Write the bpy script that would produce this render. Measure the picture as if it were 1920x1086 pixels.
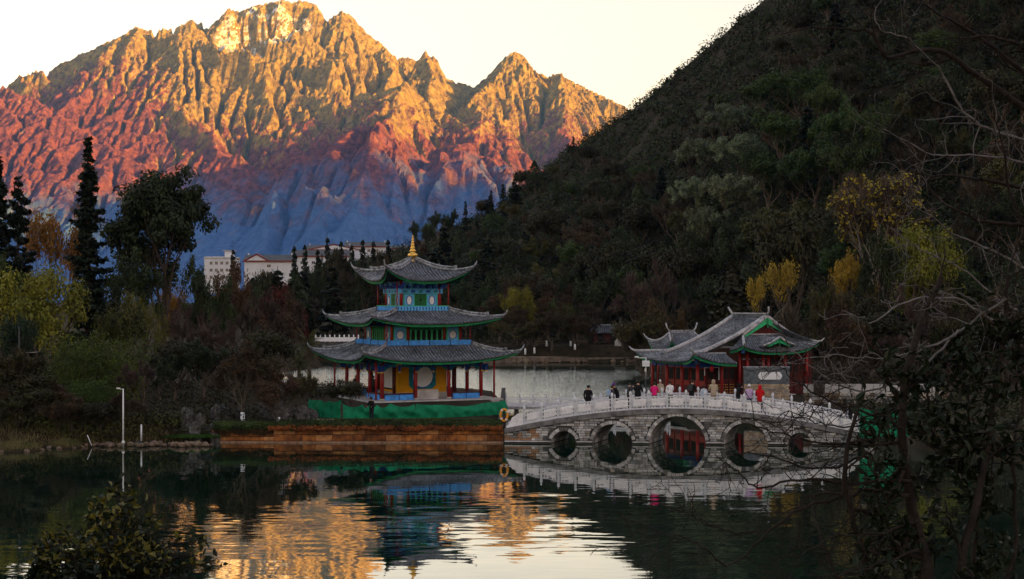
import bpy, bmesh, math, random
import numpy as np
from mathutils import Vector, Matrix

for o in list(bpy.data.objects):
    bpy.data.objects.remove(o, do_unlink=True)
SC = bpy.context.scene
COL = SC.collection
R = math.radians

# ------------------------------------------------------------------ camera
F = 2800.0          # focal length in photo pixels (photo 1920 wide)
HC = 10.1           # eye height above the water
Y0 = 568.0          # horizon row
cam = bpy.data.cameras.new('camera')
cam.sensor_fit = 'HORIZONTAL'; cam.sensor_width = 36.0
cam.lens = 36.0 * F / 1920.0
cam.shift_y = (Y0 - 543.0) / 1920.0
cam.clip_start = 0.1; cam.clip_end = 80000.0
camo = bpy.data.objects.new('camera', cam); COL.objects.link(camo)
camo.location = (0, 0, HC); camo.rotation_euler = (R(90), 0, 0)
SC.camera = camo

# ------------------------------------------------------------------ light
SUN_EL, SUN_AZ = 8.5, 121.0       # azimuth clockwise from the view direction (+Y)
w = bpy.data.worlds.new('World'); SC.world = w; w.use_nodes = True
nt = w.node_tree; nt.nodes.clear()
sky = nt.nodes.new('ShaderNodeTexSky'); sky.sky_type = 'NISHITA'; sky.sun_disc = False
sky.sun_elevation = R(SUN_EL); sky.sun_rotation = R(SUN_AZ)
sky.altitude = 2400; sky.air_density = 1.5; sky.dust_density = 5.0; sky.ozone_density = 0.5
bg = nt.nodes.new('ShaderNodeBackground'); bg.inputs['Strength'].default_value = 0.12
wo = nt.nodes.new('ShaderNodeOutputWorld')
wb = nt.nodes.new('ShaderNodeMix'); wb.data_type = 'RGBA'; wb.blend_type = 'MULTIPLY'; wb.inputs[0].default_value = 1.0   # white balance of the photograph
wb.inputs[7].default_value = (1.21, 0.83, 0.72, 1)
nt.links.new(sky.outputs[0], wb.inputs[6]); nt.links.new(wb.outputs[2], bg.inputs[0]); nt.links.new(bg.outputs[0], wo.inputs[0])

SUND = Vector((math.sin(R(SUN_AZ)) * math.cos(R(SUN_EL)), math.cos(R(SUN_AZ)) * math.cos(R(SUN_EL)), math.sin(R(SUN_EL))))
sl = bpy.data.lights.new('sun', 'SUN'); sl.energy = 5.0; sl.angle = R(0.5); sl.color = (1.0, 0.48, 0.045)
so = bpy.data.objects.new('sun', sl); COL.objects.link(so)
so.rotation_euler = SUND.to_track_quat('Z', 'Y').to_euler(); so.location = (0, 0, 300)

vs = SC.view_settings
vs.view_transform = 'Standard'; vs.look = 'None'; vs.gamma = 1.0; vs.use_curve_mapping = False
vs.exposure = 2.02
SC.render.engine = 'CYCLES'
cy = SC.cycles
cy.use_denoising = True; cy.denoiser = 'OPENIMAGEDENOISE'
cy.max_bounces = 6; cy.diffuse_bounces = 2; cy.glossy_bounces = 3; cy.transmission_bounces = 3
cy.transparent_max_bounces = 8; cy.volume_bounces = 0
cy.caustics_reflective = False; cy.caustics_refractive = False
cy.use_adaptive_sampling = False

# ------------------------------------------------------------------ helpers
def at(px, py, D):
    "point seen at photo pixel (px,py) at distance D"
    return Vector(((px - 960.0) / F * D, D, HC - (py - Y0) / F * D))
def onz(px, py, z):
    "point seen at pixel lying on level z"
    D = (HC - z) * F / (py - Y0)
    return at(px, py, D)
def X(px, D): return (px - 960.0) / F * D

def tag(o, label=None, cat=None, group=None, kind=None):
    if label: o['label'] = label
    if cat: o['category'] = cat
    if group: o['group'] = group
    if kind: o['kind'] = kind
    return o
def empty(name, loc=(0, 0, 0), rz=0.0):
    o = bpy.data.objects.new(name, None); COL.objects.link(o)
    o.location = loc; o.rotation_euler = (0, 0, rz); o.empty_display_size = 0.3
    return o
def link(name, me, mat=None, parent=None, loc=None, rz=0.0, sc=None):
    o = bpy.data.objects.new(name, me); COL.objects.link(o)
    if mat is not None and len(me.materials) == 0:
        for m in (mat if isinstance(mat, (list, tuple)) else [mat]): me.materials.append(m)
    if parent is not None: o.parent = parent
    if loc is not None: o.location = loc
    if rz: o.rotation_euler = (0, 0, rz)
    if sc is not None: o.scale = (sc, sc, sc) if isinstance(sc, (int, float)) else sc
    return o
def copy_tree(o, parent=None):
    c = o.copy(); COL.objects.link(c)
    if parent is not None: c.parent = parent
    for ch in list(o.children): copy_tree(ch, c)
    return c

class MB:
    "collects shapes into one mesh"
    def __init__(s): s.v = []; s.f = []; s.m = []; s.sm = []
    def add(s, vs, fs, mi=0, smooth=False):
        b = len(s.v); s.v.extend([tuple(p) for p in vs])
        for f in fs:
            s.f.append([i + b for i in f]); s.m.append(mi); s.sm.append(smooth)
        return s
    def box(s, c, size, rz=0.0, mi=0, bev=0.0, M=None):
        cx, cy_, cz = c; hx, hy, hz = size[0] / 2, size[1] / 2, size[2] / 2
        if bev > 0:
            b = min(bev, hx * .9, hy * .9, hz * .9); vs = []
            for z, i in ((-hz, b), (-hz + b, 0), (hz - b, 0), (hz, b)):
                xx, yy = hx - i, hy - i
                vs += [(-xx, -yy, z), (xx, -yy, z), (xx, yy, z), (-xx, yy, z)]
            fs = [(3, 2, 1, 0), (12, 13, 14, 15)]
            for l in range(3):
                for k in range(4):
                    a, d = l * 4 + k, l * 4 + (k + 1) % 4
                    fs.append((a, d, d + 4, a + 4))
        else:
            vs = [(x, y, z) for z in (-hz, hz) for x, y in ((-hx, -hy), (hx, -hy), (hx, hy), (-hx, hy))]
            fs = [(3, 2, 1, 0), (4, 5, 6, 7), (0, 1, 5, 4), (1, 2, 6, 5), (2, 3, 7, 6), (3, 0, 4, 7)]
        ca, sa = math.cos(rz), math.sin(rz)
        vs = [(cx + x * ca - y * sa, cy_ + x * sa + y * ca, cz + z) for x, y, z in vs]
        if M is not None: vs = [M @ Vector(p) for p in vs]
        return s.add(vs, fs, mi)
    def tube(s, pts, rad, n=6, mi=0, cap=True, smooth=True):
        pts = [Vector(p) for p in pts]; N = len(pts)
        rs = rad if isinstance(rad, (list, tuple)) else [rad] * N
        vs = []; prev = None
        for i, p in enumerate(pts):
            t = (pts[min(i + 1, N - 1)] - pts[max(i - 1, 0)])
            t = t.normalized() if t.length > 1e-9 else Vector((0, 0, 1))
            if prev is None:
                a = Vector((0, 0, 1)) if abs(t.z) < .9 else Vector((1, 0, 0))
                u = t.cross(a).normalized()
            else:
                u = (prev - t * prev.dot(t))
                u = u.normalized() if u.length > 1e-6 else t.orthogonal().normalized()
            prev = u; v = t.cross(u)
            for k in range(n):
                a = 2 * math.pi * k / n
                vs.append(p + (u * math.cos(a) + v * math.sin(a)) * rs[i])
        fs = []
        for i in range(N - 1):
            for k in range(n):
                a, b = i * n + k, i * n + (k + 1) % n
                fs.append((a, b, b + n, a + n))
        if cap:
            fs.append(tuple(range(n - 1, -1, -1))); fs.append(tuple((N - 1) * n + k for k in range(n)))
        return s.add(vs, fs, mi, smooth)
    def lathe(s, prof, c=(0, 0, 0), n=12, mi=0, sx=1.0, sy=1.0, smooth=True):
        vs = []; fs = []
        for r, z in prof:
            for k in range(n):
                a = 2 * math.pi * k / n
                vs.append((c[0] + r * sx * math.cos(a), c[1] + r * sy * math.sin(a), c[2] + z))
        for i in range(len(prof) - 1):
            for k in range(n):
                a, b = i * n + k, i * n + (k + 1) % n
                fs.append((a, b, b + n, a + n))
        fs.append(tuple(range(n - 1, -1, -1))); fs.append(tuple((len(prof) - 1) * n + k for k in range(n)))
        return s.add(vs, fs, mi, smooth)
    def prism(s, poly, ext, mi=0):
        "poly: list of 3D points, extruded by vector ext"
        n = len(poly); ext = Vector(ext)
        vs = [Vector(p) for p in poly] + [Vector(p) + ext for p in poly]
        fs = [tuple(range(n - 1, -1, -1)), tuple(range(n, 2 * n))]
        for k in range(n): fs.append((k, (k + 1) % n, (k + 1) % n + n, k + n))
        return s.add(vs, fs, mi)
    def mesh(s, name='m'):
        me = bpy.data.meshes.new(name); me.from_pydata(s.v, [], s.f)
        if s.f:
            me.polygons.foreach_set('material_index', s.m)
            me.polygons.foreach_set('use_smooth', s.sm)
        me.update()
        return me
    def build(s, name, mat, parent=None, loc=None, rz=0.0):
        return link(name, s.mesh(name), mat, parent, loc, rz)

def npmesh(name, V, Fq, smooth=False, mi=None):
    me = bpy.data.meshes.new(name)
    V = np.asarray(V, dtype=np.float32); Fq = np.asarray(Fq, dtype=np.int32)
    k = Fq.shape[1]; nf = len(Fq)
    me.vertices.add(len(V)); me.vertices.foreach_set('co', V.ravel())
    me.loops.add(nf * k); me.loops.foreach_set('vertex_index', Fq.ravel())
    me.polygons.add(nf)
    me.polygons.foreach_set('loop_start', np.arange(0, nf * k, k, dtype=np.int32))
    me.polygons.foreach_set('loop_total', np.full(nf, k, dtype=np.int32))
    if mi is not None: me.polygons.foreach_set('material_index', np.asarray(mi, dtype=np.int32))
    me.polygons.foreach_set('use_smooth', np.full(nf, smooth))
    me.update(calc_edges=True); me.validate()
    return me
def gridmesh(name, Xg, Yg, Zg, smooth=True):
    ny, nx = Xg.shape
    V = np.stack([Xg, Yg, Zg], -1).reshape(-1, 3)
    i = np.arange((ny - 1) * (nx - 1)); r = i // (nx - 1); c = i % (nx - 1)
    a = r * nx + c
    return npmesh(name, V, np.stack([a, a + 1, a + nx + 1, a + nx], -1), smooth)

# vectorised noise
def _h(ix, iy, s):
    n = (ix.astype(np.int64) * 374761393 + iy.astype(np.int64) * 668265263 + s * 1442695041) & 0xffffffff
    n = ((n ^ (n >> 13)) * 1274126177) & 0xffffffff
    n = ((n ^ (n >> 16)) * 2246822519) & 0xffffffff
    return (n ^ (n >> 15)) & 0xffffffff
def gnoise(x, y, s=0):
    x = np.asarray(x, float); y = np.asarray(y, float)
    ix = np.floor(x); iy = np.floor(y); fx = x - ix; fy = y - iy
    u = fx ** 3 * (fx * (fx * 6 - 15) + 10); v = fy ** 3 * (fy * (fy * 6 - 15) + 10)
    def g(dx, dy):
        a = _h(ix + dx, iy + dy, s) / 4294967296.0 * 2 * np.pi
        return np.cos(a) * (fx - dx) + np.sin(a) * (fy - dy)
    a = g(0, 0) * (1 - u) + g(1, 0) * u; b = g(0, 1) * (1 - u) + g(1, 1) * u
    return (a * (1 - v) + b * v) * 1.4
def fbm(x, y, o=4, s=0, gain=.5, lac=2.03):
    t = 0; a = 1.0; n = 0
    for k in range(o):
        t = t + a * gnoise(x, y, s + k * 17); n += a; a *= gain; x = x * lac + 3.7; y = y * lac + 1.3
    return t / n
def ridged(x, y, o=5, s=0, gain=.5, lac=2.07):
    t = 0; a = 1.0; n = 0; wgt = 1.0
    for k in range(o):
        r = (1 - np.abs(gnoise(x, y, s + k * 31))) ** 2
        r = r * wgt; wgt = np.clip(r * 1.6, 0, 1)
        t = t + a * r; n += a; a *= gain; x = x * lac + 5.1; y = y * lac + 2.9
    return t / n
def sstep(a, b, x):
    t = np.clip((x - a) / (b - a), 0, 1); return t * t * (3 - 2 * t)

# ------------------------------------------------------------------ materials
MATS = {}
def mat(name, col, rough=.7, var=.25, scale=3.0, bump=0.0, bscale=None, spec=.3, col2=None, metal=0.0, rnd=0.0, trans=0.0, coord='Object', detail=4.0, var2=0.0, scale2=.3):
    if name in MATS: return MATS[name]
    m = bpy.data.materials.new(name); m.use_nodes = True; n = m.node_tree; n.nodes.clear(); L = n.links.new
    out = n.nodes.new('ShaderNodeOutputMaterial'); p = n.nodes.new('ShaderNodeBsdfPrincipled')
    p.inputs['Roughness'].default_value = rough; p.inputs['Metallic'].default_value = metal
    p.inputs['Specular IOR Level'].default_value = spec
    tc = n.nodes.new('ShaderNodeTexCoord')
    nz = n.nodes.new('ShaderNodeTexNoise'); nz.inputs['Scale'].default_value = scale; nz.inputs['Detail'].default_value = detail
    L(tc.outputs[coord], nz.inputs['Vector'])
    cr = n.nodes.new('ShaderNodeValToRGB'); cr.color_ramp.elements[0].position = .3; cr.color_ramp.elements[1].position = .7
    c2 = col2 if col2 is not None else tuple(c * (1 - var) for c in col)
    c1 = col if col2 is not None else tuple(min(1, c * (1 + var)) for c in col)
    cr.color_ramp.elements[0].color = (*c2, 1); cr.color_ramp.elements[1].color = (*c1, 1)
    L(nz.outputs['Fac'], cr.inputs['Fac']); last = cr.outputs['Color']
    if var2 > 0:
        nz2 = n.nodes.new('ShaderNodeTexNoise'); nz2.inputs['Scale'].default_value = scale2; nz2.inputs['Detail'].default_value = 3
        L(tc.outputs[coord], nz2.inputs['Vector'])
        mr = n.nodes.new('ShaderNodeMapRange'); mr.inputs[1].default_value = .3; mr.inputs[2].default_value = .7
        mr.inputs[3].default_value = 1 - var2; mr.inputs[4].default_value = 1 + var2
        L(nz2.outputs['Fac'], mr.inputs[0])
        hs = n.nodes.new('ShaderNodeHueSaturation'); L(mr.outputs[0], hs.inputs['Value']); L(last, hs.inputs['Color']); last = hs.outputs[0]
    if rnd > 0:
        oi = n.nodes.new('ShaderNodeObjectInfo')
        mr = n.nodes.new('ShaderNodeMapRange'); mr.inputs[3].default_value = 1 - rnd; mr.inputs[4].default_value = 1 + rnd
        L(oi.outputs['Random'], mr.inputs[0])
        hs = n.nodes.new('ShaderNodeHueSaturation'); L(mr.outputs[0], hs.inputs['Value']); L(last, hs.inputs['Color'])
        mr2 = n.nodes.new('ShaderNodeMapRange'); mr2.inputs[3].default_value = .5 - rnd * .06; mr2.inputs[4].default_value = .5 + rnd * .06
        ml = n.nodes.new('ShaderNodeMath'); ml.operation = 'FRACT'; m10 = n.nodes.new('ShaderNodeMath'); m10.operation = 'MULTIPLY'; m10.inputs[1].default_value = 7.31
        L(oi.outputs['Random'], m10.inputs[0]); L(m10.outputs[0], ml.inputs[0]); L(ml.outputs[0], mr2.inputs[0]); L(mr2.outputs[0], hs.inputs['Hue'])
        last = hs.outputs[0]
    L(last, p.inputs['Base Color'])
    if bump > 0:
        bz = n.nodes.new('ShaderNodeTexNoise'); bz.inputs['Scale'].default_value = bscale or scale * 3; bz.inputs['Detail'].default_value = 5
        L(tc.outputs[coord], bz.inputs['Vector'])
        bp = n.nodes.new('ShaderNodeBump'); bp.inputs['Strength'].default_value = min(1, bump); bp.inputs['Distance'].default_value = .05 * bump
        L(bz.outputs['Fac'], bp.inputs['Height']); L(bp.outputs[0], p.inputs['Normal'])
    sh = p.outputs[0]
    if trans > 0:
        tr = n.nodes.new('ShaderNodeBsdfTranslucent'); L(last, tr.inputs[0])
        mx = n.nodes.new('ShaderNodeMixShader'); mx.inputs[0].default_value = trans
        L(sh, mx.inputs[1]); L(tr.outputs[0], mx.inputs[2]); sh = mx.outputs[0]
    L(sh, out.inputs[0])
    MATS[name] = m
    return m
# ================================================================== mountain
def polyx(poly, Yd):
    p = np.array(poly, float)
    return (p[:, 0] - 960) / F * Yd, HC + (Y0 - p[:, 1]) / F * Yd

SKY_L = [(-420, 300), (-300, 262), (-200, 232), (-100, 200), (0, 168), (40, 160), (75, 148), (110, 122), (160, 98), (200, 80), (240, 63), (252, 50), (275, 59), (292, 68),
         (312, 58), (340, 48), (360, 37), (374, 52), (390, 54), (410, 36), (430, 17), (450, 23), (470, 14), (492, 8), (515, 5), (532, -1), (548, 5),
         (562, 1), (588, 8), (602, 24), (611, 40), (625, 31), (640, 21), (660, 31), (688, 62), (716, 84), (730, 103), (738, 104), (748, 112), (758, 107),
         (772, 109), (783, 114), (797, 96), (814, 115), (835, 146), (852, 154), (875, 159), (888, 166), (920, 139), (945, 110), (967, 97), (985, 108),
         (1002, 141), (1016, 140), (1026, 149), (1046, 139), (1075, 155), (1100, 167), (1130, 182), (1162, 199), (1220, 224), (1320, 262), (1500, 330), (1700, 380)]
YC = 12500.0
FRONT = [(560, 330), (620, 215), (690, 186), (722, 168), (760, 154), (790, 178), (832, 222), (868, 213), (905, 207), (945, 214), (985, 234), (1030, 262), (1075, 296), (1120, 330), (1200, 370), (1320, 410)]
YF = 11200.0
SPURS = [([(252, 56), (224, 105), (192, 158), (135, 188), (95, 214), (60, 250)], .95),
         ([(374, 60), (392, 118), (440, 150), (520, 168), (600, 212), (665, 245), (745, 300)], .8),
         ([(360, 45), (335, 85), (352, 122), (330, 165), (290, 215), (330, 260)], .95),
         ([(530, 6), (522, 60), (548, 120), (565, 160)], 1.15), ([(590, 14), (575, 70), (590, 130)], 1.25),
         ([(640, 28), (618, 85), (640, 140), (620, 180)], 1.15), ([(716, 90), (735, 140), (722, 168)], 1.2),
         ([(797, 104), (812, 150), (800, 175)], 1.3), ([(967, 104), (940, 150), (898, 176), (895, 212)], 1.0),
         ([(1046, 146), (1052, 195), (1062, 250), (1080, 290)], 1.0), ([(430, 22), (425, 62), (450, 110), (470, 140)], 1.2),
         ([(290, 215), (350, 245), (420, 292), (470, 345)], .7), ([(600, 212), (560, 262), (600, 310), (590, 350)], .75),
         ([(-420, 40), (-200, 108), (0, 172), (62, 196), (122, 232), (182, 268), (250, 306)], .62),
         ([(760, 160), (740, 215), (775, 260), (770, 310)], .8), ([(905, 212), (890, 260), (920, 300)], .8)]
def mountain():
    xs = np.arange(-6600, 2300, 11.0); ys = np.concatenate([np.arange(6200, 9000, 26.0), np.arange(9000, 12800, 14.0), np.arange(12800, 14600, 90.0)])
    Xg, Yg = np.meshgrid(xs, ys)
    # one flank direction: perspective position of the crest is kept by the crest distance
    sx, sz = polyx(SKY_L, YC)
    wx = fbm(Xg / 1500, Yg / 1500, 3, 5) * 260; wy = fbm(Xg / 1500 + 9, Yg / 1500, 3, 8) * 260
    front = np.clip(YC - Yg, 0, None)
    bend = np.clip(front / 1200, 0, 1)
    xq = Xg - front * 0.22 * bend + wx * bend                       # spurs lean to the right as they fall
    Hc = np.interp(xq, sx, sz)
    soft = np.interp(xq, sx, np.convolve(np.pad(sz, 4, mode='edge'), np.ones(9) / 9, 'valid'))
    k = np.clip(front / 1500, 0, 1)
    Hc = Hc * (1 - k) + soft * k
    g = 0.60 * np.exp(-front / 1500.0) + 0.40 * np.exp(-(front / 3300.0) ** 1.9)
    Z = Hc * g
    # behind the crest
    back = np.clip(Yg - YC, 0, None); Z = Z - back * 0.75
    # big spurs and gullies
    A = R(24); u = (Xg + wx) * math.cos(A) - (Yg + wy) * math.sin(A) * 0.0 + (YC - Yg) * -0.42
    spur = ridged(u / 1150, (Yg + wy) / 2300, 4, 3) - .45
    spur2 = ridged((u + wy * 1.2) / 420, (Yg + wx * 1.2) / 640, 5, 41) - .45
    fine = ridged((Xg + wx * .6) / 130, (Yg + wy * .6) / 150, 5, 77) - .45
    low = sstep(6300, 8200, Yg)
    mid = np.clip(front / 500, 0, 1)
    Z = Z + low * (spur * 640 * mid * np.clip(Z / 1100, .12, 1) + spur2 * 180 * np.clip(front / 160, 0.0, 1) * np.clip(Z / 1300, .08, 1.0) + fine * 34 * np.clip(front / 60, .0, 1) * np.clip(Z / 1200, .10, 1.2))
    # a nearer ridge in front of the right-hand peaks
    fx_, fz_ = polyx(FRONT, YF)
    yl = YF + fbm(Xg / 700, Xg * 0, 3, 12) * 220
    d = Yg - yl
    fr = np.interp(Xg, fx_, fz_, left=-500, right=-500)
    fr = fr + (ridged(Xg / 260, Yg / 500, 4, 90) - .5) * 120 * np.clip(np.abs(d) / 120, 0, 1) - np.where(d > 0, d * 0.95, -d * 0.34)
    kk = 22.0
    Z = np.where(Xg > -1900, kk * np.logaddexp(Z / kk, fr / kk), Z)
    # main spurs falling from the summits
    def depth(py): return float(np.interp(py, [0, 60, 141, 200, 253, 300, 340, 400], [12480, 12150, 11560, 11050, 10560, 10050, 9600, 8900]))
    for pl, slope in SPURS:
        pts = []
        for i in range(len(pl) - 1):
            for t in np.linspace(0, 1, 7, endpoint=False):
                pts.append((pl[i][0] + (pl[i + 1][0] - pl[i][0]) * t, pl[i][1] + (pl[i + 1][1] - pl[i][1]) * t))
        best = np.full(Z.shape, -9e3)
        for (px, py) in pts:
            Dp = depth(py); P = at(px, py, Dp)
            dx = Xg + wx * .25 - P.x; dy = (Yg + wy * .25 - P.y)
            best = np.maximum(best, P.z + 30 - np.hypot(dx, dy * .8) * slope)
        best = best + (ridged(Xg / 190, Yg / 250, 4, 61) - .5) * 55
        Z = 14 * np.logaddexp(Z / 14, best / 14)
    # cirque under the summit
    cx, cz_ = at(497, 85, 12000).x, 0
    e = ((Xg - cx) / 330) ** 2 + ((Yg - 12120) / 190) ** 2
    Z = Z - 190 * np.exp(-e)
    # low foothills in the shade
    hills = 330 * np.exp(-((Yg - 8600 - fbm(Xg / 900, Xg * 0 + 3, 2, 4) * 300) / 700) ** 2) * (0.55 + 0.6 * fbm(Xg / 1400, Yg / 1400, 3, 6)) * sstep(-2600, -900, Xg)
    Z = Z + np.clip(hills, 0, None)
    # water-cut gullies: many drops run downhill at once
    rng = np.random.default_rng(4)
    ny, nx = Z.shape
    for it in range(6):
        n = 40000
        r = rng.uniform(3, ny - 12, n); c = rng.uniform(3, nx - 4, n)
        Zs = (Z + np.roll(Z, 1, 0) + np.roll(Z, -1, 0) + np.roll(Z, 1, 1) + np.roll(Z, -1, 1)) / 5
        gy, gx = np.gradient(Zs)
        acc = np.zeros_like(Z); vr = np.zeros(n); vc = np.zeros(n)
        for st in range(60):
            ir = np.clip(r.astype(int), 1, ny - 2); ic = np.clip(c.astype(int), 1, nx - 2)
            dr, dc = -gy[ir, ic], -gx[ir, ic]
            l = np.hypot(dr, dc) + 1e-6
            vr = vr * .45 + dr / l * .55; vc = vc * .45 + dc / l * .55
            l2 = np.hypot(vr, vc) + 1e-6
            np.add.at(acc, (ir, ic), np.minimum(l, 12) / 12)
            r = np.clip(r + vr / l2, 1, ny - 2); c = np.clip(c + vc / l2, 1, nx - 2)
        acc = np.minimum(acc, 40)
        a2 = (acc * 2 + np.roll(acc, 1, 0) + np.roll(acc, -1, 0) + np.roll(acc, 1, 1) + np.roll(acc, -1, 1)) / 6
        Z = Z - np.sqrt(a2) * 5.0 * np.clip(front / 300, 0.05, 1) * np.clip(Z / 1000, .1, 1) * low
    # keep the crest where it was measured
    for it in range(2):
        el = np.where(Yg > 11700, (Z - HC) / Yg, -1)
        top = el.max(0); col = el.argmax(0)
        ysel = ys[col]
        tx = np.interp(xs * YC / ysel, sx, sz)      # compare along the same line of sight as the crest
        tgt = (tx - HC) / YC
        corr = (tgt - top) * ysel
        corr = np.clip(corr, -260, 260)
        wgt = np.exp(-np.clip(YC - Yg, 0, None) / 420)
        Z = Z + corr[None, :] * wgt
    crag = (ridged(Xg / 45, Yg / 60, 3, 55) - .5) * 30 * np.clip((Z - 900) / 800, 0, 1)
    Z = Z + crag
    Z = np.where(Yg < 6600, Z * sstep(6200, 6600, Yg) - 20 * (1 - sstep(6200, 6600, Yg)), Z)
    return Xg, Yg, Z
Xm, Ym, Zm = mountain()
mme = gridmesh('mountain', Xm, Ym, Zm, False)

def mountain_mat():
    m = bpy.data.materials.new('mountain_rock'); m.use_nodes = True; n = m.node_tree; n.nodes.clear(); L = n.links.new
    out = n.nodes.new('ShaderNodeOutputMaterial'); p = n.nodes.new('ShaderNodeBsdfPrincipled'); p.inputs['Roughness'].default_value = .95; p.inputs['Specular IOR Level'].default_value = .05
    ge = n.nodes.new('ShaderNodeNewGeometry'); sp = n.nodes.new('ShaderNodeSeparateXYZ'); L(ge.outputs['Position'], sp.inputs[0])
    def noise(sc, det=6, rough=.6):
        z = n.nodes.new('ShaderNodeTexNoise'); z.inputs['Scale'].default_value = sc; z.inputs['Detail'].default_value = det; z.inputs['Roughness'].default_value = rough
        L(ge.outputs['Position'], z.inputs['Vector']); return z.outputs['Fac']
    def math_(op, a, b):
        q = n.nodes.new('ShaderNodeMath'); q.operation = op
        for i, v in enumerate((a, b)):
            if isinstance(v, (int, float)): q.inputs[i].default_value = v
            else: L(v, q.inputs[i])
        return q.outputs[0]
    def mix(f, a, b):
        q = n.nodes.new('ShaderNodeMix'); q.data_type = 'RGBA'
        if isinstance(f, (int, float)): q.inputs[0].default_value = f
        else: L(f, q.inputs[0])
        for i, v in ((6, a), (7, b)):
            if isinstance(v, tuple): q.inputs[i].default_value = (*v, 1)
            else: L(v, q.inputs[i])
        return q.outputs[2]
    def ramp(x, a, b):
        q = n.nodes.new('ShaderNodeMapRange'); q.interpolation_type = 'SMOOTHSTEP'; q.inputs[1].default_value = a; q.inputs[2].default_value = b
        L(x, q.inputs[0]); return q.outputs[0]
    n1 = noise(.0016); n2 = noise(.006, 8, .7); n3 = noise(.02, 6, .7)
    zz = math_('ADD', sp.outputs['Z'], math_('MULTIPLY', math_('SUBTRACT', n2, .5), 1100.0))
    zz = math_('ADD', zz, math_('MULTIPLY', math_('SUBTRACT', n1, .5), 500.0))
    west = ramp(sp.outputs['X'], X(430, 12300), X(300, 12300))       # the western summits are of darker, redder rock
    zr = math_('SUBTRACT', zz, math_('MULTIPLY', west, 620.0))
    sn = n.nodes.new('ShaderNodeSeparateXYZ'); L(ge.outputs['Normal'], sn.inputs[0])
    rock = mix(ramp(n3, .35, .65), (.17, .112, .042), (.44, .325, .088))
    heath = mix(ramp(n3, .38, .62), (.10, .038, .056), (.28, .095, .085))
    forest = mix(ramp(n3, .4, .6), (.075, .165, .40), (.10, .205, .47))  # conifer slopes with the blue of distant haze painted into their colour
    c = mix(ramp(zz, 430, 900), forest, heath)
    c = mix(ramp(math_('ADD', zr, math_('MULTIPLY', math_('SUBTRACT', .66, sn.outputs['Z']), 1100.0)), 1200, 1550), c, rock)
    # scree and bare rock on open ground
    scree = math_('MULTIPLY', ramp(n2, .60, .70), ramp(zz, 350, 800))
    c = mix(math_('MULTIPLY', scree, .75), c, (.40, .24, .17))
    # snow bowl under the summit and thin snow on ledges
    sx0 = at(492, 80, 12100).x
    ex = math_('DIVIDE', math_('SUBTRACT', sp.outputs['X'], sx0), 400.0); ey = math_('DIVIDE', math_('SUBTRACT', sp.outputs['Y'], 12140.0), 300.0)
    e = math_('ADD', math_('POWER', ex, 2.0), math_('POWER', ey, 2.0))
    e = math_('ADD', e, math_('MULTIPLY', math_('SUBTRACT', n2, .5), 1.6))
    snow = math_('MULTIPLY', ramp(math_('SUBTRACT', 1.0, e), 0.0, .25), ramp(sn.outputs['Z'], .40, .54))
    ledge = math_('MULTIPLY', math_('MULTIPLY', ramp(sn.outputs['Z'], .74, .82), ramp(zz, 2050, 2300)), ramp(n3, .52, .6))
    c = mix(math_('MAXIMUM', snow, ledge), c, (.86, .86, .88))
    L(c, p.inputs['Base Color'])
    bp = n.nodes.new('ShaderNodeBump'); bp.inputs['Strength'].default_value = 1.0; bp.inputs['Distance'].default_value = 34.0
    hh = math_('ADD', n3, math_('MULTIPLY', noise(.06, 5, .7), .45)); L(hh, bp.inputs['Height'])
    L(bp.outputs[0], p.inputs['Normal']); L(p.outputs[0], out.inputs[0])
    return m
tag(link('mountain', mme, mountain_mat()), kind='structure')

# ================================================================== the plain and the eastern range that keeps the valley in shade
M_plain = mat('valley_floor', (.06, .065, .04), .95, .4, .01, var2=.3, scale2=.002)
def plain():
    xs = np.concatenate([np.linspace(-8900, -1500, 20), np.linspace(-1400, 1400, 30), np.linspace(1500, 9000, 20)])
    ys = np.concatenate([np.linspace(-2200, -600, 8), np.linspace(-500, 2500, 40), np.linspace(2700, 15000, 40)])
    Xg, Yg = np.meshgrid(xs, ys)
    Z = -3.2 + fbm(Xg / 900, Yg / 900, 3, 2) * 10 * sstep(900, 2600, np.hypot(Xg, Yg))
    return gridmesh('plain', Xg, Yg, Z)
tag(link('plain', plain(), M_plain), kind='structure')

def east_range():
    "a long range to the east and south-east, out of the picture, standing between the low sun and the valley"
    uh = Vector((SUND.x, SUND.y)).normalized(); vh = Vector((-uh.y, uh.x))      # towards the sun, along the range
    a = np.linspace(-6000, 15000, 200); b = np.linspace(-2600, 2600, 60)
    Ag, Bg = np.meshgrid(a, b)
    top = RANGE_TOP(Ag) + fbm(Ag / 1800, Ag * 0, 4, 21) * 50
    wob = 0
    Z = top * np.exp(-np.abs((Bg + wob) / 1500) ** 1.5) + (ridged(Ag / 900, Bg / 900, 4, 33) - .5) * 200 * np.clip(np.abs(Bg) / 800, 0, 1)
    Z = np.where(np.abs(Bg) > 2400, -30, Z)
    Xg = uh.x * (RANGE_D + Bg) + vh.x * Ag; Yg = uh.y * (RANGE_D + Bg) + vh.y * Ag
    return gridmesh('hills', Xg, Yg, Z)
RANGE_D = 9000.0
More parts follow.
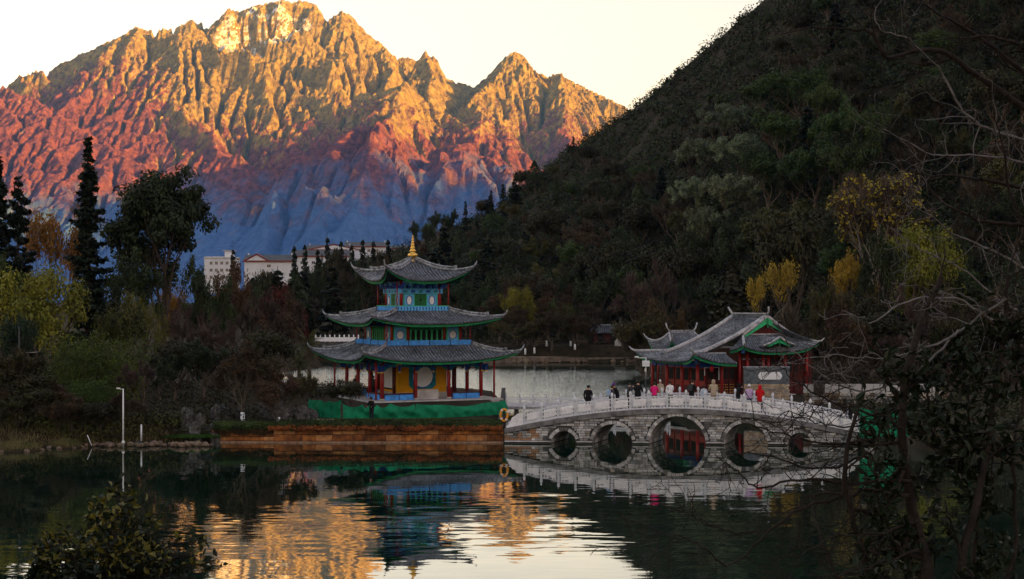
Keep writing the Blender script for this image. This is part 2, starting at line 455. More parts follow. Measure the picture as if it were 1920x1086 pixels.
# where the edge of the light lies on the mountain, read off as pixels and found on the slope itself
TERM = [(-300, 300), (0, 296), (100, 306), (200, 316), (330, 345), (450, 352), (560, 356), (660, 332), (750, 316), (830, 330), (900, 328), (1000, 302), (1150, 300)]
_t = math.tan(R(SUN_EL)); _uh = Vector((SUND.x, SUND.y)).normalized(); _vh = Vector((-_uh.y, _uh.x))
_A = []; _T = []
for px, py in TERM:
    e = (Y0 - py - 45) / F
    xx = (px - 960) / F * Ym[:, 0]
    ci = np.clip(np.round((xx - Xm[0, 0]) / (Xm[0, 1] - Xm[0, 0])).astype(int), 0, Xm.shape[1] - 1)
    zc = Zm[np.arange(len(ci)), ci]; hit = np.argmax((zc - HC) / Ym[:, 0] > e)
    X_, Y_, Z_ = xx[hit], Ym[hit, 0], zc[hit]
    _A.append(X_ * _vh.x + Y_ * _vh.y); _T.append(Z_ + (RANGE_D - (X_ * _uh.x + Y_ * _uh.y)) * _t)
_o = np.argsort(_A); _A = np.array(_A)[_o]; _T = np.array(_T)[_o]
def RANGE_TOP(A):
    sm = np.interp(A, _A, _T)
    return sm
M_range = mat('far_range_rock', (.09, .075, .055), .95, .4, .004)
tag(link('hills', east_range(), M_range), kind='structure')

# ================================================================== haze
def haze():
    rg = bpy.data.objects['hills'].data; co = np.empty(len(rg.vertices) * 3, np.float32); rg.vertices.foreach_get('co', co); co = co.reshape(-1, 3)
    x0, x1 = -9000.0, max(float(co[:, 0].max()), 3000.0) + 300; y0, y1 = min(float(co[:, 1].min()), -2000.0) - 300, 15200.0
    x0 = min(x0, float(co[:, 0].min()) - 300); y1 = max(y1, float(co[:, 1].max()) + 300)
    z1 = max(float(Zm.max()), float(co[:, 2].max())) + 60
    b = MB(); b.box(((x0 + x1) / 2, (y0 + y1) / 2, (z1 - 60) / 2), (x1 - x0, y1 - y0, z1 + 60))
    o = b.build('haze', None); m = bpy.data.materials.new('haze_air'); m.use_nodes = True; n = m.node_tree; n.nodes.clear()
    out = n.nodes.new('ShaderNodeOutputMaterial'); v = n.nodes.new('ShaderNodeVolumePrincipled')
    v.inputs['Color'].default_value = (.16, .46, 1.0, 1); v.inputs['Density'].default_value = 0.000022; v.inputs['Anisotropy'].default_value = 0.0
    n.links.new(v.outputs[0], out.inputs['Volume']); o.data.materials.append(m)
    o.display_type = 'BOUNDS'
    tag(o, 'thin blue morning air over the valley', 'haze', kind='stuff')
haze()
# ================================================================== ground, hill and lake
def sdist(poly, x, y):
    "signed distance to a polygon, positive inside"
    x = np.asarray(x, float); y = np.asarray(y, float)
    d = np.full(x.shape, 1e9); ins = np.zeros(x.shape, bool); n = len(poly)
    for i in range(n):
        ax, ay = poly[i]; bx, by = poly[(i + 1) % n]
        ex, ey = bx - ax, by - ay; wx, wy = x - ax, y - ay
        t = np.clip((wx * ex + wy * ey) / (ex * ex + ey * ey), 0, 1)
        d = np.minimum(d, np.hypot(wx - ex * t, wy - ey * t))
        c = ((ay > y) != (by > y)) & (x < (bx - ax) * (y - ay) / (by - ay + 1e-12) + ax)
        ins ^= c
    return np.where(ins, d, -d)
L_LEFT = [(-170, 96), (X(0, 104), 104), (X(150, 105), 105), (X(330, 107), 107.5), (X(405, 108), 108.4), (X(520, 108), 108.4), (-0.75, 108.4), (-0.6, 131), (-1.0, 150), (-8, 158), (-22, 156),
          (-31, 172), (-36, 205), (-30, 236), (-34, 262), (-170, 290)]
L_RIGHT = [(28.2, 103), (27.5, 118), (23, 128), (15.4, 133), (12.2, 144), (13.5, 152), (22, 162), (30, 185), (32, 225), (26, 255), (60, 300), (170, 300), (170, 30), (60, 40), (38, 70), (33, 92)]
L_BACK = [(-170, 268), (-60, 262), (-34, 258), (-12, 254), (8, 252), (30, 251), (60, 240), (200, 240), (400, 1000), (-600, 1000), (-600, 268)]
WATER_OUT = [(-170, 18), (170, 18), (170, 300), (-170, 300)]

# hill: crest and foot given along lines of sight, all at real distances
HP = np.array([380, 480, 560, 640, 700, 770, 840, 920, 1010, 1060, 1160, 1240, 1320, 1420, 1560, 1750, 1920, 2200, 2600], float)
HY = np.array([556, 545, 528, 500, 486, 462, 432, 396, 330, 290, 226, 166, 94, 8, -120, -270, -380, -440, -460], float)
HD = np.interp(HP, [380, 770, 1160, 1420, 1700, 1920, 2600], [600, 520, 470, 430, 380, 350, 300])
HB = np.interp(HP, [380, 770, 1000, 1200, 1300, 1450, 1600, 1920, 2600], [400, 285, 268, 266, 252, 218, 205, 195, 165])
def hill_raw(x, y):
    x = np.asarray(x, float); y = np.asarray(y, float)
    pp = 960 + F * x / np.maximum(y, 1)
    Dc = np.interp(pp, HP, HD); zc = HC + (Y0 - np.interp(pp, HP, HY)) / F * Dc; Db = np.interp(pp, HP, HB)
    t = (y - Db) / (Dc - Db)
    up = np.clip(t, 0, 1); z = 1.3 + (zc - 1.3) * (0.35 * up + 0.65 * up ** 1.35)
    z = z - np.clip(t - 1, 0, 2) * (Dc - Db) * 0.22
    z = z + fbm(x / 34, y / 34, 4, 19) * 7.0 * np.clip(up * 3, 0, 1) * np.clip((1.04 - t) * 6, 0.12, 1) * np.clip(zc / 60, .25, 1)
    return np.where(t < 0, -3.0, z), t
def ground_z(x, y):
    x = np.asarray(x, float); y = np.asarray(y, float)
    sd = np.maximum(np.maximum(sdist(L_LEFT, x, y), sdist(L_RIGHT, x, y)), sdist(L_BACK, x, y))
    near = np.where(y < 13, 8.5 - .09 * np.clip(y, 0, None), 7.33 - .62 * (y - 13))
    near = np.where(y > 13, near + (1 - sstep(13, 16, y)) * 0, near)
    out = np.maximum(np.abs(x) - 168, 0)
    land = 1.42 + sstep(160, 265, y) * 1.4 + sstep(265, 720, y) * 21 + sstep(-34, -110, x) * 2.0 * sstep(110, 150, y)
    land = land + fbm(x / 9, y / 9, 3, 3) * .18 * (1 - ((x > -22) & (x < 0) & (y < 158))) + fbm(x / 60, y / 60, 3, 8) * 2.0 * sstep(265, 400, y)
    edge = np.clip(sd * 1.1 + .15, -2.6, 10)
    z = np.minimum(land, edge)
    return np.maximum(z, near)
def gz(x, y):
    h = hill_raw(np.array([x]), np.array([y]))
    g = ground_z(np.array([x]), np.array([y]))
    return float(max(h[0][0], g[0]))

def build_ground():
    xs = np.concatenate([np.linspace(-600, -175, 24), np.arange(-170, -60, 2.2), np.arange(-60, 60, 1.0), np.arange(60, 170, 2.2), np.linspace(175, 600, 24)])
    ys = np.concatenate([np.linspace(-60, -2, 12), np.arange(0, 32, 1.0), np.linspace(33, 92, 16), np.arange(94, 165, .8), np.arange(166, 300, 1.6), np.linspace(302, 420, 34), np.linspace(430, 1000, 34)])
    Xg, Yg = np.meshgrid(xs, ys)
    return gridmesh('ground', Xg, Yg, ground_z(Xg, Yg))
M_ground = mat('earth_and_leaf_litter', (.045, .034, .020), .95, .5, .8, bump=1.0, bscale=4, spec=.1, col2=(.016, .015, .009), var2=.35, scale2=.12)
tag(link('ground', build_ground(), M_ground), kind='structure')

def build_hill():
    pp = np.linspace(385, 2590, 290); tt = np.concatenate([np.linspace(0, 1.06, 120), np.linspace(1.1, 2.2, 14)])
    P, T = np.meshgrid(pp, tt)
    Dc = np.interp(P, HP, HD); Db = np.interp(P, HP, HB)
    Yg = Db + (Dc - Db) * T; Xg = (P - 960) / F * Yg
    Z, _ = hill_raw(Xg, Yg + 1e-4)
    Z[0] = -2.9
    return gridmesh('hill', Xg, Yg, Z)
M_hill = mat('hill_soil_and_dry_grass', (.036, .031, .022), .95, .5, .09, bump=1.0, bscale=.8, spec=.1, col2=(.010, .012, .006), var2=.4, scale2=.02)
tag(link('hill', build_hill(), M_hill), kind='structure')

RIP_NEAR, RIP_FAR = 0.055, 0.80
def water_mat():
    m = bpy.data.materials.new('lake_water'); m.use_nodes = True; n = m.node_tree; n.nodes.clear(); L = n.links.new
    out = n.nodes.new('ShaderNodeOutputMaterial')
    ge = n.nodes.new('ShaderNodeNewGeometry')
    def noise(sc, sx, sy, det, rot=0.0):
        mp = n.nodes.new('ShaderNodeMapping'); mp.inputs['Scale'].default_value = (sx, sy, 1); mp.inputs['Rotation'].default_value = (0, 0, rot)
        L(ge.outputs['Position'], mp.inputs['Vector'])
        z = n.nodes.new('ShaderNodeTexNoise'); z.inputs['Scale'].default_value = sc; z.inputs['Detail'].default_value = det; z.inputs['Roughness'].default_value = .45
        L(mp.outputs[0], z.inputs['Vector']); return z.outputs['Fac']
    def ma(op, a, b):
        q = n.nodes.new('ShaderNodeMath'); q.operation = op
        for i, v in enumerate((a, b)):
            if isinstance(v, (int, float)): q.inputs[i].default_value = v
            else: L(v, q.inputs[i])
        return q.outputs[0]
    sp = n.nodes.new('ShaderNodeSeparateXYZ'); L(ge.outputs['Position'], sp.inputs[0])
    # ripples tilt the surface: gentle in the sheltered near pool, livelier on the open water behind the island
    def mrange(src, a, c, lo, hi):
        q = n.nodes.new('ShaderNodeMapRange'); q.interpolation_type = 'SMOOTHSTEP'
        for k_, v_ in zip((1, 2, 3, 4), (a, c, lo, hi)): q.inputs[k_].default_value = v_
        L(src, q.inputs[0]); return q.outputs[0]
    def tilt(sc, sx, sy, det, rot, amp):
        f = noise(sc, sx, sy, det, rot)
        z = f.node.outputs['Color']
        q = n.nodes.new('ShaderNodeVectorMath'); q.operation = 'SUBTRACT'; L(z, q.inputs[0]); q.inputs[1].default_value = (.5, .5, .5)
        k_ = n.nodes.new('ShaderNodeVectorMath'); k_.operation = 'SCALE'; L(q.outputs[0], k_.inputs[0])
        if isinstance(amp, (int, float)): k_.inputs['Scale'].default_value = amp
        else: L(amp, k_.inputs['Scale'])
        return k_.outputs[0]
    def vadd(a, c):
        q = n.nodes.new('ShaderNodeVectorMath'); q.operation = 'ADD'; L(a, q.inputs[0]); L(c, q.inputs[1]); return q.outputs[0]
    gust = mrange(noise(.10, .5, 1.0, 2.0), .40, .64, .35, 1.3)
    near = mrange(sp.outputs['Y'], 60, 106, 1.0, .25)
    far = ma('MULTIPLY', mrange(sp.outputs['Y'], 122, 150, 0.0, 1.0), mrange(sp.outputs['Y'], 214, 250, 1.0, .10))
    a1 = ma('MULTIPLY', ma('MULTIPLY', gust, near), RIP_NEAR)
    v = vadd(tilt(2.4, .22, 1.0, 2.0, .06, a1), tilt(.6, .30, 1.0, 1.0, -.1, ma('MULTIPLY', a1, .45)))
    # open water: only the sides of the wavelets turned towards the near shore can be seen at this low angle
    fv = tilt(7.0, .6, 1.0, 2.0, .25, ma('MULTIPLY', far, RIP_FAR)); ab = n.nodes.new('ShaderNodeVectorMath'); ab.operation = 'ABSOLUTE'; L(fv, ab.inputs[0])
    ng = n.nodes.new('ShaderNodeVectorMath'); ng.operation = 'MULTIPLY'; L(ab.outputs[0], ng.inputs[0]); ng.inputs[1].default_value = (0, -1, 0); v = vadd(v, ng.outputs[0])
    sv = n.nodes.new('ShaderNodeSeparateXYZ'); L(v, sv.inputs[0])
    cv = n.nodes.new('ShaderNodeCombineXYZ'); cv.inputs[2].default_value = 1.0; L(sv.outputs[0], cv.inputs[0]); L(sv.outputs[1], cv.inputs[1])
    bp = n.nodes.new('ShaderNodeVectorMath'); bp.operation = 'NORMALIZE'; L(cv.outputs[0], bp.inputs[0])
    gl = n.nodes.new('ShaderNodeBsdfGlossy'); gl.inputs['Roughness'].default_value = .015; gl.inputs['Color'].default_value = (.92, .93, .92, 1)
    df = n.nodes.new('ShaderNodeBsdfDiffuse'); df.inputs['Color'].default_value = (.004, .020, .013, 1)
    fr = n.nodes.new('ShaderNodeFresnel'); fr.inputs['IOR'].default_value = 1.333
    L(bp.outputs[0], gl.inputs['Normal']); L(bp.outputs[0], fr.inputs['Normal'])
    fm = n.nodes.new('ShaderNodeMath'); fm.operation = 'MULTIPLY'; fm.use_clamp = True; fm.inputs[1].default_value = 1.95; L(fr.outputs[0], fm.inputs[0]); fc = n.nodes.new('ShaderNodeMath'); fc.operation = 'MINIMUM'; fc.inputs[1].default_value = .72; L(fm.outputs[0], fc.inputs[0])
    mx = n.nodes.new('ShaderNodeMixShader'); L(fc.outputs[0], mx.inputs[0]); L(df.outputs[0], mx.inputs[1]); L(gl.outputs[0], mx.inputs[2])
    L(mx.outputs[0], out.inputs[0])
    return m

b = MB(); b.add([(-169, 14, 0), (169, 14, 0), (169, 299, 0), (-169, 299, 0)], [(0, 1, 2, 3)])
tag(b.build('water', water_mat()), kind='structure')
# ================================================================== materials for the buildings
M_tile = mat('grey_roof_tile', (.135, .158, .195), .8, .5, 2.2, bump=.6, bscale=9, spec=.25, col2=(.035, .040, .05), var2=.35, scale2=.5)
M_tile2 = mat('grey_tile_rows', (.26, .295, .35), .75, .5, 4.5, bump=.5, bscale=14, spec=.3, col2=(.06, .066, .078), var2=.45, scale2=.7)
M_ridge = mat('ridge_mortar', (.42, .47, .54), .85, .4, 3.5, bump=.5, spec=.2, col2=(.09, .09, .092))
M_green = mat('green_paint', (.008, .22, .085), .55, .3, 2.5, spec=.35)
M_greenl = mat('light_green_paint', (.035, .46, .19), .5, .2, 3, spec=.35)
M_dgreen = mat('dark_green_door', (.008, .13, .035), .5, .2, 4, spec=.35)
M_red = mat('red_lacquer', (.25, .012, .012), .45, .25, 3, spec=.4)
M_dred = mat('dark_red_timber', (.07, .010, .009), .6, .35, 3, spec=.3)
M_blue = mat('blue_cloth', (.07, .31, .80), .7, .22, 3.0, bump=.5, bscale=5, spec=.2, var2=.15, scale2=1.2)
M_sky = mat('light_blue_paint', (.12, .46, .86), .55, .15, 4, spec=.3)
M_dblue = mat('deep_blue_paint', (.015, .07, .36), .55, .3, 5, spec=.3)
M_teal = mat('teal_paint', (.012, .20, .27), .55, .25, 3, spec=.3)
M_yellow = mat('ochre_plaster', (.66, .32, .012), .85, .12, 1.5, bump=.3, spec=.15)
M_white = mat('white_plaster', (.78, .82, .88), .8, .06, 2, spec=.2)
M_gold = mat('gilded_metal', (.82, .50, .11), .28, .12, 6, spec=.5, metal=.9)
M_goldp = mat('gold_paint', (.75, .48, .08), .5, .2, 6)
M_soffit = mat('dark_timber', (.035, .03, .028), .8, .4, 4, spec=.2)  # plain near-black timber colour, varied only at random
M_stone = mat('pale_stone', (.42, .41, .40), .85, .22, 2.2, bump=.5, bscale=12, spec=.2, var2=.2, scale2=.6)
M_dark = mat('dark_interior', (.012, .011, .011), .8, .3, 2)

class Roof:
    "square roof with sagging eaves and turned-up corners; e eave half width, c corner reach, t top half width"
    def __init__(s, e, c, t, ze, zt, lift, sag=.42):
        s.e, s.c, s.t, s.ze, s.zt, s.lift, s.sag = e, c, t, ze, zt, lift, sag
    def E(s, u): return s.e + (s.c - s.e) * abs(u) ** 3.2
    def H(s, u, v): return s.E(u) * (1 - v) + s.t * v
    def z(s, u, v):
        base = s.ze + (s.zt - s.ze) * ((1 - s.sag) * v + s.sag * v * v)
        return base + s.lift * abs(u) ** 3.0 * (1 - v) ** 2.2
    def p(s, u, v, k=0, dz=0.0):
        h = s.H(u, v); x, y = u * h, -h; a = k * math.pi / 2
        return Vector((x * math.cos(a) - y * math.sin(a), x * math.sin(a) + y * math.cos(a), s.z(u, v) + dz))
    def slope(s, k, nu=24, nv=10, th=.10):
        b = MB(); us = [math.copysign(abs(q) ** .8, q) for q in np.linspace(-1, 1, nu + 1)]; vs_ = np.linspace(0, 1, nv + 1)
        top = [s.p(u, v, k) for v in vs_ for u in us]; bot = [s.p(u, v, k, -th) for v in vs_ for u in us]
        n = nu + 1; fs = []
        for j in range(nv):
            for i in range(nu):
                a = j * n + i; fs.append((a, a + 1, a + n + 1, a + n)); a += len(top); fs.append((a + n, a + n + 1, a + 1, a))
        for i in range(nu): fs.append((i + 1, i, i + len(top), i + 1 + len(top)))
        b.add(top + bot, fs, 0, True); return b
    def rows(s, k, step=.31, r=.075):
        b = MB(); n = int(s.c / step)
        for i in range(-n, n + 1):
            xi = i * step; pts = []
            for v in np.linspace(0, 1, 11):
                lo = s.t
                # find u with u*H(u,v)=xi
                u = xi / max(s.H(0, v), 1e-3)
                for _ in range(12): u = xi / max(s.H(min(max(u, -1), 1), v), 1e-3)
                if abs(u) > .99: break
                pts.append(s.p(u, v, k, .045))
            if len(pts) >= 2:
                d = (pts[0] - pts[1]).normalized(); pts[0] = pts[0] + d * .06
                b.tube(pts, r, 5)
        return b
    def hip(s, k, r=.13, ext=.35, curl=.45):
        "ridge along the corner at u=-1 of side k"
        b = MB(); pts = [s.p(-1, v, k, .12) for v in np.linspace(1, 0, 12)]
        d = (pts[-1] - pts[-2]).normalized()
        pts += [pts[-1] + d * ext * .5 + Vector((0, 0, curl * .25)), pts[-1] + d * ext + Vector((0, 0, curl))]
        rr = [r] * 9 + [r * .95, r * .9, r * .8, r * .6, r * .25]
        b.tube(pts[:12] + pts[12:], rr, 6)
        # raised second course that stops short of the tip
        q = [s.p(-1, v, k, .34) for v in np.linspace(1, .30, 8)]
        b.tube(q, [r * .8] * 8, 5)
        e = q[-1]; b.box((e.x, e.y, e.z + .03), (.2, .2, .3))
        return b
    def eave(s, k, drop=.26, th=.05, inset=.05):
        b = MB(); us = np.linspace(-1, 1, 33); vs_ = []; fs = []
        for u in us:
            a = s.p(u, inset, k, -.10); c = s.p(u, inset, k, -.10 - drop * (1 - .45 * abs(u) ** 3))
            a2 = s.p(u, inset + .02, k, -.10); c2 = s.p(u, inset + .02, k, -.10 - drop * (1 - .45 * abs(u) ** 3))
            vs_ += [a, c, a2, c2]
        for i in range(32):
            o = i * 4; fs += [(o, o + 4, o + 5, o + 1), (o + 2, o + 3, o + 7, o + 6), (o + 1, o + 5, o + 7, o + 3)]
        b.add(vs_, fs); return b
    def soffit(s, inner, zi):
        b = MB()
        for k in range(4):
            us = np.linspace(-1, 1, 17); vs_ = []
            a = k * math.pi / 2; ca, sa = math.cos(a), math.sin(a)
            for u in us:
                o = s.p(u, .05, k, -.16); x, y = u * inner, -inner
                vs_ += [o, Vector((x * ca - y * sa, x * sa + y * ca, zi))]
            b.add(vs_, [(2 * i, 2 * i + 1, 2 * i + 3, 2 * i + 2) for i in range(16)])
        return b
    def build(s, parent, name, mt=None, mr=None, inner=None, zi=None):
        root = s.slope(0); 
        for k in (1, 2, 3):
            q = s.slope(k); root.add(q.v, q.f, 0, True)
        ro = root.build(name, mt or M_tile, parent)
        for k in range(4):
            tr = s.rows(k).build('tile_rows', mr or M_tile2, ro); tag(tr, kind='stuff')
            s.hip(k).build('hip_ridge', M_ridge, ro)
            s.eave(k).build('eave_board', M_green, ro)
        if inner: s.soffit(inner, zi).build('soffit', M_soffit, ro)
        return ro

def rotk(k):
    return Matrix.Rotation(k * math.pi / 2, 4, 'Z')
def facebox(k, x0, x1, d0, d1, z0, z1, bev=0.0):
    "box on face k: x along the face, d outward distance from centre"
    b = MB(); b.box(((x0 + x1) / 2, -(d0 + d1) / 2, (z0 + z1) / 2), (x1 - x0, abs(d1 - d0), z1 - z0), 0, 0, bev, rotk(k)); return b
def facedisc(k, x, z, rx, rz_, d0, d1, n=28):
    M = rotk(k); poly = [M @ Vector((x + rx * math.cos(2 * math.pi * i / n), -d0, z + rz_ * math.sin(2 * math.pi * i / n))) for i in range(n)]
    return MB().prism(poly, M @ Vector((0, -(d1 - d0), 0)))
def facering(k, x, z, rx, rz_, wd, d0, d1, n=28):
    M = rotk(k); b = MB(); vs_ = []; fs = []
    for i in range(n):
        c, s_ = math.cos(2 * math.pi * i / n), math.sin(2 * math.pi * i / n)
        for rr, d in ((0, d0), (0, d1), (wd, d1), (wd, d0)):
            vs_.append(M @ Vector((x + (rx + rr) * c, -d, z + (rz_ + rr) * s_)))
    for i in range(n):
        a, q = i * 4, ((i + 1) % n) * 4
        for j in range(4): fs.append((a + j, a + (j + 1) % 4, q + (j + 1) % 4, q + j))
    return b.add(vs_, fs)
def column(x, y, z0, z1, r, m, parent, base=True, name='column', n=12):
    b = MB(); b.lathe([(r, z0), (r, z1)], (x, y, 0), n); o = b.build(name, m, parent)
    if base:
        q = MB(); q.lathe([(r * 1.5, z0), (r * 1.7, z0 + r * .5), (r * 1.3, z0 + r * 1.0)], (x, y, 0), n); q.build('column_base', M_stone, o)
    return o

TC = Vector((X(774, 137.5), 137.5, 0)); TROT = R(25.2)
def tower():
    T = empty('pavilion_tower', TC, TROT)
    tag(T, 'three storey pavilion tower with grey upturned roofs and gold finial on the lake island', 'pavilion')
    # ---- plinth
    facebox(0, -6.3, 6.3, -6.3, 6.3, 0.6, 1.50, .05).build('plinth', M_stone, T)
    for k in (0, 3):
        for i in range(3): facebox(k, -1.5, 1.5, 6.3, 6.65 + .3 * (2 - i), .75 + .25 * i - .2, .75 + .25 * i + .02).build('step', M_stone, T)
    # ---- ground floor columns
    G = 4.75
    for k in range(4):
        M = rotk(k)
        for x in (-G, -1.6, 1.6):
            p = M @ Vector((x, -G, 0)); column(p.x, p.y, 1.5, 4.95, .17, M_red, T)
            q = M @ Vector((x * .62, -G * .62, 0))
            if abs(x) > 2 : column(q.x, q.y, 1.5, 4.9, .15, M_dred, T)
        p = M @ Vector((-5.65, -5.65, 0)); column(p.x, p.y, 1.5, 5.0, .09, M_red, T)
        # painted lintels, deep blue with light and gold fields
        lt = facebox(k, -G, G, G - .09, G + .09, 4.42, 4.78).build('lintel', M_dblue, T)
        for x0, x1 in ((-4.5, -1.9), (-1.3, 1.3), (1.9, 4.5)):
            facebox(k, x0 + .25, x1 - .25, G + .09, G + .115, 4.48, 4.72).build('painted_panel', M_teal, lt)
            facebox(k, (x0 + x1) / 2 - .22, (x0 + x1) / 2 + .22, G + .115, G + .135, 4.50, 4.70).build('gold_motif', M_goldp, lt)
        for x in (-5.2, -4.75, -3.2, -1.6, 0, 1.6, 3.2, 4.75, 5.2):
            b = facebox(k, x - .09, x + .09, G + .15, G + .33, 4.05, 4.62)
            o = b.build('hanging_post', M_dblue, T)
            facebox(k, x - .07, x + .07, G + .17, G + .31, 3.92, 4.05).build('post_drop', M_goldp, o)
        for i in range(13):
            x = -5.1 + i * .85
            facebox(k, x - .13, x + .13, G + .1, G + .75, 4.80, 5.02).build('bracket', M_dblue if i % 2 else M_teal, T)
        for x in (-4.75, -1.6, 1.6, 4.75):     # carved corner braces under the lintel
            M2 = rotk(k)
            for sg in (-1, 1):
                if abs(x + sg * .5) > 4.76: continue
                poly = [M2 @ Vector((x + sg * .17, -G - .04, 4.42)), M2 @ Vector((x + sg * .75, -G - .04, 4.42)), M2 @ Vector((x + sg * .45, -G - .04, 4.26)), M2 @ Vector((x + sg * .17, -G - .04, 4.02))]
                MB().prism(poly, M2 @ Vector((0, .08, 0))).build('corner_brace', M_teal, T)
    # ---- balustrade wrapped in blue cloth
    for k, x0, x1 in ((0, -4.55, -1.85), (0, 1.95, 4.55), (3, 1.0, 4.55), (3, -4.55, -1.5), (1, -4.5, -1.8), (1, 1.8, 4.5), (2, -4.5, 4.5)):
        o = facebox(k, x0, x1, G - .14, G + .12, 1.5, 2.02, .03).build('bench_panel', M_blue, T)
        facebox(k, x0 - .06, x1 + .06, G - .22, G + .2, 2.02, 2.10).build('bench_rail', M_dred, o)
        n = max(2, int((x1 - x0) / .9))
        for i in range(n + 1):
            xx = x0 + (x1 - x0) * i / n
            facebox(k, xx - .03, xx + .03, G + .12, G + .15, 1.5, 2.02).build('bench_stile', M_dblue, o)
        for xx in (x0 - .12, x1 + .12): facebox(k, xx - .07, xx + .07, G - .07, G + .07, 1.5, 2.42).build('newel_post', M_dred, o)
    # ---- core with moon windows
    c = facebox(0, -2.35, 2.35, -2.35, 2.35, 2.0, 4.85).build('core_wall', M_yellow, T)
    facebox(0, -2.5, 2.5, -2.5, 2.5, 1.5, 2.0, .03).build('core_base', M_stone, T)
    for k in range(4):
        if k == 3:
            f = facebox(k, -1.25, 1.25, 2.35, 2.40, 2.2, 4.5).build('window_frame', M_soffit, T)
            for i in range(3): facebox(k, -1.05 + .72 * i, -.42 + .72 * i, 2.40, 2.43, 2.35, 4.35).build('pane', M_white, f)
            continue
        M = rotk(k); poly = []
        for x, z in ((-1.3, 4.65), (-1.3, 2.65), (-.95, 2.3), (.95, 2.3), (1.3, 2.65), (1.3, 4.65)): poly.append(M @ Vector((x, -2.35, z)))
        f = MB().prism(poly, M @ Vector((0, -.06, 0))).build('window_surround', M_teal, T)
        facering(k, 0, 3.45, .98, .98, .07, 2.41, 2.47).build('window_frame', M_dblue, f)
        facedisc(k, 0, 3.45, .98, .98, 2.41, 2.44).build('pane', M_white, f)
    # stone screen in the opening and low tables
    facebox(0, -1.55, .75, 4.2, 4.35, 1.5, 2.35).build('stone_screen', M_stone, T)
    # ---- storey 2
    Wh = 3.33; z0, z1 = 6.29, 8.55
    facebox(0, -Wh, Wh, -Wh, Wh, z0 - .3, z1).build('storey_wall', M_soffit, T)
    for k in range(4):
        M = rotk(k)
        facebox(k, -4.1, 4.1, 4.02, 4.10, z0, z0 + .46).build('balcony_cloth', M_blue, T)
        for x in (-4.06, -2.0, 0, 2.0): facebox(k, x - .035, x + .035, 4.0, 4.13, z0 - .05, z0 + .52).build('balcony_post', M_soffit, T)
        for x in (-Wh, -1.75, 1.75):
            p = M @ Vector((x, -Wh, 0)); column(p.x, p.y, z0, z1, .13, M_red, T, False)
        p = M @ Vector((-4.02, -4.02, 0)); column(p.x, p.y, z0, 8.5, .06, M_red, T, False)
        for x in (-2.55, 2.55):
            f = facebox(k, x - .63, x + .63, Wh, Wh + .05, z0 + .1, 8.0).build('window_surround', M_greenl, T)
            facebox(k, x - .52, x + .52, Wh + .05, Wh + .07, z0 + .2, 7.92).build('window_field', M_sky, f)
            facering(k, x, 7.22, .33, .35, .05, Wh + .07, Wh + .11).build('window_frame', M_dblue, f)
            facedisc(k, x, 7.22, .33, .35, Wh + .07, Wh + .085).build('pane', M_white, f)
        f = facebox(k, -1.55, 1.55, Wh, Wh + .03, z0 + .1, 8.0).build('lattice_window', M_dark, T)
        for zz in (z0 + .14, 7.92): facebox(k, -1.55, 1.55, Wh + .03, Wh + .08, zz - .05, zz + .05).build('lattice_rail', M_greenl, f)
        for i in range(6):
            x = -1.29 + i * .516
            facering(k, x, 7.15, .20, .62, .055, Wh + .03, Wh + .07, 18).build('lattice_oval', M_greenl, f)
        for i in range(7):
            x = -1.55 + i * .516
            facebox(k, x - .03, x + .03, Wh + .03, Wh + .075, z0 + .14, 7.92).build('lattice_bar', M_greenl, f)
        lt = facebox(k, -Wh, Wh, Wh - .05, Wh + .12, 8.02, 8.34).build('lintel', M_dblue, T)
        for i in range(9):
            x = -3.2 + i * .8
            facebox(k, x - .1, x + .1, Wh + .12, Wh + .5, 8.2, 8.42).build('bracket', M_goldp if i % 4 == 0 else (M_teal if i % 2 else M_dblue), T)
    # ---- storey 3
    Wh = 1.86; z0, z1 = 9.38, 12.1
    facebox(0, -Wh, Wh, -Wh, Wh, z0 - .3, z1).build('storey_wall', M_sky, T)
    for k in range(4):
        M = rotk(k)
        facebox(k, -2.55, 2.55, 2.48, 2.55, z0, z0 + .42).build('balcony_panel', M_blue if k == 3 else M_sky, T)
        if k != 3:
            for i in range(17): facebox(k, -2.4 + i * .3 - .05, -2.4 + i * .3 + .05, 2.55, 2.565, z0 + .1, z0 + .34).build('balcony_slot', M_dblue, T)
        facebox(k, -2.6, 2.6, 2.46, 2.58, z0 + .42, z0 + .48).build('balcony_rail', M_greenl, T)
        p = M @ Vector((-2.5, -2.5, 0)); column(p.x, p.y, z0, 12.0, .055, M_red, T, False)
        for x in (-Wh,):
            p = M @ Vector((x, -Wh, 0)); column(p.x, p.y, z0, z1, .16, M_red, T, False)
        for x in (-1.1, 1.1):
            f = facebox(k, x - .55, x + .55, Wh, Wh + .04, z0, 10.92).build('window_surround', M_greenl, T)
            facebox(k, x - .47, x + .47, Wh + .04, Wh + .06, z0 + .05, 10.86).build('window_field', M_sky, f)
            facering(k, x, 10.32, .23, .38, .06, Wh + .06, Wh + .10).build('window_frame', M_dblue, f)
            facedisc(k, x, 10.32, .23, .38, Wh + .06, Wh + .075).build('pane', M_white, f)
        d = facebox(k, -.55, .55, Wh, Wh + .07, z0, 10.92).build('door', M_dgreen, T)
        facebox(k, -.02, .02, Wh + .07, Wh + .09, z0, 10.92).build('door_joint', M_soffit, d)
        facebox(k, -.12, .12, Wh + .07, Wh + .1, 10.3, 10.42).build('door_handle', M_dark, d)
        lt = facebox(k, -Wh - .3, Wh + .3, Wh + .02, Wh + .14, 10.95, 11.38).build('lintel', M_sky, T)
        for i in range(5): facebox(k, -1.7 + i * .74, -1.3 + i * .74, Wh + .14, Wh + .16, 11.03, 11.25).build('painted_panel', M_dblue if i % 2 else M_teal, lt)
